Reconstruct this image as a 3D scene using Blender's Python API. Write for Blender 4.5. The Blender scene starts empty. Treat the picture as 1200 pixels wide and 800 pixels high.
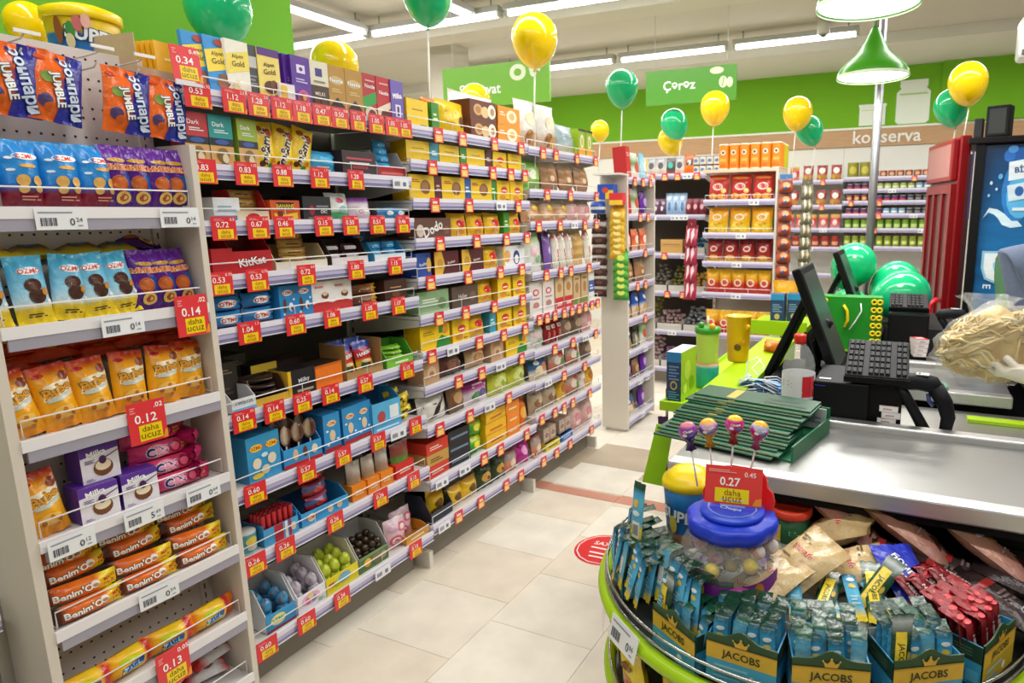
import bpy, bmesh, math, random
from mathutils import Matrix, Vector
R = math.radians
random.seed(7)
SC = bpy.context.scene
COL = SC.collection

# ------------------------------------------------------------------ camera, world, lights, exposure
cam_data = bpy.data.cameras.new('camera')
cam = bpy.data.objects.new('camera', cam_data)
COL.objects.link(cam)
cam_data.sensor_width = 36.0
cam_data.lens = 769.4 / 1200 * 36
cam_data.shift_x = (600 - 721) / 1200
cam_data.shift_y = (394 - 400) / 1200
cam_data.clip_start = 0.05
YAW, PITCH, ROLL = R(24.56), R(10.56), R(-0.44)
cam.matrix_world = (Matrix.Translation((0, 0, 1.6)) @ Matrix.Rotation(YAW, 4, 'Z')
                    @ Matrix.Rotation(R(90) - PITCH, 4, 'X') @ Matrix.Rotation(ROLL, 4, 'Z'))
cam_data.dof.use_dof = True
cam_data.dof.focus_distance = 2.0
cam_data.dof.aperture_fstop = 5.0
SC.camera = cam

W = bpy.data.worlds.new('world')
SC.world = W
W.use_nodes = True
W.node_tree.nodes['Background'].inputs[0].default_value = (1, 0.98, 0.95, 1)
W.node_tree.nodes['Background'].inputs[1].default_value = 0.2

SC.view_settings.view_transform = 'Standard'
SC.view_settings.look = 'None'
SC.view_settings.exposure = 0.2
SC.view_settings.gamma = 1.0
SC.view_settings.use_curve_mapping = False

def area(name, loc, sx, sy, power, col=(1, 0.985, 0.96), rot=(0, 0, 0)):
    d = bpy.data.lights.new(name, 'AREA')
    d.shape = 'RECTANGLE'
    d.size, d.size_y, d.energy, d.color = sx, sy, power, col
    o = bpy.data.objects.new(name, d)
    o.location, o.rotation_euler = loc, rot
    COL.objects.link(o)
    return o

# the fluorescent rows of the shop: one long light under each row of tubes
for y, p in ((-1.2, 62), (0.9, 80), (3.0, 104), (5.05, 95), (7.05, 105)):
    area('fluorescent_row_light', (-2.2, y, 3.2), 8.6, 0.16, p)

# ------------------------------------------------------------------ colours and materials
def lin1(c):
    return c / 12.92 if c <= 0.04045 else ((c + 0.055) / 1.055) ** 2.4
_lc = {}
def C(h):
    if not isinstance(h, str):
        return h
    if h not in _lc:
        s = h.lstrip('#')
        _lc[h] = tuple(lin1(int(s[i:i + 2], 16) / 255) for i in (0, 2, 4)) + (1.0,)
    return _lc[h]
def mixc(a, b, t):
    a, b = C(a), C(b)
    return tuple(a[i] + (b[i] - a[i]) * t for i in range(4))

def mat(name, rough=0.5, metal=0.0, spec=0.5, bump=0.0, scale=40, var=0.0, coat=0.0, trans=0.0, alpha=1.0,
        emit=0.0, sss=0.0, stretch=None, ior=None, world=False, mul=1.0):
    m = bpy.data.materials.new(name)
    m.use_nodes = True
    nt = m.node_tree
    b = nt.nodes['Principled BSDF']
    b.inputs['Roughness'].default_value = rough
    b.inputs['Metallic'].default_value = metal
    b.inputs['Specular IOR Level'].default_value = spec
    b.inputs['Coat Weight'].default_value = coat
    b.inputs['Transmission Weight'].default_value = trans
    b.inputs['Alpha'].default_value = alpha
    if ior:
        b.inputs['IOR'].default_value = ior
    at = nt.nodes.new('ShaderNodeVertexColor')
    at.layer_name = 'Col'
    src = at.outputs['Color']
    if var or bump:
        tc = nt.nodes.new('ShaderNodeTexCoord')
        ns = nt.nodes.new('ShaderNodeTexNoise')
        ns.inputs['Scale'].default_value = scale
        ns.inputs['Detail'].default_value = 4
        vec = tc.outputs['Object']
        if world:
            vec = nt.nodes.new('ShaderNodeNewGeometry').outputs['Position']
        if stretch:
            mp = nt.nodes.new('ShaderNodeMapping')
            mp.inputs['Scale'].default_value = stretch
            nt.links.new(vec, mp.inputs['Vector'])
            vec = mp.outputs['Vector']
        nt.links.new(vec, ns.inputs['Vector'])
        if var:
            mr = nt.nodes.new('ShaderNodeMapRange')
            mr.inputs['To Min'].default_value = mul * (1 - var)
            mr.inputs['To Max'].default_value = mul * (1 + var)
            nt.links.new(ns.outputs['Fac'], mr.inputs['Value'])
            mx = nt.nodes.new('ShaderNodeVectorMath')
            mx.operation = 'SCALE'
            nt.links.new(src, mx.inputs[0])
            nt.links.new(mr.outputs['Result'], mx.inputs['Scale'])
            src = mx.outputs['Vector']
        if bump:
            bp = nt.nodes.new('ShaderNodeBump')
            bp.inputs['Strength'].default_value = bump
            bp.inputs['Distance'].default_value = 0.004
            nt.links.new(ns.outputs['Fac'], bp.inputs['Height'])
            nt.links.new(bp.outputs['Normal'], b.inputs['Normal'])
    nt.links.new(src, b.inputs['Base Color'])
    if sss:
        b.inputs['Subsurface Weight'].default_value = sss
        b.inputs['Subsurface Radius'].default_value = (0.02, 0.012, 0.008)
    if emit:
        nt.links.new(src, b.inputs['Emission Color'])
        b.inputs['Emission Strength'].default_value = emit
    return m

M = {
    'film': mat('printed_film', 0.22, bump=1.0, scale=46, var=0.2),
    'card': mat('printed_card', 0.42, var=0.1, scale=55),
    'matte': mat('matte_paint', 0.75, var=0.03, scale=6),
    'plastic': mat('plastic', 0.32, var=0.02, scale=10),
    'white': mat('white_lacquered_metal', 0.4, var=0.03, scale=8),
    'wire': mat('white_coated_wire', 0.3),
    'chrome': mat('chrome', 0.2, metal=1.0),
    'steel': mat('brushed_steel', 0.34, metal=0.85, bump=0.12, scale=18, stretch=(1, 30, 30), var=0.08),
    'rubber': mat('black_rubber', 0.55, spec=0.2, bump=0.1, scale=120, var=0.05, mul=0.5),
    'balloon': mat('balloon_latex', 0.16, coat=0.4, sss=0.15),
    'glass': mat('clear_plastic', 0.06, alpha=0.16, coat=0.6),
    'pole': mat('satin_steel', 0.36, metal=0.75),
    'clearfilm': mat('clear_film', 0.14, alpha=0.15, bump=1.0, scale=30),
    'cloth': mat('cloth', 0.9, bump=0.4, scale=90, var=0.08),
    'skin': mat('skin', 0.5, sss=0.15, var=0.06, scale=30),
    'tube': mat('fluorescent_tube', 0.4, emit=9.0),
    'diffuser': mat('lamp_diffuser', 0.4, emit=4.0),
    'tile': mat('travertine', 0.36, var=0.2, scale=6, bump=0.04, world=True),
    'wood': mat('wood_grain', 0.5, var=0.22, scale=5, stretch=(1, 8, 14)),
    'plaster': mat('plaster', 0.85, var=0.03, scale=3),
    'poster': mat('poster_print', 0.3, var=0.3, scale=4, stretch=(1, 1, 6)),
}

# ------------------------------------------------------------------ mesh builder
class MB:
    def __init__(s, m='card'):
        s.v, s.f, s.c, s.mi, s.sm = [], [], [], [], []
        s.T = Matrix()
        s.mats = [m]
        s.cur = 0
    def use(s, m):
        if m not in s.mats:
            s.mats.append(m)
        s.cur = s.mats.index(m)
        return s
    def add(s, vs, fs, col, smooth=False):
        n = len(s.v)
        T = s.T
        s.v.extend(T @ Vector(p) for p in vs)
        per = isinstance(col, list)
        if not per:
            col = C(col)
        else:
            col = [C(c) for c in col]
        for f in fs:
            s.f.append([n + i for i in f])
            s.c.append([col[i] for i in f] if per else [col] * len(f))
            s.mi.append(s.cur)
            s.sm.append(smooth)
    def box(s, x0, x1, y0, y1, z0, z1, col, sides=None):
        vs = [(x0, y0, z0), (x1, y0, z0), (x1, y1, z0), (x0, y1, z0), (x0, y0, z1), (x1, y0, z1), (x1, y1, z1), (x0, y1, z1)]
        fs = [(0, 3, 2, 1), (4, 5, 6, 7), (0, 1, 5, 4), (1, 2, 6, 5), (2, 3, 7, 6), (3, 0, 4, 7)]
        if sides:                                   # dict face -> colour; faces bottom top front right back left
            for k, f in zip(('bottom', 'top', 'front', 'right', 'back', 'left'), fs):
                s.add([vs[i] for i in f], [(0, 1, 2, 3)], sides.get(k, col))
        else:
            s.add(vs, fs, col)
        return s
    def bbox(s, x0, x1, y0, y1, z0, z1, col, r=0.005):
        """box with chamfered edges"""
        c = ((x0 + x1) / 2, (y0 + y1) / 2, (z0 + z1) / 2)
        hx, hy, hz = (x1 - x0) / 2, (y1 - y0) / 2, (z1 - z0) / 2
        bm = bmesh.new()
        bmesh.ops.create_cube(bm, size=2)
        for v in bm.verts:
            v.co = Vector((v.co.x * hx, v.co.y * hy, v.co.z * hz))
        bmesh.ops.bevel(bm, geom=bm.edges[:], offset=min(r, hx * .9, hy * .9, hz * .9), segments=2, affect='EDGES', profile=0.5)
        bm.verts.index_update()
        s.add([v.co + Vector(c) for v in bm.verts], [[v.index for v in f.verts] for f in bm.faces], col, False)
        bm.free()
        return s
    def lathe(s, prof, n=20, col='#ffffff', smooth=True, wob=None, cap=True, cols=None):
        """prof: list of (radius, z[, colour])"""
        vs, cs = [], []
        for i, p in enumerate(prof):
            c = p[2] if len(p) > 2 else col
            for k in range(n):
                a = 2 * math.pi * k / n
                r = p[0] * (wob(a, i) if wob else 1)
                vs.append((r * math.cos(a), r * math.sin(a), p[1]))
                cs.append(c)
        fs = []
        for i in range(len(prof) - 1):
            for k in range(n):
                fs.append((i * n + k, i * n + (k + 1) % n, (i + 1) * n + (k + 1) % n, (i + 1) * n + k))
        if cap:
            if prof[0][0] > 1e-4:
                fs.append(tuple(reversed(range(n))))
            if prof[-1][0] > 1e-4:
                fs.append(tuple(range((len(prof) - 1) * n, len(prof) * n)))
        s.add(vs, fs, cs, smooth)
        return s
    def tube(s, pts, r, col, n=6, closed=False, caps=True):
        pts = [Vector(p) for p in pts]
        vs = []
        m = len(pts)
        up = None
        for i, p in enumerate(pts):
            if closed:
                t = pts[(i + 1) % m] - pts[i - 1]
            else:
                t = pts[min(i + 1, m - 1)] - pts[max(i - 1, 0)]
            t.normalize()
            if up is None:
                up = Vector((0, 0, 1)) if abs(t.z) < .9 else Vector((1, 0, 0))
            a = t.cross(up)
            if a.length < 1e-4:
                a = t.cross(Vector((1, 0.3, 0)))
            a.normalize()
            b = a.cross(t).normalized()
            up = b
            rr = r[i] if isinstance(r, (list, tuple)) else r
            for k in range(n):
                q = 2 * math.pi * k / n
                vs.append(p + a * (rr * math.cos(q)) + b * (rr * math.sin(q)))
        fs = []
        for i in range(m if closed else m - 1):
            j = (i + 1) % m
            for k in range(n):
                fs.append((i * n + k, i * n + (k + 1) % n, j * n + (k + 1) % n, j * n + k))
        if caps and not closed:
            fs.append(tuple(reversed(range(n))))
            fs.append(tuple(range((m - 1) * n, m * n)))
        s.add(vs, fs, col, n > 4)
        return s
    def ball(s, c, r, col, nu=12, nv=8, sc=(1, 1, 1)):
        prof = []
        cs = col if callable(col) else None
        vs, cl, fs = [], [], []
        for j in range(nv + 1):
            th = math.pi * j / nv
            for k in range(nu):
                a = 2 * math.pi * k / nu
                d = (math.sin(th) * math.cos(a), math.sin(th) * math.sin(a), math.cos(th))
                vs.append((c[0] + r * sc[0] * d[0], c[1] + r * sc[1] * d[1], c[2] + r * sc[2] * d[2]))
                cl.append(cs(a, th) if cs else col)
        for j in range(nv):
            for k in range(nu):
                fs.append((j * nu + k, (j + 1) * nu + k, (j + 1) * nu + (k + 1) % nu, j * nu + (k + 1) % nu))
        s.add(vs, fs, cl, True)
        return s
    def prism(s, poly, z0, z1, col, top=None):
        """poly (x, y) extruded along z"""
        n = len(poly)
        vs = [(x, y, z0) for x, y in poly] + [(x, y, z1) for x, y in poly]
        s.add(vs, [(i, (i + 1) % n, n + (i + 1) % n, n + i) for i in range(n)] + [tuple(reversed(range(n)))], col)
        s.add([(x, y, z1) for x, y in poly], [tuple(range(n))], top or col)
        return s
    def mesh(s, name):
        me = bpy.data.meshes.new(name)
        me.from_pydata(s.v, [], s.f)
        ca = me.color_attributes.new('Col', 'FLOAT_COLOR', 'CORNER')
        ca.data.foreach_set('color', [x for fc in s.c for c in fc for x in c])
        for k in s.mats:
            me.materials.append(M[k])
        me.polygons.foreach_set('material_index', s.mi)
        me.polygons.foreach_set('use_smooth', s.sm)
        me.update()
        return me
    def obj(s, name, parent=None, loc=None, rot=None):
        o = bpy.data.objects.new(name, s.mesh(name))
        COL.objects.link(o)
        if parent:
            o.parent = parent
        if loc is not None:
            o.location = loc
        if rot is not None:
            o.rotation_euler = rot
        return o

def put(name, me, parent=None, mw=None):
    o = bpy.data.objects.new(name, me)
    COL.objects.link(o)
    if parent:
        o.parent = parent
    if mw is not None:
        o.matrix_local = mw
    return o
def tag(o, label, cat, group=None):
    o['label'], o['category'] = label, cat
    if group:
        o['group'] = group
    return o
def thing(name, label, cat, loc=(0, 0, 0), rz=0, group=None):
    o = bpy.data.objects.new(name, None)
    o.empty_display_size = 0.05
    COL.objects.link(o)
    o.location, o.rotation_euler = loc, (0, 0, rz)
    return tag(o, label, cat, group)
def struct(o):
    o['kind'] = 'structure'
    return o
def TR(x=0, y=0, z=0, rz=0, rx=0, ry=0):
    return Matrix.Translation((x, y, z)) @ Matrix.Rotation(rz, 4, 'Z') @ Matrix.Rotation(ry, 4, 'Y') @ Matrix.Rotation(rx, 4, 'X')

# ------------------------------------------------------------------ lettering: outlines of the built-in font as mesh
_tx = {}
def glyphs(t, bold=0.0):
    k = (t, bold)
    if k not in _tx:
        cu = bpy.data.curves.new('lettering', 'FONT')
        cu.body, cu.resolution_u, cu.offset = t, 2, bold
        cu.align_x, cu.align_y = 'CENTER', 'CENTER'
        o = bpy.data.objects.new('lettering', cu)
        COL.objects.link(o)
        dg = bpy.context.evaluated_depsgraph_get()
        me = bpy.data.meshes.new_from_object(o.evaluated_get(dg))
        me.calc_loop_triangles()
        vs = [(v.co.x, v.co.y) for v in me.vertices]
        fs = [tuple(x.vertices) for x in me.loop_triangles]
        if vs:
            x0, x1 = min(v[0] for v in vs), max(v[0] for v in vs)
            y0, y1 = min(v[1] for v in vs), max(v[1] for v in vs)
            cx, cy = (x0 + x1) / 2, (y0 + y1) / 2
            vs = [(x - cx, y - cy) for x, y in vs]
            size = (x1 - x0, y1 - y0)
        else:
            size = (1, 1)
        _tx[k] = (vs, fs, size)
        bpy.data.objects.remove(o)
        bpy.data.meshes.remove(me)
    return _tx[k]

def decals(mb, S, w, h, specs, lift=0.0007, curved=False):
    """flat print laid on a surface S(u, v, offset); w, h its size in metres"""
    for i, d in enumerate(specs):
        off = lift * (1 + 0.5 * i)
        k = d[0]
        if k == 'r':                                          # rectangle u0 v0 u1 v1 colour
            _, u0, v0, u1, v1, col = d
            nu = max(1, int((u1 - u0) * 8)); nv = max(1, int((v1 - v0) * 8))
            vs = [S(u0 + (u1 - u0) * a / nu, v0 + (v1 - v0) * b / nv, off) for b in range(nv + 1) for a in range(nu + 1)]
            fs = [(b * (nu + 1) + a, b * (nu + 1) + a + 1, (b + 1) * (nu + 1) + a + 1, (b + 1) * (nu + 1) + a) for b in range(nv) for a in range(nu)]
            mb.add(vs, fs, col, True)
        elif k == 'e':                                        # ellipse cu cv ru rv colour
            _, cu_, cv_, ru, rv, col = d
            n = 14
            vs = [S(cu_, cv_, off)] + [S(cu_ + ru * f * math.cos(6.2832 * j / n), cv_ + rv * f * math.sin(6.2832 * j / n), off) for f in (.5, 1) for j in range(n)]
            fs = [(0, 1 + j, 1 + (j + 1) % n) for j in range(n)] + [(1 + j, 1 + n + j, 1 + n + (j + 1) % n, 1 + (j + 1) % n) for j in range(n)]
            mb.add(vs, fs, col, True)
        elif k == 'p':                                        # polygon points colour
            b_ = bmesh.new()                                  # cut fine enough to follow a bulging surface
            b_.faces.new([b_.verts.new((u, v, 0)) for u, v in d[1]])
            bmesh.ops.triangulate(b_, faces=b_.faces[:])
            if curved:
                for _ in range(3):
                    ee = [e for e in b_.edges if e.calc_length() > .13]
                    if ee:
                        bmesh.ops.subdivide_edges(b_, edges=ee, cuts=1)
                        bmesh.ops.triangulate(b_, faces=b_.faces[:])
            b_.verts.index_update()
            mb.add([S(v.co.x, v.co.y, off) for v in b_.verts], [[v.index for v in f.verts] for f in b_.faces], d[2], curved)
            b_.free()
        elif k == 't':                                        # text cu cv height_m colour [rot] [outline] [bold] [max_w]
            t, cu_, cv_, hm, col = d[1:6]
            rot = R(d[6]) if len(d) > 6 else 0
            outl = d[7] if len(d) > 7 else None
            bold = d[8] if len(d) > 8 else 0.02
            cr, sr = math.cos(rot), math.sin(rot)
            for q, (bo, cc) in enumerate(([(bold * .6 + 0.045, outl)] if outl else []) + [(bold * .6, col)]):
                vs, fs, (tw, th) = glyphs(t, bo)
                sc = hm / glyphs(t, bold * .6)[2][1]
                pts = []
                for x, y in vs:
                    x, y = x * sc, y * sc
                    x, y = x * cr - y * sr, x * sr + y * cr
                    pts.append(S(cu_ + x / w, cv_ + y / h, off + 0.0004 * q))
                mb.add(pts, fs, cc, False)
        elif k == 'l':                                        # small illegible lines of print: u0 v0 u1 v1 n colour
            _, u0, v0, u1, v1, n, col = d
            for j in range(n):
                b0 = v0 + (v1 - v0) * j / n
                b1 = b0 + (v1 - v0) / n * .5
                vs = [S(u, v, off) for u, v in ((u0, b0), (u1 - (u1 - u0) * .25 * (j % 2), b0), (u1 - (u1 - u0) * .25 * (j % 2), b1), (u0, b1))]
                mb.add(vs, [(0, 1, 2, 3)], col)
        elif k == 'bar':                                      # barcode
            _, u0, v0, u1, v1, col = d
            n = 11
            for j in range(n):
                a = u0 + (u1 - u0) * j / n
                b = a + (u1 - u0) / n * (.75, .4, .55)[j % 3]
                mb.add([S(a, v0, off), S(b, v0, off), S(b, v1, off), S(a, v1, off)], [(0, 1, 2, 3)], col)

def bandcol(bands, v):
    if isinstance(bands, str):
        return C(bands)
    for (v0, c0), (v1, c1) in zip(bands, bands[1:]):
        if v <= v1:
            return mixc(c0, c1, 0 if v1 == v0 else max(0, min(1, (v - v0) / (v1 - v0))))
    return C(bands[-1][1])

# ------------------------------------------------------------------ packaging shapes (front faces -Y, base on z=0, centred on x)
def bag(mb, w, h, d, bands, dec=(), axis='v', seed=0, nx=8, ny=12, crimp=.07, wr=1.0, udir=False, bend=None):
    rnd = random.Random(seed)
    ph = [rnd.uniform(0, 6.3) for _ in range(8)]
    def thick(u, v):
        a, b = (u, v) if axis == 'v' else (v, u)          # b runs from seal to seal
        e = min(b, 1 - b)
        t = 0.0 if e <= crimp else min(1.0, ((e - crimp) / .24)) ** .55
        s_ = max(0.0, math.sin(math.pi * min(max(a, 0), 1))) ** .5
        t *= s_
        k = max(0, 1 - e / .34)
        t += wr * k * .20 * (math.sin(a * 19 + ph[0]) + .5 * math.sin(a * 31 + b * 9 + ph[5])) * s_ * (1 if e > crimp * .5 else .5)
        t += wr * .07 * math.sin(a * 9 + b * 7 + ph[1]) * s_ + wr * .055 * math.sin(b * 15 - a * 6 + ph[4]) * s_ + wr * .03 * math.sin(a * 23 + b * 19 + ph[6]) * s_
        return max(t, 0.0)
    def S(u, v, off=0.0, side=-1):
        a, b = (u, v) if axis == 'v' else (v, u)
        pinch = 1 - .05 * math.sin(math.pi * min(max(b, 0), 1)) ** .5
        skew = .012 * math.sin(b * 5 + ph[2])
        x, z = (u - .5) * w, v * h
        if axis == 'v':
            x = x * pinch + skew * w
        else:
            z = h / 2 + (z - h / 2) * pinch + skew * h
        y = side * (d / 2 * thick(u, v) + off)
        e = min(b, 1 - b)
        if e < crimp:
            y += .003 * math.sin(a * 14 + ph[3]) * (1 - e / crimp)
        if bend and v > bend[0]:                              # top folded over backwards
            q = (v - bend[0]) * h
            y, z = y * (1 - .3) + q * math.sin(bend[1]), bend[0] * h + q * math.cos(bend[1]) - y * .3
        return Vector((x, y, z))
    mb.use('film')
    for side in (-1, 1):
        vs, cs = [], []
        for j in range(ny + 1):
            for i in range(nx + 1):
                vs.append(S(i / nx, j / ny, .0006, side))
                cs.append(bandcol(bands, i / nx if udir else j / ny))
        fs = []
        for j in range(ny):
            for i in range(nx):
                q = (j * (nx + 1) + i, j * (nx + 1) + i + 1, (j + 1) * (nx + 1) + i + 1, (j + 1) * (nx + 1) + i)
                fs.append(q if side < 0 else q[::-1])
        mb.add(vs, fs, cs, True)
    decals(mb, lambda u, v, o: S(u, v, o + .0012), w, h, dec, curved=True)
    return mb

def carton(mb, w, h, d, front, dec=(), side=None, top=None, sdec=(), tdec=(), left=None):
    mb.use('card')
    side = side or front
    mb.box(-w / 2, w / 2, -d / 2, d / 2, 0, h, front, {'front': front, 'right': side, 'left': left or side, 'top': top or side, 'back': side, 'bottom': side})
    decals(mb, lambda u, v, o: Vector(((u - .5) * w, -d / 2 - o, v * h)), w, h, dec)
    decals(mb, lambda u, v, o: Vector((w / 2 + o, (u - .5) * d, v * h)), d, h, sdec)
    decals(mb, lambda u, v, o: Vector(((u - .5) * w, (v - .5) * d, h + o)), w, d, tdec)
    return mb

def tray(mb, w, h, d, col, front=None, fh=None, dec=(), inner=None, t=.0025, slope=True):
    """open display carton: base, two side walls that slope, low printed front, high back"""
    fh = fh or h * .5
    inner = inner or col
    mb.use('card')
    mb.box(-w / 2, w / 2, -d / 2, d / 2, 0, t, inner)
    mb.box(-w / 2, w / 2, d / 2 - t, d / 2, t, h, inner)
    for sx in (-1, 1):
        x0, x1 = sorted((sx * w / 2, sx * (w / 2 - t)))
        p = [(-d / 2, 0), (d / 2, 0), (d / 2, h), (-d / 6 if slope else -d / 2, h), (-d / 2, fh)]
        vs = [(x0, y, z) for y, z in p] + [(x1, y, z) for y, z in p]
        n = len(p)
        mb.add(vs, [tuple(reversed(range(n))), tuple(range(n, 2 * n))] + [(i, (i + 1) % n, n + (i + 1) % n, n + i) for i in range(n)], col)
    mb.box(-w / 2, w / 2, -d / 2 - t, -d / 2, 0, fh, front or col)
    decals(mb, lambda u, v, o: Vector(((u - .5) * w, -d / 2 - t - o, v * fh)), w, fh, dec)
    return mb

def can(mb, r, h, col, lid='#d8d8d8', dec=(), m='card', bands=None, n=16):
    mb.use(m)
    mb.lathe([(r * .96, 0, lid), (r, .004, lid), (r, .008, col), (r, h - .008, col), (r, h - .004, lid), (r * .94, h, lid)], n)
    decals(mb, lambda u, v, o: Vector(((r + o) * math.sin((u - .5) * 2), -(r + o) * math.cos((u - .5) * 2), v * h)), 2 * r, h, dec)
    return mb

PROTO = {}
def plural(t):
    h, sep, rest = t.partition(' of ') if ' of ' in t else t.partition(' with ')
    h = h[:-1] + 'ies' if h.endswith('y') else (h + 'es' if h.endswith(('x', 'ch')) else h + 's')
    return h + sep + rest
def proto(key, name, desc, cat, mb, w, h, d, mats='film'):
    PROTO[key] = dict(mesh=mb.mesh(name), name=name, desc=desc, cat=cat, w=w, h=h, d=d)
ORD = ['first', 'second', 'third', 'fourth', 'fifth', 'sixth', 'seventh', 'eighth', 'ninth', 'tenth', 'eleventh', 'twelfth',
       'thirteenth', 'fourteenth', 'fifteenth', 'sixteenth', 'seventeenth', 'eighteenth', 'nineteenth', 'twentieth']
def spawn(key, mw, label=None, group=None):
    p = PROTO[key]
    o = put(p['name'], p['mesh'], None, mw)
    return tag(o, label or p['desc'], p['cat'], group)

# ================================================================== THE SETTING
GREEN = '#74b41c'
# floor: a bed of grout with the tiles of the aisle laid on it one by one
mb = MB('tile'); mb.box(-7, 3.2, -2.5, 9.2, -0.05, 0, '#cfc3ae')
floor = struct(mb.obj('floor'))
TW, TL = 0.4525, 0.384
tile_me = {}
def tile_mesh(w, l, col):
    k = (round(w, 3), round(l, 3), col)
    if k not in tile_me:
        m = MB('tile')
        g = 0.0009
        a, b = w / 2 - g, l / 2 - g
        e = 0.0008
        vs = [(-a, -b, 0), (a, -b, 0), (a, b, 0), (-a, b, 0), (-a + e, -b + e, .003), (a - e, -b + e, .003), (a - e, b - e, .003), (-a + e, b - e, .003)]
        m.add(vs, [(0, 1, 5, 4), (1, 2, 6, 5), (2, 3, 7, 6), (3, 0, 4, 7), (4, 5, 6, 7)], col)
        tile_me[k] = m.mesh('tile')
    return tile_me[k]
rt = random.Random(3)
for ci in range(-1, 6):
    xc = -1.9055 + TW * (ci - 0.5)
    y = 0.80 + (0.0 if ci % 2 == 0 else 0.127)
    if ci % 2 == 0:
        y = 1.57 - 2 * TL
    else:
        y = 1.697 - 2 * TL
    while y < 6.6:
        y2 = y + TL
        segs = [(y, y2, None)]
        if y < 3.15 < y2 or y < 3.25 < y2:
            segs = [(a, b, c) for a, b, c in ((y, min(y2, 3.145), None), (max(y, 3.145), min(y2, 3.25), 'red'), (max(y, 3.25), y2, None)) if b - a > .02]
        for a, b, c in segs:
            mid = (a + b) / 2
            if c == 'red':
                col = '#c98d78'
            elif 3.62 < mid < 3.95:
                col = '#b8a894'
            else:
                col = rt.choice(['#e3dacb', '#e5ddcf', '#e0d5c4', '#e8e1d4', '#e2d7c6'])
            put('tile', tile_mesh(TW, b - a, col), floor, TR(xc, mid, 0))
        y = y2
# the round floor sticker
st = MB('plastic')
st.lathe([(.0, .0042), (.145, .0042), (.147, .003)][::-1], 32, '#d8282c', smooth=False)
S0 = lambda u, v, o: Vector(((u - .5) * .29, (v - .5) * .29, .0043 + o))
decals(st, S0, .29, .29, [('e', .5, .5, .47, .47, '#f4e8e4'), ('e', .5, .5, .45, .45, '#d8282c'),
                          ('t', 'SAXLA', .5, .66, .034, '#fbeeea'), ('l', .26, .48, .74, .56, 1, '#fbeeea'), ('l', .3, .32, .7, .4, 1, '#fbeeea'), ('l', .34, .2, .66, .27, 1, '#fbeeea')])
o = st.obj('floor_sticker', loc=(-1.275, 2.645, 0), rot=(0, 0, R(2)))
tag(o, 'round red floor sticker with white lettering on the pale tiles', 'sticker')

# back wall: white below, wooden band, green band, soffit above
mb = MB('plaster'); mb.box(-7, 3.2, 9, 9.15, 0, 3.9, '#ecebe4')
wall_back = struct(mb.obj('wall_back'))
mb = MB('wood'); mb.box(-7, 3.2, 8.972, 8.999, 2.40, 2.605, '#c39a70'); struct(mb.obj('trim_1'))
mb = MB('plastic'); mb.box(-7, 3.2, 8.965, 8.999, 2.606, 2.63, '#eef2e4'); struct(mb.obj('trim_2'))
mb = MB('plaster'); mb.box(-7, 0.14, 8.968, 8.999, 2.631, 3.31, GREEN)
mb.box(0.14, 3.2, 8.90, 8.967, 2.631, 3.31, GREEN); struct(mb.obj('trim_3'))
for xs in (-2.9, -.92, 1.1):
    mb = MB('matte'); mb.box(xs, xs + .006, 8.996, 8.9995, 1.9, 2.4, '#c9c8c0'); struct(mb.obj('trim_4'))
# word and pictograms on the back wall
def wall_print(name, label, cat, specs, w, h, loc, rot=(R(90), 0, 0), base=None, depth=.012):
    m = MB('plastic')
    if base:
        m.box(-w / 2, w / 2, -h / 2, h / 2, -depth, 0, base)
    decals(m, lambda u, v, o: Vector(((u - .5) * w, (v - .5) * h, o)), w, h, specs, lift=.0012)
    return tag(m.obj(name, loc=loc, rot=rot), label, cat)
m = MB('plastic')
gv, gf, gs = glyphs('konserva', .015)
m.add([(x * .155 / gs[1], y * .155 / gs[1], .012) for x, y in gv], gf, '#f3efe6')
tag(m.obj('wall_lettering', loc=(-.43, 8.968, 2.51), rot=(R(90), 0, 0)), 'white word konserva in lower case on the wooden wall band', 'lettering')
def jar_icon(w, h, neck, lab, loc, label):
    m = MB('plastic')
    a = w / 2
    pl = [(-a * .8, -h / 2), (a * .8, -h / 2), (a, -h * .44), (a, h * .22), (a * .72, h * .32), (a * .82, h * .34), (a * .82, h / 2), (-a * .82, h / 2), (-a * .82, h * .34), (-a * .72, h * .32), (-a, h * .22), (-a, -h * .44)]
    if not neck:
        pl = [(-a, -h / 2), (a, -h / 2), (a, h * .36), (a * 1.06, h * .38), (a * 1.06, h / 2), (-a * 1.06, h / 2), (-a * 1.06, h * .38), (-a, h * .36)]
    m.prism(pl, 0, .012, '#e6efe0')
    m.box(-a * .82, a * .82, h * (.16 if neck else .2), h * (.2 if neck else .23), .012, .014, '#a9cf7c')
    return tag(m.obj('wall_pictogram', loc=loc, rot=(R(90), 0, 0)), label, 'pictogram')
jar_icon(.37, .5, True, None, (-.16, 8.966, 2.89), 'white jar pictogram, tall with a neck, on green wall')
jar_icon(.3, .25, False, None, (-.61, 8.966, 2.77), 'white tin pictogram, low and square, on green wall')

# ceiling with a lower bulkhead and the beams
mb = MB('plaster'); mb.box(-7, 3.2, -2.5, 9.15, 3.42, 3.55, '#cdc8bb'); ceiling = struct(mb.obj('ceiling'))
mb = MB('plaster'); mb.box(-7, 3.2, 7.75, 9.0, 3.312, 3.42, '#dedcd2'); struct(mb.obj('trim_5'))
mb = MB('plaster'); mb.box(-7, 3.2, 5.45, 5.75, 3.30, 3.42, '#d2cdc0'); struct(mb.obj('trim_6'))
mb = MB('plaster'); mb.box(-5.0, -4.7, 6.1, 6.4, 0, 3.42, '#d2cdbf'); struct(mb.obj('trim_7'))
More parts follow.
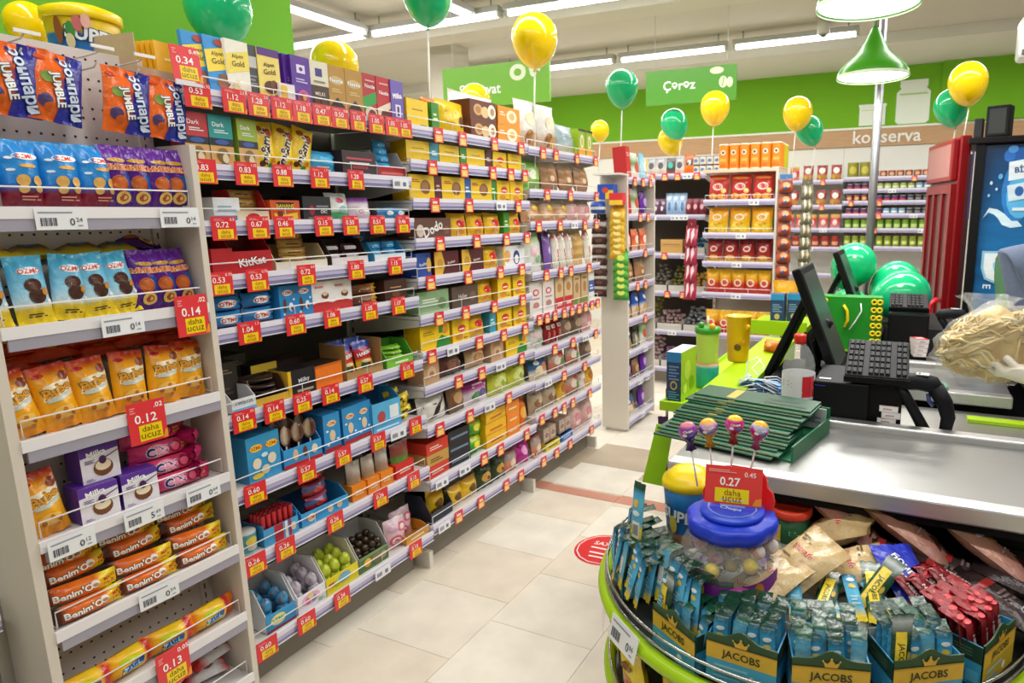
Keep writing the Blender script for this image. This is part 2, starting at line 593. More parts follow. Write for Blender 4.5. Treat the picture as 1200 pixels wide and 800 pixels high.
# side and near walls
mb = MB('plaster'); mb.box(-7.15, -7, -2.5, 9.15, 0, 3.55, '#d9d5ca'); struct(mb.obj('wall_left'))
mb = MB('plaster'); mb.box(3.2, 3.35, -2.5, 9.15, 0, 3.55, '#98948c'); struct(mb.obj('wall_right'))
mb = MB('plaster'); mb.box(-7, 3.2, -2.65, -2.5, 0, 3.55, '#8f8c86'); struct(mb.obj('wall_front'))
# the green partition behind the first shelving
mb = MB('plaster'); mb.box(-2.95, -2.72, -2.5, 1.62, 0, 3.42, '#e4e2da')
mb.box(-2.95, -2.70, -2.5, 2.34, 1.9, 3.42, '#6fb52a'); struct(mb.obj('wall_partition'))

# ceiling lights: housing and tubes
def ceiling_light(x0, y0, x1, y1, label, z=3.27):
    t = thing('ceiling_light', label, 'light', ((x0 + x1) / 2, (y0 + y1) / 2, z), math.atan2(y1 - y0, x1 - x0), 'fluorescent ceiling lights')
    L = math.hypot(x1 - x0, y1 - y0)
    m = MB('white'); m.box(-L / 2, L / 2, -.05, .05, .02, .07, '#b9b9b6')
    for sx in (-L / 2, L / 2 - .03):
        m.box(sx, sx + .03, -.03, .03, -.02, .02, '#c8c8c4')
    m.tube([(-L / 2 + .1, 0, .07), (-L / 2 + .1, 0, .15)], .006, '#9a9a98'); m.tube([(L / 2 - .1, 0, .07), (L / 2 - .1, 0, .15)], .006, '#9a9a98')
    m.obj('housing', t)
    m = MB('tube')
    m.tube([(-L / 2 + .03, 0, -.002), (L / 2 - .03, 0, -.002)], .02, '#ffffff', 8)
    m.obj('tube', t)
n_ = 0
for i in range(5):
    x = -6.3 + i * 1.5
    ceiling_light(x, 5.05, x + 1.45, 5.05, f'fluorescent tube light, {ORD[i]} from the left in the middle ceiling row')
for i in range(5):
    x = -5.7 + i * 1.28
    if i < 4:
        ceiling_light(x, 7.05, x + 1.22, 7.05, f'fluorescent tube light, {ORD[i]} from the left in the far ceiling row')
ceiling_light(-4.82, 3.3, -4.82, 4.98, 'fluorescent tube light running away from camera to meet middle row, beside green wall')
ceiling_light(-3.62, 3.3, -3.62, 4.98, 'fluorescent tube light running away from camera, partly behind the green balloon')
m = MB('plastic'); m.lathe([(0, -.03, '#222222'), (.02, -.028, '#222222'), (.035, -.012, '#8a8a86'), (.06, 0, '#d8d6cf'), (.06, .15, '#d8d6cf')], 16)
tag(m.obj('ceiling_camera', loc=(-.95, 6.9, 3.27)), 'small round security camera on the ceiling near far light row', 'camera')

# hanging department signs
def hang_sign(loc, rz, w, h, word, fy, fh, icons, label, col='#63ad1e', wires=True):
    t = thing('hanging_sign', label, 'sign', loc, rz)
    m = MB('plastic'); m.box(-w / 2, w / 2, -.012, .012, 0, h, col)
    S = lambda u, v, o: Vector(((u - .5) * w, -.012 - o, v * h))
    decals(m, S, w, h, [('t', word, fy[0], fy[1], fh, '#ffffff', 0, None, .03)] + icons, lift=.001)
    m.obj('board', t)
    if wires:
        for sx in (-.4, .4):
            m = MB('wire'); m.tube([(sx * w, 0, h), (sx * w, 0, 3.42 - loc[2])], .0025, '#d8d8d8', 5); m.obj('wire', t)
hang_sign((-1.99, 6.05, 2.60), R(1), .86, .30, 'Çərəz', (.38, .5), .105,
          [('e', .79, .86, .075, .1, '#dff0c8'), ('e', .86, .52, .045, .17, '#dff0c8'), ('p', [(.845, .4), (.855, .4), (.875, .66), (.865, .66)], '#63ad1e'), ('e', .93, .5, .035, .15, '#dff0c8')],
          'green hanging sign with white word Çərəz and nut pictogram', '#4c961a')
hang_sign((-3.03, 4.45, 2.43), R(2), .95, .30, 'Şirniyyat', (.36, .38), .105,
          [('e', .72, .74, .075, .2, '#eaf6d8'), ('e', .72, .74, .035, .09, '#76bb2a'), ('e', .86, .7, .03, .1, '#eaf6d8'), ('p', [(.82, .84), (.86, .76), (.83, .7)], '#eaf6d8'), ('p', [(.94, .9), (.89, .76), (.92, .7)], '#eaf6d8')],
          'bright green hanging sign with ring cake pictogram behind yellow balloon', '#76bb2a')

# ================================================================== SHELVING
def price_tag_mesh(kind, price=None, old=None):
    m = MB('plastic')
    if kind == 'red':
        w, h = (.076, .070) if price else (.056, .062)
        m.box(-w / 2, w / 2, -.0008, .0008, 0, h, '#e03038')
        S = lambda u, v, o: Vector(((u - .5) * w, -.0008 - o, v * h))
        d = [('r', .22, .06, .86, .47, '#f7d417'), ('p', [(.88, .02), (1, .02), (1, .24), (.95, .22)], '#f08a2c')]
        if price:
            d += [('t', price, .43, .66, .017, '#fff4f2'), ('t', 'daha', .54, .36, .0105, '#b4561a', 0, None, .0), ('t', 'ucuz', .54, .17, .0085, '#b4561a', 0, None, .0)]
        else:
            d = [('r', .12, .06, .88, .52, '#f6c25a'), ('r', .2, .60, .72, .76, '#fbe3df'), ('l', .22, .14, .78, .46, 2, '#f9e0a4')]
        if old:
            d += [('t', old, .84, .87, .009, '#fbdedb')]
        d += [('l', .1, .83, .5, .93, 2, '#ef9a98')]
    elif kind == 'bigred':
        w, h = .094, .115
        m.box(-w / 2, w / 2, -.0008, .0008, 0, h, '#e5383f')
        S = lambda u, v, o: Vector(((u - .5) * w, -.0008 - o, v * h))
        d = [('r', .25, .06, .86, .44, '#f9d80f'), ('p', [(.86, .02), (1, .02), (1, .24), (.94, .22)], '#f39a2c'),
             ('t', price, .46, .60, .024, '#ffffff'), ('t', 'daha', .55, .35, .016, '#7a5a10', 0, None, .0), ('t', 'ucuz', .55, .17, .013, '#7a5a10', 0, None, .0),
             ('t', old or '', .82, .87, .014, '#ffffff') if old else ('l', .6, .8, .9, .9, 1, '#ffffff'), ('l', .06, .76, .2, .93, 3, '#f6a4a2')]
    elif kind == 'white':
        w, h = .104, .050
        m.box(-w / 2, w / 2, -.0008, .0008, 0, h, '#eef0f4')
        S = lambda u, v, o: Vector(((u - .5) * w, -.0008 - o, v * h))
        a, b = price
        d = [('l', .06, .76, .72, .92, 1, '#9a9cae'), ('bar', .09, .18, .42, .56, '#3c3d4e'), ('t', a, .70, .36, .017, '#2c2e44', 0, None, .01), ('t', b, .84, .46, .010, '#2c2e44', 0, None, .0), ('l', .8, .16, .9, .26, 1, '#8a8ca0')]
    else:
        w, h = .085, .040
        m.box(-w / 2, w / 2, -.0008, .0008, 0, h, '#eceef3')
        S = lambda u, v, o: Vector(((u - .5) * w, -.0008 - o, v * h))
        d = [('bar', .1, .25, .45, .7, '#6b6c80'), ('r', .62, .25, .82, .65, '#70728a')]
    decals(m, S, w, h, d, lift=.0005)
    return m.mesh('price_tag')
_tags = {}
def price_tag(kind, price=None, old=None):
    k = (kind, price, old)
    if k not in _tags:
        _tags[k] = price_tag_mesh(*k)
    return _tags[k]

def wire_guard_mesh(W, h=.035, posts=True):
    m = MB('wire')
    y = .012
    m.tube([(.012, y + .03, .003), (.012, y, .003), (.012, y, h), (W - .012, y, h), (W - .012, y, .003), (W - .012, y + .03, .003)], .0022, '#f1eeee', 5)
    for k in (1, 2) if posts else ():
        m.tube([(W * k / 3, y, .0), (W * k / 3, y, h)], .0015, '#e8e6e6', 4)
    return m.mesh('wire_guard')

def rail_mesh(W, rh=.045):
    """price channel: white upper lip, lilac-grey insert behind a clear lower flap"""
    m = MB('white')
    m.box(0, W, -.004, .006, rh * .62, rh, '#e2deee')
    m.use('plastic')
    m.box(0, W, -.001, .006, rh * .28, rh * .62, '#bcb6da')
    m.box(0, W, .001, .006, 0, rh * .28, '#8883a8')
    m.box(0, W, -.003, .001, -.001, .002, '#dddbe6')
    return m.mesh('price_rail')

def shelf_mesh(W, D, rh=.045, dots=True):
    m = MB('white')
    m.box(.002, W - .002, .006, D, rh * .55, rh * .8, '#dedbd8')
    if dots:                                                      # slots for the wire guard along the front edge
        n = int(W / .025)
        for i in range(n):
            x = .02 + i * (W - .04) / n
            m.box(x, x + .006, .008, .012, rh * .8, rh * .8 + .0006, '#4b4846')
    return m.mesh('shelf')

def bracket_mesh(D, t=.004):
    m = MB('white')
    pl = [(.012, .022), (.012, -.004), (D * .5, -.035), (D, -.055), (D, .022)]
    vs = [(-t, y, z) for y, z in pl] + [(t, y, z) for y, z in pl]
    n = len(pl)
    m.add(vs, [tuple(range(n)), tuple(reversed(range(n, 2 * n)))] + [(i, n + i, n + (i + 1) % n, (i + 1) % n) for i in range(n)], '#d9d6d2')
    return m.mesh('bracket')

def shelving(label, loc, rz, W, D, levels, tags=(), H=2.0, back='#57504a', guard=True, rh=.045, end=(False, False), name='shelving_unit', ups=1, cat='shelf', group=None):
    """local frame: x along the unit, front at y=0, wall side at y=D"""
    t = thing(name, label, cat, loc, rz, group)
    m = MB('matte'); m.box(.003, W - .003, D - .03, D, .02, H, back); m.obj('back_panel', t)
    m = MB('white')
    for x in ((.014,) if ups == 1 else (.014, W - .014)):
        m = MB('white'); m.box(x - .012, x + .012, D - .055, D - .031, .0, H, '#d8d4cc')
        for k in range(int(H / .05)):
            m.box(x - .004, x + .004, D - .0556, D - .055, .03 + k * .05, .052 + k * .05, '#3f3d3b')
        m.obj('upright', t)
        m = MB('white'); m.box(x - .0125, x + .0125, .035, D - .056, .0, .082, '#e2ddd2'); m.obj('foot', t)
    for q, x in enumerate((0, W)):
        if end[q]:
            m = MB('matte'); m.box(x - (.018 if q == 0 else 0), x + (.018 if q else 0), .0, D, .03, H, '#d9d1c4'); m.obj('end_panel', t)
    m = MB('matte'); m.box(.03, W - .03, .10, .112, .005, max(.03, levels[-1]), '#8f887e'); m.obj('plinth', t)
    sm, rm, gm, bm_ = shelf_mesh(W, D - .055, rh), rail_mesh(W, rh), wire_guard_mesh(W), bracket_mesh(D - .07)
    for i, z in enumerate(levels):
        s_ = put('shelf', sm, t, TR(0, 0, z))
        put('price_rail', rm, s_)
        if guard:
            put('wire_guard', gm, s_, TR(0, 0, rh))
        for x in (.008, W - .008):
            put('bracket', bm_, s_, TR(x, 0, 0))
        if i < len(tags):
            for k, g in enumerate(tags[i]):
                kind, x, price, old = (g + (None, None))[:4]
                zz = -.014 if kind == 'red' else (-.004 if kind == 'plain' else -.022)
                put('price_tag', price_tag(kind, price, old), s_, TR(x, -.009 - .0012 * (k % 2), zz, rx=R(0), rz=R(((k * 37) % 5) - 2)))
    return t

RZ = R(90)
XF = -1.90
Y1, Y2, Y3, Y4 = 1.262, 2.165, 3.07, 3.92
Z1 = [1.92, 1.709, 1.545, 1.382, 1.221, .948, .7, .465, .155]
Z2 = [1.919, 1.782, 1.626, 1.461, 1.298, 1.135, .977, .823, .638, .387, .175]
Z3 = [1.912, 1.691, 1.519, 1.245, 1.003, .805, .622, .424, .168]
P1 = [[(1.294, '0.53', '0.70'), (1.405, '1.12', '2.5'), (1.487, '1.28', '2.5'), (1.569, '1.12', '2.5'), (1.648, '1.18', '1.7'), (1.728, '0.47', '0.7'), (1.808, '0.50', '0.80'), (1.890, '1.05', '2.1'), (1.982, '1.05', '2.1'), (2.064, '1.05', '2.1'), (2.135, '1.05', '2.1')],
      [(1.285, '0.83', None), (1.419, '0.83', '1.05'), (1.549, '0.88', '1.2'), (1.695, '1.12', '1.7'), (1.859, '1.20', '1.7')],
      [(1.327, '0.72', '0.9'), (1.44, '0.67', '0.90'), (1.536, '0.46', '0.60'), (1.695, '0.15', '0.20'), (1.818, '0.50', '0.67'), (1.948, '0.51', '0.67'), (2.088, '0.46', '0.60')],
      [(1.296, '0.53', '0.70'), (1.418, '0.53', '0.70'), (1.605, '0.72', '0.9'), (1.825, '1.80', '2.2'), (2.029, '1.15', '1.45')],
      [(1.372, '1.04', '1.3'), (1.542, '0.60', '0.80'), (1.697, '1.06', '1.40'), (1.876, '1.05', '1.40'), (2.032, '1.07', '1.40')],
      [(1.321, '0.14', '.02'), (1.428, '0.14', '.02'), (1.539, '0.25', '0.30'), (1.659, '0.14', '.02'), (1.826, '0.57', '0.7'), (2.056, '0.15', '0.2')],
      [(1.33, '0.60', None), (1.528, '0.57', None), (1.692, '0.57', None), (1.868, '0.57', None), (2.084, '0.15', None)],
      [(1.302, '0.26', None), (1.415, '0.26', None), (1.63, '0.26', None), (1.858, '0.26', None), (2.052, '0.15', None)],
      [(1.309, '0.60', None), (1.467, '0.60', None), (1.629, '0.26', None), (2.034, '0.15', None)]]
T1 = [[('red', y - Y1, p, o) for y, p, o in r] for r in P1]
T1[1].append(('plain', 2.09 - Y1)); T1[6].append(('plain', 1.98 - Y1)); T1[8].append(('plain', 1.84 - Y1))
B2 = [[2.34, 2.504, 2.755, 2.99], [2.29, 2.505, 2.731, 2.886, 3.02], [2.292, 2.53, 2.947], [2.312, 2.576, 2.826, 3.019], [2.236, 2.498, 2.762, 2.959], [2.278, 2.466, 2.698, 2.957], [2.215, 2.559, 2.77, 2.973], [2.389, 2.568, 2.929], [2.24, 2.459, 2.794], [2.557, 2.698, 2.954], [2.336, 2.512, 2.739, 2.88]]
T2 = [[('red', y - Y2) for y in r] for r in B2]
T2[2].append(('plain', 2.79 - Y2)); T2[6].append(('plain', 2.36 - Y2)); T2[7].append(('plain', 2.73 - Y2)); T2[8] += [('plain', 2.62 - Y2)]; T2[9] += [('plain', 2.23 - Y2), ('plain', 2.40 - Y2)]; T2[10].append(('plain', 2.23 - Y2))
B3 = [[3.212, 3.352, 3.61, 3.86], [3.246, 3.515, 3.87], [3.145, 3.383, 3.70, 3.86], [3.213, 3.38, 3.506, 3.746], [3.125, 3.206, 3.298, 3.41, 3.51, 3.6, 3.69, 3.78, 3.866], [3.288, 3.51, 3.832], [3.393, 3.665], [3.12, 3.269, 3.384, 3.494, 3.731], [3.125, 3.277, 3.45, 3.748]]
T3 = [[('red', y - Y3) for y in r] for r in B3]
T3[2].append(('plain', 3.56 - Y3)); T3[5].append(('plain', 3.68 - Y3)); T3[6].append(('plain', 3.2 - Y3))
shelving('first tall sweets bay beside the pegboard rack, nine shelves of chocolate', (XF, Y1, 0), RZ, Y2 - Y1 - .004, .46, Z1, T1, H=1.95)
shelving('second tall sweets bay in the middle, eleven close shelves of yellow packs', (XF, Y2, 0), RZ, Y3 - Y2 - .004, .46, Z2, T2, H=1.95)
shelving('third tall sweets bay farthest down the aisle, nine shelves of clear bags', (XF, Y3, 0), RZ, Y4 - Y3 - .004, .46, Z3, T3, H=1.95, ups=2)
# plain cabinet behind the pegboard, carrying the top goods
t = thing('storage_cabinet', 'beige cabinet directly behind the pegboard rack carrying a bucket on top', 'cabinet', (-2.24, .80, 0))
m = MB('matte'); m.box(-.15, .15, -.085, .44, .02, 1.93, '#cfc8bc'); m.obj('body', t)
m = MB('white'); m.box(-.16, .17, -.09, .44, 1.93, 1.955, '#dedad4'); m.obj('top', t)

# the shallow pegboard rack at the near end of the run
XP, YP0, YP1 = -1.872, .752, 1.238
PW = YP1 - YP0
ZP = [1.585, 1.313, 1.045, .79, .55, .318, .10]
rack = thing('pegboard_rack', 'shallow beige pegboard rack with narrow shelves and hooks at near end', 'rack', (XP, YP0, 0), RZ)
PD = .155
m = MB('matte'); m.box(0, PW, PD, PD + .006, .03, 2.035, '#d9d0ca')
ht = MB('matte')
zz = .06
row = 0
while zz < 2.03:
    for i in range(int(PW / .025)):
        x = .014 + i * .025
        if x < PW - .05:
            k = [(x + .0036 * math.cos(a), PD - .0006, zz + .0036 * math.sin(a)) for a in (0, 1.05, 2.09, 3.14, 4.19, 5.24)]
            ht.add(k, [tuple(range(6))], '#35302f')
    zz += .05 if row % 2 else .025
    row += 1
pb = m.obj('pegboard', rack)
ho = ht.obj('peg_holes', pb); ho['kind'] = 'stuff'
for nm, x0, x1 in (('side_panel', -.022, 0), ('side_panel', PW, PW + .018)):
    m = MB('matte'); m.box(x0, x1, .0, PD + .03, .02, 1.80 if x0 > 0 else 1.56, '#d8cfc3'); m.obj(nm, rack)
m = MB('white'); m.box(PW - .042, PW - .018, PD - .012, PD, .03, 2.03, '#d8cfc6')
for k in range(64):
    m.box(PW - .032, PW - .028, PD - .0126, PD - .012, .05 + k * .031, .068 + k * .031, '#3b3836')
m.obj('slotted_upright', rack)
LT = [[('white', .149, ('0', '24')), ('white', .43, ('0', '14'))], [('white', .249, ('0', '14')), ('bigred', .430, '0.14', '.02')], [('bigred', .273, '0.12', '.02')],
      [('white', .062, ('0', '12')), ('white', .232, ('5', '49')), ('white', .397, ('0', '64'))], [('white', .24, ('0', '54'))], [('bigred', .25, '0.13', '0.05')], []]
sm, rm, gm, bm_ = shelf_mesh(PW, PD, .042), rail_mesh(PW, .042), wire_guard_mesh(PW, .045, False), bracket_mesh(PD - .02)
for i, z in enumerate(ZP):
    s_ = put('shelf', sm, rack, TR(0, 0, z))
    m = MB('white'); m.box(0, PW, -.004, .006, .014, .042, '#ece9ec'); m.use('plastic'); m.box(.01, PW, -.002, .004, -.014, .014, '#a39fae'); m.obj('price_rail', s_)
    put('wire_guard', gm, s_, TR(0, 0, .042))
    for kind, x, price, *old in LT[i]:
        put('price_tag', price_tag(kind, price, old[0] if old else None), s_, TR(x, -.010, -.012 if kind == 'white' else -.045, rx=R(0), rz=R(3 if i % 2 else -2)))
# hooks with their small tag bars
for x, z in ((.055, 2.0), (.145, 2.0), (.30, 2.0), (.40, 2.0)):
    m = MB('wire')
    m.tube([(x, PD, z), (x, .03, z + .006), (x, .012, z + .018)], .0022, '#d8d2cc', 6)
    m.tube([(x, PD, z - .03), (x, .05, z - .026), (x, .035, z - .015)], .0022, '#c8c2bc', 6)
    m.use('plastic'); m.box(x - .022, x + .03, .008, .012, z + .014, z + .022, '#f0ecea')
    m.obj('hook', rack)
# narrow end unit further down the aisle (its blank panel faces the camera)
ZN = [1.807, 1.556, 1.294, 1.06, .80, .565, .33, .055]
UN = shelving('narrow end shelving with blank beige side panel, after the third bay', (-1.85, 4.285, 0), RZ, .50, .21, ZN,
              [[('red', .1), ('red', .25), ('red', .4)], [('red', .2), ('red', .35)], [('red', .3)], [('red', .15), ('red', .3)], [('red', .3)], [('plain', .3)], [('plain', .2), ('plain', .35)], [('plain', .25)]],
              H=1.86, end=(True, True))
# shelving along the back of the aisle, facing the camera
ZB = [1.905, 1.545, 1.2, .85, .49, .135]
shelving('back aisle shelving of loose sweets and nuts, dark behind its goods', (-2.52, 5.70, 0), 0, .80, .45, ZB,
         [[('red', .30), ('red', .42), ('red', .54), ('plain', .63), ('red', .72)], [('plain', .3), ('plain', .52), ('plain', .6)], [('red', .42), ('plain', .62)], [('red', .45), ('red', .6)], [('plain', .5)], [('red', .5)]],
         H=1.95, back='#3a322b', guard=False)
# crisps unit beside it
ZC = [1.667, 1.395, 1.155, .89, .54, .2]
CU = shelving('crisps display unit facing the aisle with packs of red and yellow crisps', (-1.665, 5.45, 0), 0, .60, .40, ZC,
              [[('plain', .43)], [('plain', .33)], [('plain', .3)], [('plain', .3)], [('plain', .3)], []], H=1.93, back='#c9c2b6', end=(False, True))
m = MB('white'); m.box(-.01, .62, .0, .40, 1.93, 1.955, '#e8c9b0'); m.obj('top_board', CU)
# tinned food shelving along the back wall
ZK = [1.963, 1.823, 1.683, 1.532, 1.359, 1.145, .8, .4]
ZK2 = [1.94, 1.64, 1.36, 1.13, .8, .4]
shelving('tinned food shelving on the back wall, wide unit with red labels', (-.86, 8.55, 0), 0, 1.25, .40, ZK,
         [[('red', .35), ('red', .78)], [('plain', .55), ('plain', 1.0)], [('red', .1), ('red', .42)], [('red', .42), ('plain', .8)], [('red', .38), ('plain', .9)], [('plain', .3), ('plain', .95)]], H=2.02, back='#d9d6d0', guard=False, rh=.05)
shelving('narrow back wall shelving of red pouches beside the tins', (-1.72, 8.55, 0), 0, .855, .40, ZK2,
         [[('red', .62)], [('red', .62)], [('plain', .65)], [('plain', .5)]], H=2.02, back='#d9d6d0', guard=False, rh=.05)

# ================================================================== GOODS
# ---- first, what is on the pegboard rack
m = MB('film'); bag(m, .086, .160, .055, [(0, '#7a1230'), (.27, '#8a1834'), (.285, '#1b6fc4'), (.6, '#2590dc'), (.9, '#1f86d8'), (1, '#3aa0e6')],
    [('e', .6, .75, .33, .055, '#ffffff'), ('t', 'OZMO', .6, .75, .011, '#e0472a', 0, None, .05), ('e', .6, .61, .22, .03, '#d9a54a'), ('e', .2, .72, .09, .02, '#dff0fb'), ('e', .2, .55, .09, .02, '#dff0fb'),
     ('e', .42, .40, .16, .085, '#e0b060'), ('e', .78, .40, .13, .075, '#e0b060'), ('e', .42, .28, .13, .06, '#e8bd72'), ('e', .78, .28, .11, .055, '#e8bd72'), ('l', .35, .12, .85, .2, 2, '#d98a78')], seed=1, nx=14, ny=18)
proto('ozmo', 'snack_bag', 'blue biscuit bag with dark red base', 'snack bag', m, .086, .160, .055)
m = MB('film'); bag(m, .070, .165, .05, [(0, '#4a1466'), (.1, '#52197c'), (.7, '#5a1f8c'), (1, '#6a2a9c')],
    [('r', .55, .12, .9, .55, '#1d4f9a'), ('e', .5, .76, .34, .035, '#c8942c'), ('t', 'МИШКА', .5, .65, .014, '#ff8a3c', 0, '#fbe3c0', .05, ),
     ('e', .42, .40, .26, .13, '#b4521c'), ('e', .42, .40, .18, .085, '#c8662c'), ('e', .52, .18, .26, .10, '#f2c86a'), ('e', .52, .18, .16, .06, '#b4521c')], seed=2, nx=14, ny=18)
proto('mishka', 'snack_bag', 'purple biscuit bag with orange lettering', 'snack bag', m, .066, .162, .045)
m = MB('film'); bag(m, .078, .165, .05, [(0, '#f2d21c'), (.22, '#efcf20'), (.26, '#d9eef6'), (.5, '#8fd0ee'), (.8, '#4fb2dc'), (1, '#52b6dc')],
    [('e', .52, .77, .32, .06, '#f4fafc'), ('t', 'OZMO', .52, .77, .012, '#d8473c', 0, None, .05), ('e', .5, .56, .22, .10, '#4a2c22'), ('e', .56, .40, .24, .11, '#46291f'), ('e', .5, .56, .13, .055, '#5c382a'),
     ('e', .8, .46, .1, .06, '#d08a34'), ('e', .86, .32, .06, .03, '#f6f2f0'), ('l', .25, .1, .75, .17, 2, '#3c2a20')], seed=3, nx=14, ny=18)
proto('bear', 'snack_bag', 'light blue biscuit bag with yellow base', 'snack bag', m, .078, .165, .05)
m = MB('film'); bag(m, .086, .165, .055, [(0, '#e2881a'), (.1, '#f0a41c'), (.5, '#f4b224'), (.82, '#f2a51e'), (.92, '#d8441c'), (1, '#c83418')],
    [('p', [(.12, .46), (.9, .56), (.95, .76), (.2, .70)], '#f6e7c8'), ('t', 'Bubo', .52, .61, .024, '#f0a020', 14, '#3c5a34', .06), ('e', .8, .80, .15, .075, '#8a3c1c'), ('e', .2, .86, .14, .03, '#c4202c'),
     ('p', [(.2, .44), (.5, .44), (.85, .5), (.88, .56), (.5, .5), (.2, .49)], '#cdd6cc'), ('e', .5, .26, .3, .1, '#f8c860'), ('e', .3, .22, .06, .04, '#b86a20'), ('e', .5, .3, .06, .04, '#c87828'), ('e', .7, .22, .06, .04, '#b86a20'), ('e', .62, .14, .06, .04, '#c87828')], seed=4, nx=14, ny=18, wr=1.3)
proto('bubo', 'snack_bag', 'yellow corn puff bag with orange seams', 'snack bag', m, .086, .165, .055)
m = MB('film'); bag(m, .12, .10, .04, [(0, '#b83414'), (.3, '#d8481c'), (.7, '#cf3e18'), (1, '#e2641c')], [('e', .5, .5, .25, .25, '#e88a24'), ('e', .3, .6, .1, .12, '#8a2a14')], seed=5, axis='h')
proto('puff_flat', 'snack_bag', 'orange puff bag lying flat', 'snack bag', m, .12, .10, .04)
m = MB('film'); bag(m, .12, .09, .035, [(0, '#d8c01c'), (.4, '#8a6a24'), (.6, '#4a3a20'), (1, '#e0cc28')], [('e', .5, .5, .2, .2, '#2a5a6a'), ('e', .75, .5, .1, .2, '#c86a28')], seed=6, axis='h')
proto('yellow_flat', 'snack_bag', 'yellow and brown bag lying flat', 'snack bag', m, .12, .09, .035)
m = MB('card'); carton(m, .088, .095, .075, '#efeaf2', [('p', [(0, .72), (1, .84), (1, 1), (0, 1)], '#5f34a0'), ('t', 'Milka', .42, .80, .016, '#ffffff', 6, None, .05), ('e', .56, .36, .26, .24, '#7a4a2c'), ('e', .56, .43, .21, .15, '#f2e2c4'), ('e', .56, .58, .1, .12, '#4a2458'), ('l', .1, .55, .36, .66, 3, '#5a4a80'), ('p', [(.6, .6), (.98, .74), (.98, .77), (.6, .64)], '#5a3a78'), ('l', .08, .06, .3, .14, 2, '#8a80a8')], side='#6a3cae', top='#5c309c')
proto('milka', 'chocolate_box', 'purple and white chocolate egg box', 'box', m, .088, .095, .075)
m = MB('film'); bag(m, .17, .05, .05, [(0, '#c01c5c'), (.06, '#d82c6c'), (.3, '#e8507e'), (.8, '#d83a68'), (1, '#b81c54')],
    [('e', .38, .55, .17, .4, '#f2a0b8'), ('t', 'CIN', .38, .55, .026, '#1c3a7c', 0, '#f6e6ee', .06), ('e', .66, .6, .1, .34, '#8a1848'), ('e', .66, .6, .07, .24, '#e85a80'), ('l', .76, .4, .92, .8, 2, '#f0a030')], axis='h', seed=7, udir=True, nx=12, ny=8, wr=.6)
proto('cin', 'biscuit_roll', 'pink round biscuit roll pack', 'biscuit pack', m, .17, .05, .05)
m = MB('film'); bag(m, .155, .052, .05, [(0, '#7c0f3c'), (.3, '#a3124e'), (.7, '#b81860'), (1, '#8a1044')], [('r', .3, .3, .46, .75, '#e8dfe4'), ('bar', .32, .35, .44, .7, '#3c2830')], axis='h', seed=8, nx=12, ny=8)
proto('cin_end', 'biscuit_roll', 'dark magenta biscuit roll lying crosswise', 'biscuit pack', m, .155, .052, .05)
m = MB('film'); bag(m, .168, .050, .048, [(0, '#241512'), (.12, '#3a1c12'), (.16, '#d85a14'), (.5, '#e8741c'), (.74, '#e06a18'), (.76, '#f6d416'), (.97, '#f8dc1c'), (1, '#e0b810')],
    [('t', "Benim'O", .40, .52, .019, '#fbf4ec', 3, '#5a1c10', .06), ('e', .675, .62, .06, .2, '#e9e2da'), ('e', .68, .58, .04, .1, '#b98a5a'), ('t', 'MAXI', .885, .66, .009, '#c4301c', 0, None, .04), ('t', 'PACK', .885, .38, .009, '#c4301c', 0, None, .04)], axis='h', seed=9, udir=True, nx=16, ny=8, wr=.5)
proto('benimo', 'wafer_bar', 'orange wafer bar with yellow tip', 'wafer bar', m, .168, .050, .048)
m = MB('film'); bag(m, .155, .072, .06, [(0, '#f08a1c'), (.12, '#ee7a18'), (.2, '#f2b41c'), (.6, '#f6cc22'), (.70, '#f4c420'), (.73, '#c4222c'), (.83, '#d8343a'), (.86, '#f0861c'), (1, '#ec6e18')],
    [('p', [(.26, .22), (.66, .30), (.68, .58), (.28, .5)], '#1c5a9c'), ('t', 'TADLI', .47, .40, .015, '#9ad0f0', 3, None, .05), ('e', .42, .74, .16, .12, '#c8d024'), ('e', .52, .70, .1, .08, '#e0e02c')], axis='h', seed=10, udir=True, nx=16, ny=8)
proto('cake', 'cake_pack', 'orange and yellow cake pack with blue patch', 'cake pack', m, .155, .072, .06)
m = MB('film'); bag(m, .14, .075, .04, [(0, '#b81c20'), (.2, '#c8282c'), (.3, '#d8d6dc'), (.8, '#e6e4ea'), (1, '#c42428')], [('l', .35, .4, .75, .7, 3, '#7a98a8'), ('e', .6, .5, .12, .2, '#8a5a3a')], axis='h', seed=11, udir=True, nx=12)
proto('redwhite', 'cake_pack', 'grey and red cake pack', 'cake pack', m, .14, .075, .04)
m = MB('film'); bag(m, .118, .165, .035, [(0, '#ec6a1c'), (.50, '#e8641c'), (.56, '#2a2f9c'), (1, '#262a90')],
    [('p', [(.44, .0), (.56, .0), (.56, .5)], '#2a2f9c'), ('p', [(.52, .6), (.66, .99), (.5, .99)], '#e8641c'), ('e', .26, .62, .14, .08, '#7fa04a'), ('e', .22, .28, .13, .1, '#4a3a6a'), ('e', .3, .2, .1, .06, '#c85a1c'),
     ('t', 'Бонпари', .70, .5, .036, '#d4e2f6', -76, '#1c2078', .05), ('t', 'JUMBLE', .42, .46, .024, '#fbfaf6', -76, '#3a2a70', .06), ('e', .14, .88, .1, .03, '#d84a1c')], seed=12, nx=16, ny=16, udir=True, wr=1.4)
proto('jumble', 'candy_bag', 'orange and navy candy bag on a hook', 'candy bag', m, .118, .165, .035)


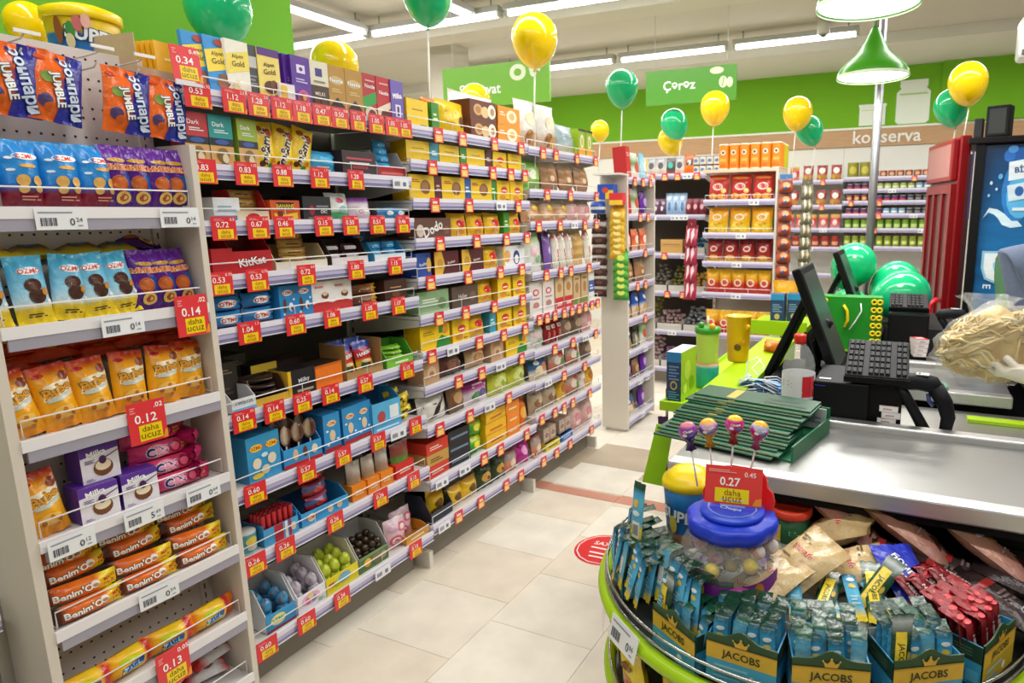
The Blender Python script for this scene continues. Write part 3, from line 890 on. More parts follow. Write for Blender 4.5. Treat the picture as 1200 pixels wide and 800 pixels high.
def rack_item(key, y, z, label, group=None, off=.045, rz=0.0, rx=0.0, ry=0.0, x=None):
    p = PROTO[key]
    xx = (XP - off) if x is None else x
    mw = Matrix.Translation((xx, y, z)) @ Matrix.Rotation(RZ + rz, 4, 'Z') @ Matrix.Rotation(rx, 4, 'X') @ Matrix.Rotation(ry, 4, 'Y')
    return spawn(key, mw, label, group)
zs = [z + .036 for z in ZP]
for i, y in enumerate((.775, .865, .945, 1.022)):
    rack_item('ozmo', y - .006, zs[0], f'blue biscuit bag with dark red base, {ORD[i]} from left on top rack shelf', 'blue biscuit bags on the rack', rz=R((-3, 2, -2, 3)[i]), rx=R(-5))
for i, y in enumerate((1.065, 1.118, 1.172, 1.216)):
    rack_item('mishka', y, zs[0], f'purple biscuit bag with orange lettering, {ORD[i]} from left on top rack shelf', 'purple biscuit bags on the rack', rz=R((2, -6, 5, -8)[i]), rx=R(-4), off=.045 + .004 * (i % 2))
for i, (y, a) in enumerate(((.770, 3), (.852, 2), (.925, -10), (.992, 8), (1.055, 10))):
    rack_item('bear', y - .008, zs[1], f'light blue biscuit bag with yellow base, {ORD[i]} from left on second rack shelf', 'light blue biscuit bags on the rack', ry=R(a * -.6), rx=R(-8), off=.048 - .004 * (i % 2))
for i, (y, a) in enumerate(((1.098, 4), (1.155, -2), (1.208, -6))):
    rack_item('mishka', y, zs[1], f'purple biscuit bag with orange lettering, {ORD[i]} from left on second rack shelf', 'purple biscuit bags on the rack', ry=R(a), rx=R(-8), off=.05)
for i, y in enumerate((.80, .90, 1.0, 1.10, 1.18)):
    rack_item('yellow_flat' if i < 4 else 'mishka', y, zs[1] + (.160 if i < 4 else .165), (f'yellow and brown bag lying flat, {ORD[i]} along the back of second rack shelf' if i < 4 else 'purple biscuit bag lying flat behind the others on second shelf of pegboard rack'), 'bags lying behind on the rack', x=XP - .105, rx=R(-82), rz=R((-8, 6, -4, 9, 40)[i]))
for i, (y, a) in enumerate(((.790, -9), (.868, -6), (.945, -3), (1.025, 4), (1.11, 7), (1.187, 4))):
    rack_item('bubo', y, zs[2], f'yellow corn puff bag with orange seams, {ORD[i]} from left on third rack shelf', 'yellow corn puff bags on the rack', ry=R(a), rx=R(-9), off=.048)
for i, (y, a) in enumerate(((.80, -8), (.90, 6), (1.0, -5), (1.1, 7), (1.19, -6))):
    rack_item('puff_flat', y, zs[2] + .155 + .012 * (i % 2), f'orange puff bag lying flat, {ORD[i]} along the back of third rack shelf', 'orange puff bags lying behind on the rack', x=XP - .10, rx=R(-70), rz=R(a))
for i, (y, a) in enumerate(((.84, 5), (.95, -8), (1.06, 4), (1.16, -3))):
    rack_item('puff_flat', y, zs[2] + .19, f'orange puff bag lying flat, {ORD[i]} atop third rack shelf', 'orange puff bags lying on top on the rack', x=XP - .115, rx=R(-78), rz=R(a))
rack_item('bubo', .802, zs[3], 'yellow corn puff bag with orange seams, alone beside the purple chocolate egg boxes', None, ry=R(-6), rx=R(-6), off=.045)
rack_item('milka', .902, zs[3], 'purple and white chocolate egg box next to the lone yellow puff bag', 'chocolate egg boxes on the rack', off=.055, rz=R(-4))
rack_item('milka', 1.002, zs[3], 'purple and white chocolate egg box next to the pink biscuit rolls', 'chocolate egg boxes on the rack', off=.055, rz=R(-4))
rack_item('milka', .925, zs[3] + .096, 'purple and white chocolate egg box stacked on top, behind the front boxes', 'chocolate egg boxes on the rack', off=.075, rz=R(-2))
for i in range(4):
    rack_item('cin', 1.118 - .012 * i, zs[3] + .047 * i, f'pink round biscuit roll pack, {ORD[i]} from bottom of its stack', 'pink biscuit rolls on the rack', off=.046 + .012 * i, rz=R(-4), ry=R(0))
for i, (y, z, a) in enumerate(((1.197, .012, 72), (1.198, .062, 66), (1.19, .114, 74))):
    rack_item('cin_end', y - .02, zs[3] + z, f'dark magenta biscuit roll lying crosswise, {ORD[i]} from bottom beside pink rolls', 'magenta biscuit rolls lying crosswise', off=.075, rz=R(a), ry=R(4))
for s_, (y0, q) in enumerate(((.838, 0), (.985, 1), (1.135, 2))):
    for i in range(4):
        rack_item('benimo', y0 + (.004, -.006, .003, -.016)[i], zs[4] + (.0, .047, .092, .128)[i], f'orange wafer bar with yellow tip, {ORD[i]} from bottom in {ORD[s_]} pile', 'orange wafer bars in three piles', off=.032 + (.0, .012, .04, .055)[i], rz=R((2, -3, 4, -2)[i] - 3), ry=R((0, 2, -1, 1)[i]))
for i, y in enumerate((.80, .905, 1.02, 1.142)):
    rack_item('cake', y + .01, zs[5] + .003, f'orange and yellow cake pack with blue patch, {ORD[i]} from left on sixth rack shelf', 'orange cake packs on the rack', off=.045, rz=R((-6, 7, -5, 4)[i]), ry=R(2))
for i, (y, z) in enumerate(((1.0, 0), (1.14, 0), (1.07, .042), (1.18, .045))):
    rack_item('redwhite', y, zs[6] + z + .02, f'grey and red cake pack, {ORD[i]} of four on the bottom rack shelf', 'grey and red cake packs on the rack', off=.085, rx=R(-66), rz=R((20, -12, 28, 6)[i]))
for i, (y, z) in enumerate(((.735, 1.855), (.838, 1.853), (.925, 1.848), (1.085, 1.838), (1.185, 1.832))):
    rack_item('jumble', y + .03, z - .02, f'orange and navy candy bag on a hook, {ORD[i]} from left above the pegboard shelves', 'candy bags hanging on the pegboard', x=XP - .055, rz=R((-4, -3, 6, -2, 3)[i]), ry=R((0, 3, 7, 5, 6)[i]))

# ---- packaging for the tall bays -----------------------------------------------------------------
def bar_std(key, desc, col, dec, w=.078, h=.168, d=.014, side=None, name='chocolate_bar', cat='chocolate bar', **k):
    mm = MB('card'); carton(mm, w, h, d, col, dec, side=side or col); proto(key, name, desc, cat, mm, w, h, d)
def box_p(key, desc, w, h, d, col, dec=(), side=None, top=None, tdec=(), name='carton', cat='box', sdec=(), left=None):
    mm = MB('card'); carton(mm, w, h, d, col, dec, side, top, sdec, tdec, left); proto(key, name, desc, cat, mm, w, h, d)
def bag_p(key, desc, w, h, d, bands, dec=(), name='snack_bag', cat='snack bag', **k):
    mm = MB('film'); bag(mm, w, h, d, bands, dec, **k); proto(key, name, desc, cat, mm, w, h, d)
def tray_p(key, desc, w, h, d, col, front, fh, dec=(), inner=None, slope=True, name='display_box', cat='display box'):
    mm = MB('card'); tray(mm, w, h, d, col, front, fh, dec, inner, slope=slope); proto(key, name, desc, cat, mm, w, h, d)

# shelf 1: bars
bar_std('ag_blue', 'blue and yellow nut chocolate bar', '#2b8fd6', [('p', [(0, .36), (1, .48), (1, .86), (0, .74)], '#f6d838'), ('t', 'Alpen', .5, .70, .016, '#4a3a1c', 6), ('t', 'Gold', .5, .58, .016, '#4a3a1c', 6), ('e', .62, .26, .24, .12, '#7a4a2a'), ('e', .5, .2, .2, .08, '#9c6438'), ('e', .6, .9, .18, .06, '#a83a2c')])
bar_std('ag_white', 'white and yellow chocolate bar', '#f3efe2', [('p', [(0, .4), (1, .52), (1, .86), (0, .74)], '#f8e060'), ('t', 'Alpen', .5, .72, .016, '#4a3a1c', 6), ('t', 'Gold', .5, .60, .016, '#4a3a1c', 6), ('e', .4, .2, .22, .1, '#ead9a8'), ('e', .62, .24, .18, .08, '#fff9e6')])
bar_std('ag_grey', 'narrow charcoal chocolate bar', '#4a4a50', [('r', .2, .6, .8, .8, '#c9c6c4'), ('l', .25, .3, .75, .5, 3, '#8f8f94')], w=.05)
bar_std('ag_choc', 'yellow chocolate bar with purple top', '#f3dc74', [('r', 0, .86, 1, 1, '#5a2a84'), ('t', 'Alpen', .5, .70, .016, '#4a2a1c', 6), ('t', 'Gold', .5, .58, .016, '#4a2a1c', 6), ('e', .5, .3, .3, .12, '#5c2f1c'), ('e', .66, .36, .16, .08, '#7a4424'), ('p', [(0, 0), (1, 0), (1, .2), (0, .1)], '#6a3a98')])
bar_std('violet', 'deep violet chocolate bar', '#5a2a9c', [('r', .28, .68, .72, .84, '#e8dff2'), ('e', .5, .76, .1, .04, '#5a2a9c'), ('l', .2, .5, .8, .6, 2, '#cfc0ea'), ('e', .55, .22, .32, .15, '#c8508a'), ('e', .5, .2, .2, .1, '#7a2f1c'), ('e', .58, .22, .1, .06, '#e8b064')], side='#4a2084')
bar_std('smallwhite', 'small white chocolate box', '#ece6e2', [('r', .1, .1, .5, .9, '#e8c23c')], h=.07, w=.06)
bar_std('brownwhite', 'cream and brown chocolate bar', '#4c3026', [('r', 0, .52, 1, 1, '#e6dfc8'), ('r', .32, .70, .68, .86, '#3a3a8a'), ('t', 'MILKI', .5, .36, .012, '#e8dccb'), ('r', .18, .06, .47, .26, '#6a452f'), ('r', .53, .06, .82, .26, '#6a452f'), ('l', .2, .58, .8, .65, 1, '#8a8468')], side='#3a241c')
bar_std('gold', 'gold chocolate bar', '#b98a34', [('e', .5, .70, .42, .09, '#d8b468'), ('t', 'Nestle', .5, .70, .016, '#ffffff', 0, '#8a6420', .04), ('p', [(.1, 0), (.9, 0), (.9, .18), (.5, .36), (.1, .18)], '#3a2418'), ('l', .2, .46, .8, .55, 2, '#e0c384')], side='#9c7428')
bar_std('redgreen', 'red and green chocolate bar', '#b3202a', [('p', [(0, .2), (1, .42), (1, .66), (0, .48)], '#2f9a3c'), ('t', 'Nestle', .5, .74, .014, '#ffffff', 0), ('e', .5, .16, .4, .14, '#e6d4c0'), ('e', .56, .14, .25, .1, '#6a3420'), ('l', .2, .84, .8, .9, 1, '#e8b0a8')], side='#8c1820')
bar_std('redbar', 'red chocolate bar', '#bd1f2a', [('t', 'Nestle', .5, .66, .014, '#ffffff', 0), ('p', [(0, .1), (1, .36), (1, .5), (0, .3)], '#e8d8c0'), ('e', .55, .16, .34, .13, '#5a2a1a'), ('l', .2, .84, .8, .9, 1, '#e8b0a8')], side='#901820')
bar_std('milkabar', 'violet and white chocolate bar', '#6a55b4', [('t', 'Milka', .5, .66, .020, '#ffffff', 8, None, .05), ('r', .3, .18, .72, .46, '#e6e0ee'), ('r', .42, .2, .6, .42, '#3a2c7a')], side='#54419c')
# shelf 2
def cubebox(key, desc, c):
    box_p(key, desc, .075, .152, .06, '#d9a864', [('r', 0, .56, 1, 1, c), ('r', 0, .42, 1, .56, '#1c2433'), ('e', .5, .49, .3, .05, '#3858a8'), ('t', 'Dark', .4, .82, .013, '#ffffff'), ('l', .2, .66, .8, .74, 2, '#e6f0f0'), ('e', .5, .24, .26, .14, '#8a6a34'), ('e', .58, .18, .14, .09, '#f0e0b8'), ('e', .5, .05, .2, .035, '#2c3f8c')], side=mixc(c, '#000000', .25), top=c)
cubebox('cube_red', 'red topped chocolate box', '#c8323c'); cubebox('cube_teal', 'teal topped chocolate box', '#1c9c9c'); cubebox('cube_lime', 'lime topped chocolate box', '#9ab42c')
bag_p('mms', 'yellow chocolate peanut bag', .082, .155, .035, '#f2cc1c', [('t', "m&m's", .45, .5, .034, '#3c2416', 78, '#fdf6e0', .05), ('e', .72, .78, .16, .09, '#b4402a'), ('e', .3, .85, .16, .06, '#8a4a1c'), ('e', .25, .14, .12, .06, '#5a2c18'), ('e', .75, .2, .1, .05, '#d87c1c'), ('e', .6, .1, .1, .05, '#3a8a3c')], seed=21)
bag_p('bluebag_flat', 'light blue wafer pack', .15, .085, .10, [(0, '#3aa6dc'), (.5, '#45b8ea'), (1, '#2f9cd6')], [('l', .3, .1, .7, .3, 2, '#f0f6fa')], seed=22, axis='h', wr=.7)
box_p('darkbox', 'dark brown box with red lettering', .165, .09, .11, '#3c2a2c', [('l', .12, .66, .88, .82, 1, '#c84a5c'), ('l', .2, .5, .8, .62, 1, '#e6d8d8'), ('r', .28, .3, .74, .42, '#a83a48'), ('l', .2, .06, .8, .2, 1, '#b88ac0')], top='#51393a')
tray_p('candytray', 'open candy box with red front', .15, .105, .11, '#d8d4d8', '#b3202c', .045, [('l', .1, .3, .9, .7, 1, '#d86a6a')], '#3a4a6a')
# shelf 3
box_p('whiteblue', 'white and blue biscuit box', .085, .075, .10, '#e8ecee', [('r', 0, 0, 1, .28, '#2f8ac4'), ('l', .15, .45, .85, .75, 2, '#9ab4c8')])
tray_p('rolltray', 'red and cream wafer roll box', .11, .10, .11, '#c8282c', '#e9dcc0', .035, [('e', .5, .5, .2, .3, '#c8282c')], '#d8b890')
box_p('banana', 'orange banana sweet box', .118, .07, .10, '#d8581c', [('r', .2, .56, .8, .9, '#2c1c14'), ('t', 'BANANE', .5, .73, .013, '#f6d43c'), ('p', [(.1, .06), (.45, .02), (.9, .14), (.9, .44), (.5, .34), (.1, .4)], '#f4c82c'), ('e', .3, .36, .1, .14, '#7a2c14')], top='#3a2a20')
box_p('blackbox', 'black display carton', .125, .085, .10, '#26262c', [('e', .3, .44, .1, .2, '#a82838'), ('l', .46, .56, .9, .72, 1, '#8c8c94'), ('t', 'ok!', .72, .42, .018, '#e6e6e6'), ('l', .15, .1, .8, .24, 1, '#6a6a72')], top='#17171b')
bag_p('greenwhite', 'white and green sweet bag', .105, .10, .04, [(0, '#2c9c5c'), (.25, '#57b47c'), (.4, '#eef2ee'), (1, '#dfe8e8')], [('e', .5, .72, .2, .1, '#d84a6a'), ('e', .6, .4, .2, .14, '#8cc8c8')], seed=23)
bag_p('lilac', 'lilac and white sweet bag', .11, .085, .05, [(0, '#d8c4dc'), (.7, '#efe2ee'), (.85, '#a45cb4'), (1, '#8a3c9c')], [('e', .5, .4, .3, .2, '#f6eef4'), ('e', .4, .36, .1, .1, '#e0a8b4')], seed=24)
bag_p('bluesmall', 'small blue sweet pack', .09, .05, .05, [(0, '#2c78b4'), (1, '#4ca0d4')], [('e', .5, .5, .2, .2, '#e8f0f4')], seed=25, axis='h')
# shelf 4
box_p('redbox', 'plain red chocolate box', .07, .085, .10, '#c01c24', [('r', .0, 0, 1, .06, '#e8e0dc')], top='#a01820')
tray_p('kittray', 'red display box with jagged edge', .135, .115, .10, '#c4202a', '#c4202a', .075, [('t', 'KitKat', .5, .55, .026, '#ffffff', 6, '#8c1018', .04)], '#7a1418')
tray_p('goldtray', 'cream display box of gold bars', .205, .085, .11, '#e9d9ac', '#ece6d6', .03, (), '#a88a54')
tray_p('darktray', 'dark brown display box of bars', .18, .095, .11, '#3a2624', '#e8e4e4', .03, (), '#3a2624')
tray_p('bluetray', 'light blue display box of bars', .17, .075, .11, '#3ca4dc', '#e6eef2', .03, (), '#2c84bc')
bag_p('goldbar', 'gold wrapped wafer bar', .105, .03, .028, [(0, '#a8762c'), (.2, '#d8b464'), (.8, '#c89c4c'), (1, '#8a5c20')], [('r', .25, .4, .75, .56, '#7a3c1c')], name='wafer_bar', cat='wafer bar', axis='h', seed=26, udir=True, wr=.5, ny=6)
bag_p('snickbar', 'brown wrapped chocolate bar', .08, .032, .03, [(0, '#2c1a18'), (1, '#43292a')], [('r', .16, .3, .84, .75, '#e4dce4'), ('l', .22, .4, .78, .64, 1, '#3a4a9c')], name='chocolate_bar', cat='chocolate bar', axis='h', seed=27, ny=6)
bag_p('bluebar', 'light blue coconut bar', .075, .032, .032, [(0, '#2480c0'), (.5, '#58bce8'), (1, '#2480c0')], [('l', .25, .3, .75, .7, 1, '#e8f4fa')], name='chocolate_bar', cat='chocolate bar', axis='h', seed=28, udir=True, ny=6)
# shelf 5
bag_p('ozmopack', 'blue biscuit pack lying down', .11, .05, .06, [(0, '#8a1a2c'), (.15, '#2a7cbc'), (1, '#2f8ccc')], [('e', .5, .5, .28, .26, '#f4f4f4'), ('t', 'OZMO', .5, .5, .014, '#d84c28', 0, None, .05)], name='biscuit_pack', cat='biscuit pack', axis='h', seed=29)
box_p('ozmocart', 'blue carton with white bottle picture', .066, .115, .08, '#2b8ccc', [('e', .5, .78, .3, .09, '#eef4f6'), ('t', 'OZMO', .5, .78, .012, '#d84c28', 0, None, .04), ('e', .3, .4, .1, .22, '#6a3c2c'), ('e', .66, .34, .14, .14, '#f0f4f4'), ('e', .7, .3, .07, .08, '#7a4a34'), ('e', .2, .14, .06, .04, '#dfeef6'), ('e', .84, .56, .06, .04, '#dfeef6')])
box_p('kinder', 'white and red chocolate carton', .088, .115, .07, '#f2efec', [('r', 0, 0, 1, .34, '#cf3a3c'), ('e', .62, .54, .18, .12, '#6a4028'), ('e', .62, .60, .13, .07, '#e6c8a6'), ('p', [(0, .3), (.5, .38), (1, .28), (1, .35), (.5, .46), (0, .36)], '#f2efec'), ('t', 'kinder', .36, .84, .011, '#d8443c', 0, None, .04)])
bag_p('brownbar', 'brown and yellow wafer pack', .135, .04, .06, [(0, '#5c341c'), (.7, '#8a5428'), (.8, '#e8b420'), (1, '#d8a018')], [('l', .2, .35, .7, .65, 1, '#e8d0a8')], name='wafer_bar', cat='wafer bar', axis='h', seed=30, udir=True)
box_p('brownbox', 'dark brown cocoa box', .12, .085, .09, '#4a2a22', [('l', .25, .6, .75, .72, 1, '#c89c6c'), ('e', .5, .3, .2, .14, '#7a4a34')])
# shelf 6
box_p('blacktall', 'black chocolate carton', .085, .15, .10, '#3a322e', [('l', .2, .75, .8, .88, 2, '#8a7a64'), ('l', .2, .3, .8, .5, 2, '#5c5044')])
tray_p('twist', 'white and blue bar box', .085, .075, .10, '#d8dce0', '#e4e8ea', .045, [('t', 'TWISTIX', .5, .7, .012, '#4a6a8a'), ('r', 0, 0, 1, .3, '#5cb0d8')], '#3a2a24')
tray_p('brownbars', 'brown and yellow box of dark bars', .12, .085, .11, '#5a3c2c', '#d8b03c', .026, (), '#2c1c16')
bag_p('darkbar', 'dark brown bar in crinkled wrapper', .10, .022, .08, [(0, '#241814'), (.5, '#3a2822'), (1, '#241814')], [('l', .2, .3, .8, .7, 1, '#a89888')], name='chocolate_bar', cat='chocolate bar', axis='h', seed=31, ny=6)
box_p('foreter', 'black and yellow chocolate carton', .10, .11, .07, '#26221e', [('r', 0, .7, 1, 1, '#e0c038'), ('t', 'FORETER', .55, .5, .012, '#e6e0d0'), ('r', 0, 0, 1, .2, '#d8b830'), ('r', .85, .2, 1, .7, '#3c8cb8')])
box_p('milky', 'black bar box with yellow edge', .11, .09, .10, '#221f26', [('r', 0, 0, .12, 1, '#e8b82c'), ('t', 'Milky', .58, .55, .020, '#e8e8f0', 6), ('l', .3, .12, .9, .3, 1, '#b8a88c')], top='#1a171a', left='#e8b82c')
box_p('orangebox', 'orange chocolate box', .125, .085, .10, '#e8781c', [('r', .0, .9, 1, 1, '#c8601a')], top='#2a1c18', side='#f08424')
tray_p('cardboard', 'brown cardboard box of gummy bags', .19, .135, .13, '#a8804c', '#b08a58', .03, (), '#7a5a34', slope=False)
bag_p('haribo', 'red and yellow gummy sweet bag', .085, .12, .035, [(0, '#e0b028'), (.3, '#e8c030'), (.42, '#c8242c'), (.7, '#cc2a30'), (.8, '#2c4ca8'), (1, '#3454b4')], [('t', 'HARIBO', .5, .58, .015, '#ffffff', 8, '#8c1820', .04), ('e', .4, .2, .2, .12, '#4a6a3c'), ('e', .62, .16, .14, .1, '#8a2838'), ('e', .5, .32, .3, .06, '#f0e0b0')], seed=32)
tray_p('greentray', 'green display box of chews', .15, .10, .12, '#4ca42c', '#7cc43c', .04, [('l', .3, .3, .8, .7, 1, '#eef6e0')], '#3a7c24')
bag_p('greenchew', 'green chew pack', .10, .02, .09, [(0, '#6ab42c'), (.5, '#9cd43c'), (1, '#5aa424')], [('l', .3, .3, .7, .7, 1, '#eef6e0')], name='chew_pack', cat='sweet', axis='h', seed=33, ny=6)
# shelf 7
box_p('ozmoegg', 'wide blue biscuit egg carton', .125, .155, .10, '#3a9cd2', [('e', .28, .74, .2, .08, '#f2d43c'), ('t', 'OZMO', .28, .74, .013, '#d84c28', 0, None, .04), ('e', .76, .74, .2, .08, '#f2d43c'), ('t', 'OZMO', .76, .74, .013, '#d84c28', 0, None, .04), ('e', .26, .4, .13, .12, '#e9dcc4'), ('e', .72, .42, .13, .12, '#e9dcc4'), ('e', .5, .22, .13, .1, '#e0d0b4'), ('e', .26, .13, .18, .06, '#f2d43c'), ('e', .5, .55, .1, .05, '#cfe6f2')], side='#2f86bc')
tray_p('lollytray', 'blue display box of chocolate lollies', .155, .12, .12, '#2f8ccc', '#3a9cd8', .07, [('e', .3, .6, .07, .3, '#d8c0a0'), ('e', .55, .62, .06, .28, '#6a3c2c'), ('r', 0, 0, 1, .2, '#b8242c'), ('e', .8, .6, .08, .25, '#e9dcc4')], '#7a1c24')
box_p('bluecart', 'blue biscuit carton with clouds', .075, .145, .10, '#3496d4', [('e', .5, .74, .28, .08, '#f4e9b8'), ('t', 'OZMO', .5, .74, .012, '#d84c28', 0, None, .04), ('e', .5, .42, .18, .15, '#e4ceac'), ('e', .2, .56, .08, .03, '#e6f2f8'), ('e', .8, .3, .08, .03, '#e6f2f8'), ('e', .2, .2, .08, .03, '#e6f2f8'), ('r', 0, 0, 1, .12, '#a82430')], side='#2a7cb8')
tray_p('bluetall', 'pale blue carton tray', .15, .155, .12, '#4cacde', '#58b4e2', .12, [('r', .6, .35, .92, .8, '#e6eef2'), ('e', .3, .5, .14, .2, '#b84c4c'), ('l', .1, .06, .9, .16, 1, '#e8f0f4')], '#2a6a9c')
bag_p('yellowchew', 'yellow wrapped chew', .07, .028, .03, [(0, '#e0c018'), (.5, '#f0d828'), (1, '#d0b010')], [('r', .3, .3, .7, .7, '#5a4a1c')], name='chew_sweet', cat='sweet', axis='h', seed=34, ny=6)
# shelf 8
mm = MB('card'); can(mm, .035, .075, '#4c9ca8', '#c8c8c4', [('e', .5, .6, .3, .2, '#e0c84c'), ('e', .5, .3, .25, .12, '#d8d0c0')]); proto('tin', 'drink_tin', 'small teal tin', 'tin', mm, .07, .075, .07)
tray_p('sticktray', 'blue and red box of straws', .135, .075, .11, '#3c98d0', '#4aa4d8', .06, [('r', .3, 0, .55, 1, '#b82430'), ('r', .60, 0, .68, 1, '#e8e4e4'), ('r', .72, 0, .78, 1, '#b82430'), ('e', .85, .5, .08, .25, '#e8d8c0')], '#8a1c28', slope=False)
mm = MB('film'); mm.use('plastic'); mm.lathe([(.008, 0, '#c02a34'), (.008, .10, '#c8303a'), (.0075, .101, '#6a1018'), (.0, .101, '#6a1018')], 8); proto('straw', 'candy_straw', 'red candy straw', 'sweet', mm, .016, .101, .016)
tray_p('bluered', 'blue display box of red packs', .205, .085, .13, '#3496d4', '#3fa2dc', .05, [('e', .2, .5, .08, .3, '#f2e4b4'), ('t', 'OZMO', .2, .5, .012, '#d84c28'), ('e', .6, .5, .06, .3, '#e4ceac'), ('e', .8, .5, .06, .25, '#e4ceac')], '#1c4c74')
bag_p('redpack', 'dark red biscuit pack', .10, .055, .05, [(0, '#8a1420'), (.4, '#b02430'), (.6, '#3a78b0'), (1, '#a01c28')], [('e', .5, .5, .2, .2, '#d84a44')], name='biscuit_pack', cat='biscuit pack', axis='h', seed=35)
def clearpack(key, desc, w, h, bands, base, dec=()):
    mm = MB('film'); bag(mm, w, h, .045, bands, dec, seed=len(key) + 3); mm.use('card'); mm.box(-w / 2, w / 2, -.03, .03, 0, h * .42, base)
    decals(mm, lambda u, v, o: Vector(((u - .5) * w, -.03 - o, v * h * .42)), w, h * .42, [('l', .2, .3, .8, .7, 2, '#f6e0b8')]); proto(key, 'sweet_box', desc, 'sweet box', mm, w, h, .06)
clearpack('orangepack', 'orange sweet box under clear bag', .068, .15, [(0, '#b08458'), (.6, '#a88a70'), (.8, '#c8bcb0'), (1, '#d8d0c8')], '#ee8a1c')
clearpack('redlolly', 'red box with lollipops and green ribbon', .11, .15, [(0, '#a03038'), (.35, '#b8242c'), (.5, '#3c9c3c'), (.62, '#7a5a3c'), (.9, '#a84048'), (1, '#c8b8b0')], '#d8302c')
# shelf 9
def eggbox(key, desc, w, col, front, dec, eggc):
    tray_p(key, desc, w, .15, .16, col, front, .065, dec, '#d8d8dc')
eggbox('egg_blue', 'blue display box of foil chocolate eggs', .115, '#dfe6ea', '#3a9cd4', [('e', .4, .55, .26, .3, '#f2e4a4'), ('t', 'OZMO', .4, .55, .016, '#3c9c3c'), ('r', 0, 0, 1, .14, '#8a1c2c')], None)
eggbox('egg_white', 'white display box of silver chocolate eggs', .125, '#eceaf0', '#f0eef4', [('e', .45, .55, .34, .34, '#e8b4cc'), ('e', .35, .5, .1, .2, '#d86a9c'), ('e', .55, .5, .1, .2, '#7a9ad0'), ('e', .45, .7, .1, .15, '#f2d87c'), ('l', .7, .1, .95, .3, 2, '#5aa878')], None)
eggbox('egg_yellow', 'yellow display box of lime chocolate eggs', .155, '#d8d4c4', '#e8d81c', [('e', .55, .6, .2, .3, '#7ab0d0'), ('l', .06, .5, .3, .8, 1, '#c4302c'), ('e', .3, .45, .1, .2, '#b8c83c')], None)
eggbox('candy_green', 'green display box of dark wrapped candies', .155, '#c9c9c4', '#5a7a4c', [('e', .28, .5, .12, .28, '#f2b81c'), ('e', .6, .5, .18, .3, '#8a7a4c'), ('e', .82, .45, .1, .26, '#b89c7c'), ('r', 0, .84, 1, 1, '#7a9a6a')], None)
def eggm(key, desc, col, spot):
    mm = MB('film'); mm.ball((0, 0, .03), .022, lambda a, th: C(col) if (math.sin(a * 3 + th * 2) < .55) else C(spot), 10, 8, (1, 1, 1.35)); proto(key, 'chocolate_egg', desc, 'chocolate egg', mm, .044, .06, .044)
eggm('eggb', 'blue and brown foil chocolate egg', '#3a94c8', '#6a4a3c'); eggm('eggw', 'silver foil chocolate egg', '#c4bcc6', '#8a7c94'); eggm('eggy', 'lime yellow chocolate egg', '#b4c42c', '#d8dc5c')
mm = MB('film'); mm.ball((0, 0, .02), .018, lambda a, th: C('#3a2c1c') if math.sin(a * 4) < .3 else C('#c89c24'), 8, 6); proto('darkcandy', 'wrapped_candy', 'dark wrapped candy', 'sweet', mm, .036, .04, .036)
bag_p('pinkbag', 'pink swirl lollipop bag', .12, .13, .06, [(0, '#d8b0a8'), (.3, '#d89cb0'), (.6, '#e8c4cc'), (.9, '#d8b4c0'), (1, '#e8dce0')], [('e', .36, .3, .26, .17, '#c85a70'), ('e', .36, .3, .17, .11, '#f0d4d4'), ('e', .36, .3, .09, .06, '#c85a70'), ('e', .7, .68, .22, .15, '#d86a7c'), ('e', .7, .68, .13, .09, '#f2dcdc'), ('e', .3, .74, .2, .12, '#c8a4b8')], seed=37, name='lollipop_bag', cat='candy bag')
tray_p('orangetray', 'low orange sweet tray', .14, .05, .12, '#e09a2c', '#e8a83c', .035, [('l', .2, .3, .8, .7, 1, '#fdf0d0')], '#a86a1c')
# ---- second bay
def ybox(key, desc, w, h, dec, col='#f3cb18', **k):
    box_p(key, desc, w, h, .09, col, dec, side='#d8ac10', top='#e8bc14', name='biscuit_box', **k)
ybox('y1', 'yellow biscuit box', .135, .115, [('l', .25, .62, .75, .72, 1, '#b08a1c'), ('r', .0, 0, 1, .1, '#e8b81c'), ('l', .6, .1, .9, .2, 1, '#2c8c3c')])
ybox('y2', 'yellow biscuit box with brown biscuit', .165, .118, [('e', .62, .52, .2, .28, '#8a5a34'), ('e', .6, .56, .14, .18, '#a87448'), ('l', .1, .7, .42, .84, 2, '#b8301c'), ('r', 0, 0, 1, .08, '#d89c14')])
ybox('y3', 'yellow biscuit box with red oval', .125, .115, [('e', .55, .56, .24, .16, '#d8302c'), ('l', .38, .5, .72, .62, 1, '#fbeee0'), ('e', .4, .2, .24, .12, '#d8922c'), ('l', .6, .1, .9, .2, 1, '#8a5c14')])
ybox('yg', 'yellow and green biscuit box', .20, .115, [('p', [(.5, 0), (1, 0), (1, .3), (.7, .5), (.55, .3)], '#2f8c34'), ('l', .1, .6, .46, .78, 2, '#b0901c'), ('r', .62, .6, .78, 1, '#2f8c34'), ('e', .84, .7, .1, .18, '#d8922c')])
box_p('yend_g', 'narrow green biscuit box end', .048, .118, .09, '#3c8c2c', [('l', .2, .4, .8, .7, 2, '#d8e8b0')])
box_p('yend_t', 'narrow teal biscuit box end', .055, .118, .09, '#3a9cb4', [('l', .2, .4, .8, .7, 2, '#d8ecf0')])
box_p('yend_b', 'narrow blue biscuit box end', .05, .118, .09, '#2c5ca8', [('l', .2, .4, .8, .7, 2, '#d0dcf0')])
box_p('yend_m', 'narrow maroon biscuit box end', .05, .118, .09, '#5c2430', [('l', .2, .4, .8, .7, 2, '#d8b8b8')])
bag_p('ybag', 'large yellow biscuit bag', .19, .15, .06, [(0, '#e0b414'), (.5, '#f2cc1c'), (1, '#e0b818')], [('e', .78, .4, .12, .16, '#6a3c1c'), ('l', .2, .6, .6, .7, 1, '#b08a14'), ('l', .2, .3, .5, .36, 1, '#b08a14')], seed=41)
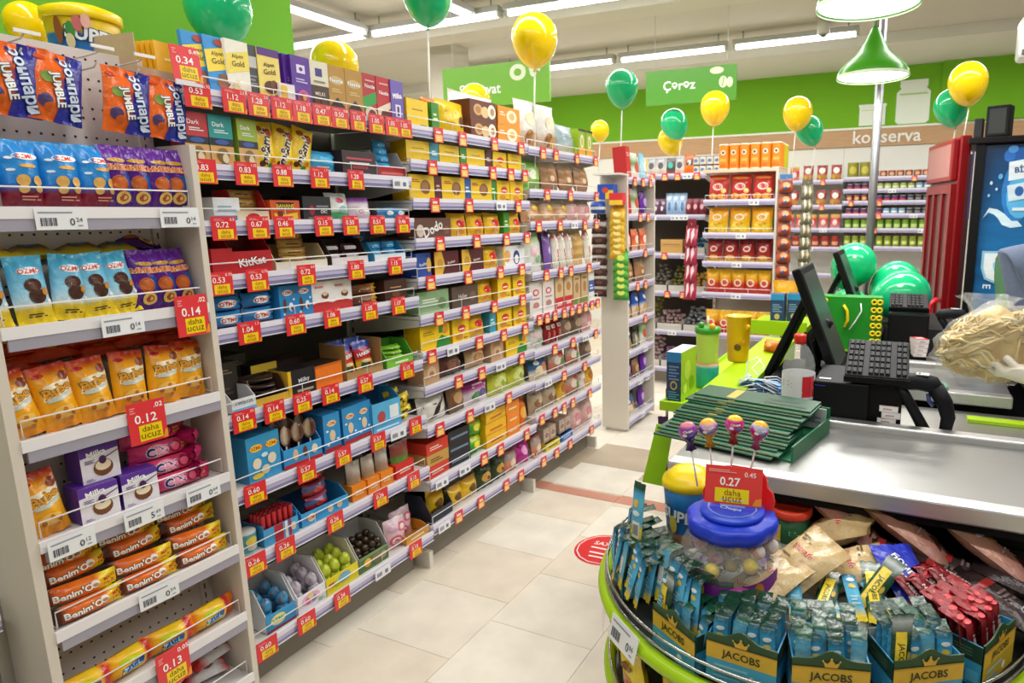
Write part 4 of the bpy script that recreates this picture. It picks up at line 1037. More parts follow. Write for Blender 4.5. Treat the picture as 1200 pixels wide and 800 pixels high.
bag_p('orange_knot', 'orange sweet bag', .10, .06, .06, [(0, '#e0641c'), (1, '#f08030')], [('e', .5, .5, .2, .2, '#f2b060')], seed=42)
box_p('assort_brown', 'brown biscuit assortment box', .195, .088, .12, '#6c3422', [('e', .3, .5, .17, .3, '#d8a868'), ('e', .3, .5, .1, .18, '#b8804c'), ('e', .56, .42, .16, .3, '#e6c48c'), ('e', .82, .5, .16, .38, '#f0ead8'), ('e', .84, .5, .08, .2, '#b88a5c')], name='biscuit_box')
box_p('assort_orange', 'orange biscuit assortment box', .195, .088, .12, '#ee9420', [('e', .62, .5, .24, .36, '#f6e8c4'), ('e', .62, .5, .13, .2, '#e0b878'), ('l', .08, .5, .32, .76, 2, '#fbeccc')], name='biscuit_box')
box_p('dodo', 'brown and white wafer box', .26, .09, .09, '#6a4438', [('t', 'Dodo', .5, .5, .045, '#f2ece6', 18, '#3c221a', .05), ('e', .16, .4, .1, .3, '#d8c8b8'), ('e', .86, .4, .08, .2, '#8a5c48')], name='biscuit_box')
def ypouch(key, desc, w=.13, h=.11):
    bag_p(key, desc, w, h, .05, [(0, '#e0a810'), (.5, '#f6c41c'), (1, '#eab414')], [('e', .55, .56, .24, .17, '#d8302c'), ('l', .4, .5, .7, .62, 1, '#fbeee0'), ('e', .5, .2, .2, .1, '#d8922c')], seed=43, name='biscuit_bag', cat='biscuit bag')
ypouch('yp', 'yellow biscuit bag with red oval')
box_p('bluewafer', 'blue wafer box', .10, .105, .09, '#2c4ca0', [('t', 'Roshen', .5, .55, .014, '#e6ecf6', 8), ('e', .84, .5, .16, .3, '#e0b44c')], name='biscuit_box')
box_p('wafer', 'maroon wafer box with yellow wave', .175, .105, .09, '#5a1c24', [('p', [(0, 0), (.28, 0), (.42, .4), (.3, 1), (0, 1)], '#e8b83c'), ('e', .22, .5, .12, .2, '#c89438'), ('t', 'Roshen', .68, .52, .013, '#eed8d0', 8)], name='biscuit_box')
box_p('bluewhite', 'white and blue biscuit box', .20, .105, .09, '#e9eaee', [('e', .62, .4, .15, .36, '#24407c'), ('e', .62, .32, .09, .22, '#f4f4f6'), ('e', .2, .5, .14, .3, '#e0a86c'), ('r', 0, 0, .08, 1, '#f2c01c')], name='biscuit_box')
box_p('greenpack', 'pale green biscuit pack', .21, .10, .09, '#8fae84', [('l', .14, .5, .7, .72, 2, '#e6ede0'), ('e', .76, .4, .14, .26, '#6a8a5c'), ('r', 0, 0, 1, .12, '#a8c49c')], name='biscuit_box')
box_p('brownpack', 'grey brown biscuit pack', .21, .10, .09, '#5c4a40', [('t', 'Halley', .4, .5, .026, '#e0d6ca', 0), ('e', .78, .45, .12, .24, '#7c6050')], name='biscuit_box')
bag_p('creampack', 'cream and brown cookie bag', .15, .10, .06, [(0, '#b08a64'), (.4, '#d8bc94'), (.8, '#c8a070'), (1, '#8a5a3c')], [('e', .5, .45, .26, .24, '#b07c4c'), ('e', .5, .45, .18, .16, '#c89864')], seed=44, name='biscuit_bag', cat='biscuit bag')
bag_p('brownroll', 'dark brown cookie bag', .17, .10, .07, [(0, '#4a2c24'), (.5, '#6a4034'), (1, '#7a5444')], [('e', .4, .5, .2, .24, '#8a5c48'), ('l', .5, .5, .85, .64, 1, '#d8c0a8')], seed=45, name='biscuit_bag', cat='biscuit bag')
box_p('beigebox', 'beige biscuit box', .11, .105, .09, '#c8a078', [('e', .5, .5, .28, .26, '#e0c09c'), ('e', .5, .4, .16, .14, '#a8744c')], name='biscuit_box')
bag_p('blackwhite', 'white cookie bag with black swoosh', .20, .13, .07, [(0, '#dcd6cc'), (1, '#eae6de')], [('p', [(.3, .1), (.55, .2), (.7, .5), (.8, .8), (.6, .62), (.4, .36)], '#26221f'), ('l', .1, .6, .5, .7, 1, '#5a4438')], seed=46, name='biscuit_bag', cat='biscuit bag')
bag_p('magenta', 'magenta and white sweet bag', .20, .135, .07, [(0, '#d8ccd4'), (.4, '#e6dce4'), (.6, '#b02c8c'), (1, '#9c1c7c')], [('e', .4, .3, .2, .16, '#4a8a4c'), ('e', .66, .34, .2, .16, '#5a4a8c'), ('l', .25, .6, .8, .8, 2, '#f2e2ee')], seed=47, name='candy_bag', cat='candy bag')
bag_p('limebag', 'lime green cracker bag', .175, .155, .06, [(0, '#b0b83c'), (.5, '#ced448'), (1, '#b8c42c')], [('e', .5, .45, .3, .24, '#dce08c'), ('e', .6, .4, .14, .12, '#8aa83c'), ('l', .2, .76, .8, .86, 1, '#5c8c2c')], seed=48, name='cracker_bag', cat='snack bag')
bag_p('brownbag', 'brown nut bag', .12, .14, .05, [(0, '#6a4a38'), (.6, '#8a6448'), (1, '#a8886c')], [('e', .5, .5, .3, .2, '#c89c6c')], seed=49)
box_p('stackred', 'flat red wafer box', .15, .055, .14, '#d83c28', [('l', .15, .3, .7, .7, 2, '#f6dccc')], top='#b82c1c', name='biscuit_box')
box_p('stackgold', 'flat gold wafer box', .15, .055, .14, '#c89c4c', [('l', .15, .3, .7, .7, 2, '#5c3c1c')], name='biscuit_box')
box_p('stackblack', 'flat black wafer box', .155, .058, .14, '#26262e', [('l', .1, .3, .9, .66, 1, '#7a90a8')], name='biscuit_box')
bag_p('greenbag', 'green and yellow candy bag', .115, .088, .06, [(0, '#2c9c2c'), (.6, '#4cb43c'), (1, '#e0cc2c')], [('e', .5, .5, .24, .2, '#f0d83c')], seed=50, name='candy_bag', cat='candy bag')
box_p('stackyellow', 'flat yellow biscuit box', .185, .062, .12, '#f2bc18', [('l', .2, .3, .8, .6, 1, '#c8641c'), ('r', 0, 0, 1, .12, '#d89c14')], top='#e0a814', name='biscuit_box')
box_p('stackorange', 'flat orange biscuit box', .12, .062, .12, '#ee8a1c', [('l', .2, .3, .8, .6, 1, '#f8e0b0')], name='biscuit_box')
bag_p('orangebag', 'orange crisp bag', .10, .17, .06, [(0, '#d8641c'), (.5, '#e8801c'), (1, '#c85414')], [('e', .5, .5, .3, .2, '#f2b04c')], seed=51)
tray_p('navytray', 'navy tray of yellow bags', .16, .13, .14, '#262c3c', '#2f3648', .05, (), '#1c2030')
bag_p('yellowpack', 'crinkled yellow sweet bag', .12, .10, .06, [(0, '#d8a81c'), (.5, '#f0c82c'), (1, '#c89414')], [('e', .5, .5, .24, .2, '#6a4a1c')], seed=52, name='candy_bag', cat='candy bag')
bag_p('darkgreenbag', 'dark green and gold bag', .13, .13, .05, [(0, '#22301f'), (.5, '#34482c'), (1, '#22301f')], [('e', .5, .45, .28, .2, '#c89c3c'), ('e', .6, .4, .1, .08, '#8a3c2c')], seed=53, name='candy_bag', cat='candy bag')
bag_p('redgreybag', 'red and grey sweet bag', .11, .12, .05, [(0, '#c8644c'), (.4, '#d88c6c'), (.7, '#a8a49c'), (1, '#8c2c28')], [('e', .5, .4, .24, .2, '#e8d0b4')], seed=54, name='candy_bag', cat='candy bag')
bag_p('pinkpouch', 'bright magenta sweet pouch', .13, .14, .06, [(0, '#a81c7c'), (.5, '#d02c9c'), (1, '#b0208a')], [('e', .5, .5, .2, .2, '#f0b0dc')], seed=55, name='candy_bag', cat='candy bag')
# ---- third bay
bag_p('clearwhite', 'clear and white cookie bag', .20, .26, .08, [(0, '#a87c54'), (.25, '#c8b09c'), (.45, '#dcd8d2'), (.9, '#e8e6e2'), (1, '#d0ccc8')], [('e', .4, .24, .2, .14, '#9c6c3c'), ('e', .68, .2, .2, .12, '#c89c64'), ('e', .5, .6, .22, .14, '#e8dcb8'), ('l', .3, .76, .7, .84, 1, '#a8a8ac')], seed=56, name='cookie_bag', cat='biscuit bag')
bag_p('greybluebag', 'grey blue rice bag', .20, .17, .07, [(0, '#d0b44c'), (.2, '#b8bcae'), (.4, '#8fa4ac'), (1, '#a8b8bc')], [('l', .2, .5, .8, .7, 2, '#c8d4d8')], seed=57)
box_p('limecart', 'lime and orange drink carton', .095, .165, .06, '#8fae1c', [('e', .5, .55, .26, .26, '#e0e4c8'), ('r', .1, 0, .9, .34, '#f0a42c'), ('e', .5, .55, .14, .16, '#c8b43c'), ('r', 0, .92, 1, 1, '#3a3c1c')])
bag_p('greenclear', 'clear bag of green candies', .20, .17, .07, [(0, '#5c9c2c'), (.5, '#a4c468'), (1, '#3c8c2c')], [('e', .4, .5, .2, .16, '#e8ecd8'), ('e', .64, .4, .16, .12, '#88c84c')], seed=58, name='candy_bag', cat='candy bag')
bag_p('bread', 'clear bag of brown cookies', .175, .17, .08, [(0, '#8a5a34'), (.4, '#b4845c'), (.8, '#a8805c'), (1, '#cabaa6')], [('e', .5, .38, .3, .2, '#a06c3c'), ('e', .5, .7, .26, .12, '#b88c64'), ('e', .4, .42, .1, .1, '#d8b894')], seed=59, name='cookie_bag', cat='biscuit bag')
bag_p('clearyellow', 'clear cookie bag with yellow seal', .17, .19, .08, [(0, '#c88c5c'), (.4, '#d8ac80'), (.6, '#b88458'), (.8, '#cab098'), (1, '#d8cfc4')], [('e', .6, .64, .16, .14, '#eac41c'), ('e', .4, .3, .24, .14, '#e8c4a0'), ('e', .64, .24, .18, .1, '#d89c70')], seed=60, name='cookie_bag', cat='biscuit bag')
bag_p('pinkclear', 'clear bag of pink biscuits', .15, .17, .07, [(0, '#c88c84'), (.5, '#e0b8b4'), (1, '#d0b4a8')], [('e', .5, .5, .26, .2, '#d88c94'), ('e', .5, .3, .2, .1, '#f0dcd4')], seed=61, name='cookie_bag', cat='biscuit bag')
bag_p('whitegreen', 'white and green sweet bag', .19, .24, .07, [(0, '#d0d0c8'), (.5, '#e4e6e0'), (.8, '#b8d0ac'), (1, '#6a9c5c')], [('e', .4, .5, .2, .14, '#e8c4cc'), ('e', .6, .3, .18, .1, '#8ab48c')], seed=62, name='candy_bag', cat='candy bag')
bag_p('purplestick', 'slim purple candy bag', .08, .23, .05, [(0, '#6a4c94'), (.5, '#8a64b4'), (1, '#5c3c84')], [('e', .5, .5, .2, .1, '#d0bce4')], seed=63, name='candy_bag', cat='candy bag')
bag_p('rollstick', 'slim white and red roll bag', .075, .225, .05, [(0, '#c8b49c'), (.3, '#e8e2d8'), (.7, '#e6ded4'), (.85, '#b8443c'), (1, '#c8bcb0')], [('r', .35, .1, .65, .9, '#f4f0ea'), ('r', .42, .2, .58, .5, '#c83c34')], seed=64, name='candy_bag', cat='candy bag')
bag_p('cookieroll', 'clear roll of round cookies', .14, .225, .08, [(0, '#c8a060'), (.12, '#e0bc7c'), (.24, '#b88844'), (.36, '#e4c080'), (.48, '#b88844'), (.6, '#e4c080'), (.72, '#b88844'), (.86, '#dcb878'), (1, '#c8bca8')], [], seed=65, name='cookie_bag', cat='biscuit bag')
box_p('pinkheart', 'pale pink biscuit carton', .125, .21, .08, '#e4dcd8', [('e', .5, .66, .26, .1, '#c83c50'), ('e', .5, .66, .16, .06, '#f0d8d8'), ('e', .5, .28, .26, .1, '#b87c7c'), ('l', .2, .46, .8, .54, 1, '#a88484')], name='biscuit_box')
box_p('redtall', 'red and cream biscuit carton', .10, .20, .08, '#d8bc94', [('r', 0, 0, 1, .36, '#c42430'), ('e', .5, .66, .28, .14, '#b8844c'), ('l', .2, .1, .8, .26, 1, '#f0d0c8')], name='biscuit_box')
box_p('beigetall', 'beige biscuit carton', .09, .19, .08, '#cfb084', [('e', .5, .55, .26, .18, '#a87c4c'), ('r', 0, 0, 1, .2, '#7c8c3c'), ('l', .2, .82, .8, .9, 1, '#6a4a2c')], name='biscuit_box')
box_p('bluetallbox', 'blue and white biscuit carton', .08, .19, .08, '#e4e4e0', [('r', 0, .3, 1, .7, '#3c58a0'), ('l', .2, .4, .8, .6, 2, '#e8ecf6')], name='biscuit_box')
bag_p('darkred', 'slim dark red biscuit bag', .07, .165, .05, [(0, '#7a1c24'), (.5, '#98242c'), (1, '#6a161c')], [('r', .2, .6, .8, .75, '#e0c8b8'), ('r', .3, .2, .7, .5, '#b85c4c')], seed=66, name='biscuit_bag', cat='biscuit bag')
bag_p('greycookie', 'grey brown cookie bag', .15, .17, .06, [(0, '#5c4a40'), (.5, '#7c6454'), (1, '#948474')], [('e', .5, .5, .3, .18, '#b09478'), ('l', .2, .76, .8, .84, 1, '#d8ccc0')], seed=67, name='biscuit_bag', cat='biscuit bag')
bag_p('mixed', 'mixed red and white pastry bag', .18, .155, .06, [(0, '#8c5c44'), (.4, '#c87c64'), (.7, '#d8c8bc'), (1, '#b8403c')], [('e', .4, .5, .2, .2, '#e8dccc'), ('e', .7, .4, .16, .16, '#4c8c3c'), ('e', .6, .7, .2, .1, '#d8403c')], seed=68)
bag_p('bluefish', 'blue and cream cracker bag', .20, .155, .06, [(0, '#c8b898'), (.3, '#e0d4bc'), (.5, '#3c6c9c'), (1, '#2c5480')], [('e', .4, .4, .2, .2, '#e8d8b4'), ('e', .7, .5, .16, .2, '#d07c4c'), ('e', .3, .75, .14, .1, '#e6eef2')], seed=69, name='cracker_bag', cat='snack bag')
bag_p('nutclear', 'clear bag of mixed nuts', .16, .165, .07, [(0, '#a88860'), (.5, '#b8a488'), (1, '#ccc4b8')], [('e', .4, .4, .2, .16, '#8a6444'), ('e', .65, .5, .18, .16, '#d0b894'), ('l', .2, .76, .8, .84, 1, '#7a4c4c')], seed=70)
bag_p('yellownut', 'golden nut bag', .12, .165, .06, [(0, '#d8a02c'), (.5, '#e8bc3c'), (1, '#c88c24')], [('e', .5, .5, .26, .2, '#b86c2c')], seed=71)
tray_p('beigestack', 'yellow tray of biscuit blocks', .155, .05, .14, '#e0c82c', '#e8d428', .042, [('l', .2, .3, .8, .7, 1, '#8a7a1c')], '#a88c2c')
tray_p('bluestack', 'blue tray of biscuit blocks', .155, .05, .14, '#2c64a8', '#3a74bc', .042, [('l', .2, .3, .8, .7, 1, '#d0e0f0')], '#2c4c84')
box_p('block', 'wrapped biscuit block', .07, .085, .10, '#c0a898', [('l', .1, .2, .9, .8, 3, '#e0d0c8'), ('e', .5, .5, .3, .2, '#a07c6c')], name='biscuit_block', cat='biscuit')

# ---- laying the goods out on the tall bays
PEND = []
LEV = {'first tall bay': Z1, 'second tall bay': Z2, 'third tall bay': Z3}
def put_item(key, y, z, shelf, bay, off=.03, rz=0., rx=0., ry=0., x=None, extra=None, avail=9.):
    p = PROTO[key]
    xx = (XF - off - p['d'] / 2) if x is None else x
    mw = Matrix.Translation((xx, y, z)) @ Matrix.Rotation(RZ + rz, 4, 'Z') @ Matrix.Rotation(rx, 4, 'X') @ Matrix.Rotation(ry, 4, 'Y') @ Matrix.Diagonal((1, 1, min(1, avail / p['h']), 1))
    PEND.append((key, mw, shelf, bay, extra))
def flush():
    cnt, seen = {}, {}
    for key, mw, shelf, bay, extra in PEND:
        k = (PROTO[key]['desc'], shelf, bay)
        cnt[k] = cnt.get(k, 0) + 1
    for key, mw, shelf, bay, extra in PEND:
        d = PROTO[key]['desc']
        k = (d, shelf, bay)
        i = seen.get(k, 0); seen[k] = i + 1
        sh = f'{ORD[shelf]} shelf, {bay}'
        if cnt[k] > 1:
            lab, grp = f'{d}, {ORD[i]} from near end of {sh}', f'{plural(d)} on {sh}'
        else:
            lab, grp = f'{d} on {sh}', None
        spawn(key, mw, lab, grp)
    PEND.clear()
rj = random.Random(11)
def row(bay, shelf, z, items):
    for it in items:
        key, y = it[0], it[1]
        if bay == 'first tall bay':                            # goods stand a little behind the rail
            y += .055 - .03 * (y - 1.28) if shelf == 0 else .026
        n = it[2] if len(it) > 2 else 1
        kw = dict(it[3]) if len(it) > 3 else {}
        kw['avail'] = (LEV[bay][shelf - 1] - .012 - z) / n if shelf else 9.
        for k in range(n):                                     # stacked
            kk = dict(kw)
            kk.setdefault('rz', R(rj.uniform(-3, 3)))
            if PROTO[key]['name'].endswith('bag'):
                kk.setdefault('rx', R(-6)); kk.setdefault('ry', R(rj.uniform(-3, 3)))
            put_item(key, y, z + k * min(kw['avail'], PROTO[key]['h']) * 1.005, shelf, bay, **kk)
def fill(tray_key, item, y, z, n, bay_txt, dx=.0, lay='stack', off=.03, group=None):
    """goods lying in an open display box"""
    p, q = PROTO[tray_key], PROTO[item]
    rr = random.Random(n * 7 + int(y * 100))
    xc = XF - off - p['d'] / 2
    if y < 2.16:
        y += .026
    t = q['desc']
    for k in range(n):
        if lay == 'heap':
            nx_ = max(1, int((p['w'] - .01) / (q['w'] * .95)))
            ny_ = 3
            i, j, l = k % nx_, (k // nx_) % ny_, k // (nx_ * ny_)
            yy = y - p['w'] / 2 + .006 + q['w'] / 2 + i * (p['w'] - .012 - q['w']) / max(1, nx_ - 1)
            xx = xc + p['d'] / 2 - .012 - q['d'] * (.5 + j * .92)
            zz = z + .004 + l * q['h'] * .62 + j * .010
            mw = TR(xx, yy, zz, rz=RZ + rr.uniform(-.4, .4), rx=rr.uniform(-.25, .25))
        else:
            cols = max(1, int((p['w'] - .006) / (q['w'] + .001)))
            i, l = k % cols, k // cols
            yy = y - p['w'] / 2 + .004 + (p['w'] - .008) * (i + .5) / cols
            mw = TR(xc + p['d'] * .12 - .006 * l, yy, z + .004 + l * q['h'] * .93, rz=RZ + rr.uniform(-.06, .06), rx=rr.uniform(-.15, .05))
        o = spawn(item, mw, f'{t} lying in the {p["desc"].split(" of ")[0]} {bay_txt}', group or f'{plural(t)} in the {p["desc"]}')
N1 = 'first tall bay'
s1 = [z + .038 for z in Z1]
row(N1, 0, s1[0], [('ag_blue', 1.285, 1, dict(rx=R(-6))), ('ag_blue', 1.345, 1, dict(rx=R(-6), off=.022)), ('ag_white', 1.405, 1, dict(off=.026)), ('ag_grey', 1.462, 1, dict(off=.034)), ('ag_choc', 1.52), ('smallwhite', 1.575, 1, dict(off=.02)),
    ('violet', 1.585, 1, dict(off=.064, rz=R(25))), ('violet', 1.60, 1, dict(off=.052, rz=R(20))), ('violet', 1.618, 1, dict(off=.044, rz=R(14))), ('violet', 1.642, 1, dict(off=.026)), ('brownwhite', 1.722), ('gold', 1.80), ('gold', 1.885), ('redgreen', 1.965), ('redbar', 2.04), ('redbar', 2.055, 1, dict(off=.06)), ('milkabar', 2.115, 1, dict(rz=R(5)))])
row(N1, 1, s1[1], [('cube_red', 1.275), ('cube_teal', 1.352), ('cube_lime', 1.436, 1, dict(rz=R(8))), ('mms', 1.515), ('mms', 1.575, 1, dict(ry=R(8))), ('mms', 1.632, 1, dict(ry=R(14), off=.024)), ('bluebag_flat', 1.745), ('bluebag_flat', 1.75, 1, dict(off=.16)), ('darkbox', 1.895), ('candytray', 2.06), ('violet', 1.70, 1, dict(off=.22)), ('darkbox', 1.93, 1, dict(off=.17))])
fill('candytray', 'bluebar', 2.06, s1[1] + .025, 4, 'on second shelf')
row(N1, 2, s1[2], [('whiteblue', 1.345), ('rolltray', 1.432), ('banana', 1.55), ('blackbox', 1.68), ('greenwhite', 1.79), ('lilac', 1.90), ('bluesmall', 2.04), ('bluesmall', 2.10), ('whiteblue', 1.99, 1, dict(off=.14)), ('darkbox', 1.66, 1, dict(off=.18)), ('redbox', 1.46, 1, dict(off=.2))])
fill('rolltray', 'goldbar', 1.432, s1[2] + .012, 3, 'on third shelf')
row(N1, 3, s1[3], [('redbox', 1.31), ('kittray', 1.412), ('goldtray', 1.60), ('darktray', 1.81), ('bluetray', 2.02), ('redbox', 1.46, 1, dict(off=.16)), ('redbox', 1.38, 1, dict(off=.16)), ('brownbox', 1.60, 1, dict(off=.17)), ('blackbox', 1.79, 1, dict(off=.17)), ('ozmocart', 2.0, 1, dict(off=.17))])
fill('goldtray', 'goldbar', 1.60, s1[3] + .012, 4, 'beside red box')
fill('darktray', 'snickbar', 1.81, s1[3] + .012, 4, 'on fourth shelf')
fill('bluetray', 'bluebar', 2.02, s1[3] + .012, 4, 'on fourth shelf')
row(N1, 4, s1[4], [('ozmopack', 1.315, 2), ('ozmopack', 1.43, 2), ('ozmocart', 1.525), ('ozmocart', 1.594), ('kinder', 1.672), ('kinder', 1.762), ('brownbar', 1.885, 2), ('brownbox', 2.04), ('ozmocart', 1.40, 1, dict(off=.13)), ('ozmocart', 1.33, 1, dict(off=.14)), ('darkbox', 1.95, 1, dict(off=.14))])
row(N1, 5, s1[5], [('twist', 1.325), ('blacktall', 1.33, 1, dict(off=.11)), ('blacktall', 1.43, 1, dict(off=.20)), ('brownbars', 1.432), ('foreter', 1.50, 1, dict(off=.15)), ('darkbox', 1.62, 1, dict(off=.20)), ('milky', 1.552), ('orangebox', 1.668), ('cardboard', 1.84), ('greentray', 2.035)])
fill('brownbars', 'darkbar', 1.432, s1[5] + .02, 3, 'on sixth shelf')
for i, (dy, dx, a) in enumerate(((-.045, 0, 6), (.045, 0, -4), (-.045, .04, 2), (.045, .04, -3))):
    spawn('haribo', TR(XF - .07 - dx, 1.866 + dy, s1[5] + .008 + dx * .3, rz=RZ + R(a), rx=R(-12)), f'red and yellow gummy sweet bag, {("near front", "far front", "near rear", "far rear")[i]} in the brown cardboard box', 'gummy bags in the cardboard box')
fill('greentray', 'greenchew', 2.035, s1[5] + .02, 3, 'on sixth shelf')
row(N1, 6, s1[6], [('ozmoegg', 1.375), ('lollytray', 1.528), ('bluecart', 1.66), ('bluecart', 1.75, 1, dict(off=.035)), ('bluecart', 1.825, 1, dict(off=.04)), ('bluetall', 1.94), ('bluecart', 1.45, 1, dict(off=.18)), ('bluecart', 1.55, 1, dict(off=.18)), ('bluecart', 2.05, 1, dict(off=.16))])
mm = MB('film'); mm.use('wire'); mm.tube([(0, 0, 0), (0, 0, .06)], .003, '#e8e0dc', 5); mm.use('film'); mm.ball((0, 0, .085), .03, lambda a, th: C('#5a3424') if math.sin(a * 2 + 1) < .3 else C('#d8c0a4'), 8, 7, (.85, .5, 1.25)); proto('choclolly', 'chocolate_lolly', 'film wrapped chocolate lolly', 'lollipop', mm, .05, .12, .03)
for i in range(6):
    spawn('choclolly', TR(XF - .05 - .05 * (i // 3), 1.554 + (-.05, 0, .05)[i % 3], s1[6] + .028 + .008 * (i // 3), rz=RZ + rj.uniform(-.5, .5)), f'film wrapped chocolate lolly, {ORD[i % 3]} in the {("front", "rear")[i // 3]} row of blue display box', 'chocolate lollies in the blue display box')
for i in range(9):
    spawn('yellowchew', TR(XF - .05 - .02 * (i % 3), 2.075 + rj.uniform(-.03, .04), s1[6] + .004 + .027 * (i // 2), rz=RZ + R(-25 + rj.uniform(-8, 8)), ry=R(-16)), 'yellow wrapped chew in the heap at far end of seventh shelf', 'yellow wrapped chews in a heap')
row(N1, 7, s1[7], [('tin', 1.30), ('tin', 1.30, 1, dict(off=.10)), ('sticktray', 1.41), ('bluered', 1.60), ('orangepack', 1.765), ('orangepack', 1.84), ('orangepack', 1.915), ('redlolly', 2.02)])
for i in range(24):
    spawn('straw', TR(XF - .045 - .017 * (i // 6), 1.436 - .055 + .0215 * (i % 6), s1[7] + .004, rz=0), 'red candy straw standing in the blue and red straw box', 'red candy straws in their box')
fill('bluered', 'redpack', 1.60, s1[7] + .02, 4, 'beside straws')
row(N1, 8, s1[8], [('egg_blue', 1.375), ('egg_white', 1.50), ('egg_yellow', 1.645), ('candy_green', 1.81), ('pinkbag', 1.965), ('pinkbag', 2.05, 1, dict(off=.07)), ('orangetray', 2.06, 1, dict(off=.025))])
for tr_, e_, y_, n_ in (('egg_blue', 'eggb', 1.375, 12), ('egg_white', 'eggw', 1.50, 12), ('egg_yellow', 'eggy', 1.645, 18)):
    fill(tr_, e_, y_, s1[8] + .008, n_, 'on bottom shelf', lay='heap')
fill('candy_green', 'darkcandy', 1.81, s1[8] + .03, 24, 'on bottom shelf', lay='heap')
# cardboard case and yellow bars on top of the run, with its raised price tag
mm = MB('card'); tray(mm, .20, .135, .30, '#c4a684', '#c4a684', .05, (), '#8a6a48', slope=False); o = mm.obj('cardboard_case', loc=(-2.13, 1.262, 1.957), rot=(0, 0, R(98)))
tag(o, 'open brown cardboard case of yellow bars on top behind pegboard', 'box')
bar_std('yellowbar', 'yellow chocolate bar', '#f2b41c', [('r', 0, .2, 1, .28, '#b8641c'), ('e', .5, .12, .3, .08, '#f6e8c8'), ('l', .3, .6, .7, .7, 1, '#fbe6a0')], w=.085, h=.125, d=.012)
for i in range(6):
    spawn('yellowbar', TR(-1.985 - .02 * i, 1.287 - .004 * i, 1.963, rz=R(98), rx=R(-4 + i)), f'yellow chocolate bar, {ORD[i]} from the front in the brown cardboard case', 'yellow bars in the cardboard case')
# raised price card
t = thing('price_card', 'red price card reading 0.34 raised above the top rail', 'price card', (XF + .012, 1.272, 1.972), RZ); t.scale = (.84, .84, .84)
put('card', price_tag('bigred', '0.34', '0.49'), t, TR(0, 0, 0, rx=R(-6), rz=R(-4)))
m = MB('plastic'); m.box(-.045, .045, -.002, .004, -.012, .004, '#e4e0e6'); m.obj('holder', t)

# second bay: nearly gapless rows, given as (item, width share)
def pack_row(bay, shelf, z, y0, y1, items):
    tot = sum(PROTO[i[0]]['w'] for i in items)
    gap = (y1 - y0 - tot) / max(1, len(items))
    y = y0 + gap / 2
    out = []
    for it in items:
        w = PROTO[it[0]]['w']
        out.append((it[0], y + w / 2) + tuple(it[1:]))
        y += w + gap
    row(bay, shelf, z, out)
N2 = 'second tall bay'
s2 = [z + .038 for z in Z2]
rows2 = [
    [('y1',), ('yend_g',), ('ybag',), ('assort_brown', 2), ('assort_orange', 2)],
    [('y1',), ('yend_t',), ('y1',), ('yend_g',), ('y1',), ('yend_m',), ('y3',), ('y1',)],
    [('y2',), ('yend_m',), ('y2',), ('yend_b',), ('y2',), ('yend_g',), ('y3',), ('y3',)],
    [('dodo',), ('yp',), ('yp',), ('yp',), ('yend_g',), ('yp',)],
    [('bluewafer',), ('wafer',), ('wafer',), ('yp',), ('bluewhite',)],
    [('greenpack',), ('brownpack',), ('yp',), ('y3',), ('y3',)],
    [('yg',), ('y3',), ('yp',), ('yend_t',), ('y3',), ('y3',)],
    [('beigebox',), ('brownroll',), ('creampack',), ('beigebox',), ('yg',)],
    [('blackwhite',), ('brownbag',), ('magenta',), ('limebag',), ('limebag',)],
    [('stackred', 1), ('stackblack', 3), ('greenbag', 2), ('stackyellow', 3), ('stackorange', 3), ('orangebag',)],
    [('navytray',), ('yellowpack',), ('yellowpack',), ('darkgreenbag',), ('darkgreenbag',), ('redgreybag',), ('pinkpouch', 1, dict(ry=R(24), rx=R(-20)))]]
for i, r_ in enumerate(rows2):
    pack_row(N2, i, s2[i], Y2 + .015, Y3 - .015, r_)
put_item('stackgold', Y2 + .095, s2[9] + .057, 9, N2); put_item('stackred', Y2 + .095, s2[9] + .114, 9, N2)
put_item('orange_knot', 2.52, s2[0] + .11, 0, N2, off=.16); put_item('orange_knot', 2.61, s2[0] + .115, 0, N2, off=.16)
put_item('yp', 2.22, s2[0], 0, N2, off=.2, x=-2.12); put_item('ybag', 2.42, s2[0] + .0, 0, N2, x=-2.15)
for i in range(3):
    put_item('clearwhite', 2.86 + .1 * i, s2[0], 0, N2, x=-2.18, ry=R(4 - 3 * i))
fill('navytray', 'yellowpack', Y2 + .115, s2[10] + .01, 2, 'on bottom shelf')
N3 = 'third tall bay'
s3 = [z + .038 for z in Z3]
rows3 = [
    [('clearwhite',), ('clearwhite',), ('greybluebag',), ('limecart',), ('limecart',)],
    [('greenclear',), ('bread',), ('bread',), ('bread',)],
    [('clearyellow',), ('clearyellow',), ('clearyellow',), ('pinkclear',), ('pinkclear',)],
    [('whitegreen',), ('purplestick',), ('rollstick',), ('rollstick',), ('rollstick',), ('cookieroll',), ('rollstick',)],
    [('pinkheart',), ('pinkheart',), ('redtall',), ('redtall',), ('beigetall',), ('beigetall',), ('bluetallbox',)],
    [('whitegreen',), ('darkred',), ('darkred',), ('darkred',), ('greycookie',), ('greycookie',), ('pinkclear',)],
    [('bluefish',), ('mixed',), ('mixed',), ('greycookie',)],
    [('nutclear',), ('nutclear',), ('yellownut',), ('mixed',), ('rollstick',), ('yellownut',)],
    [('redgreybag',), ('beigestack',), ('bluestack',), ('pinkclear',), ('pinkclear',)]]
for i, r_ in enumerate(rows3):
    pack_row(N3, i, s3[i] , Y3 + .015, Y4 - .02, r_)
flush()
# scale of tall items under low shelves is checked by eye; blocks on the two low trays
for y_, nm in ((3.30, 'yellow'), (3.49, 'blue')):
    for k in range(2):
        spawn('block', TR(XF - .10, y_ - .038 + .076 * k, s3[8] + .045, rz=RZ), f'wrapped biscuit block, {ORD[k]} from near end on the {nm} tray, bottom shelf', 'biscuit blocks on the low trays')

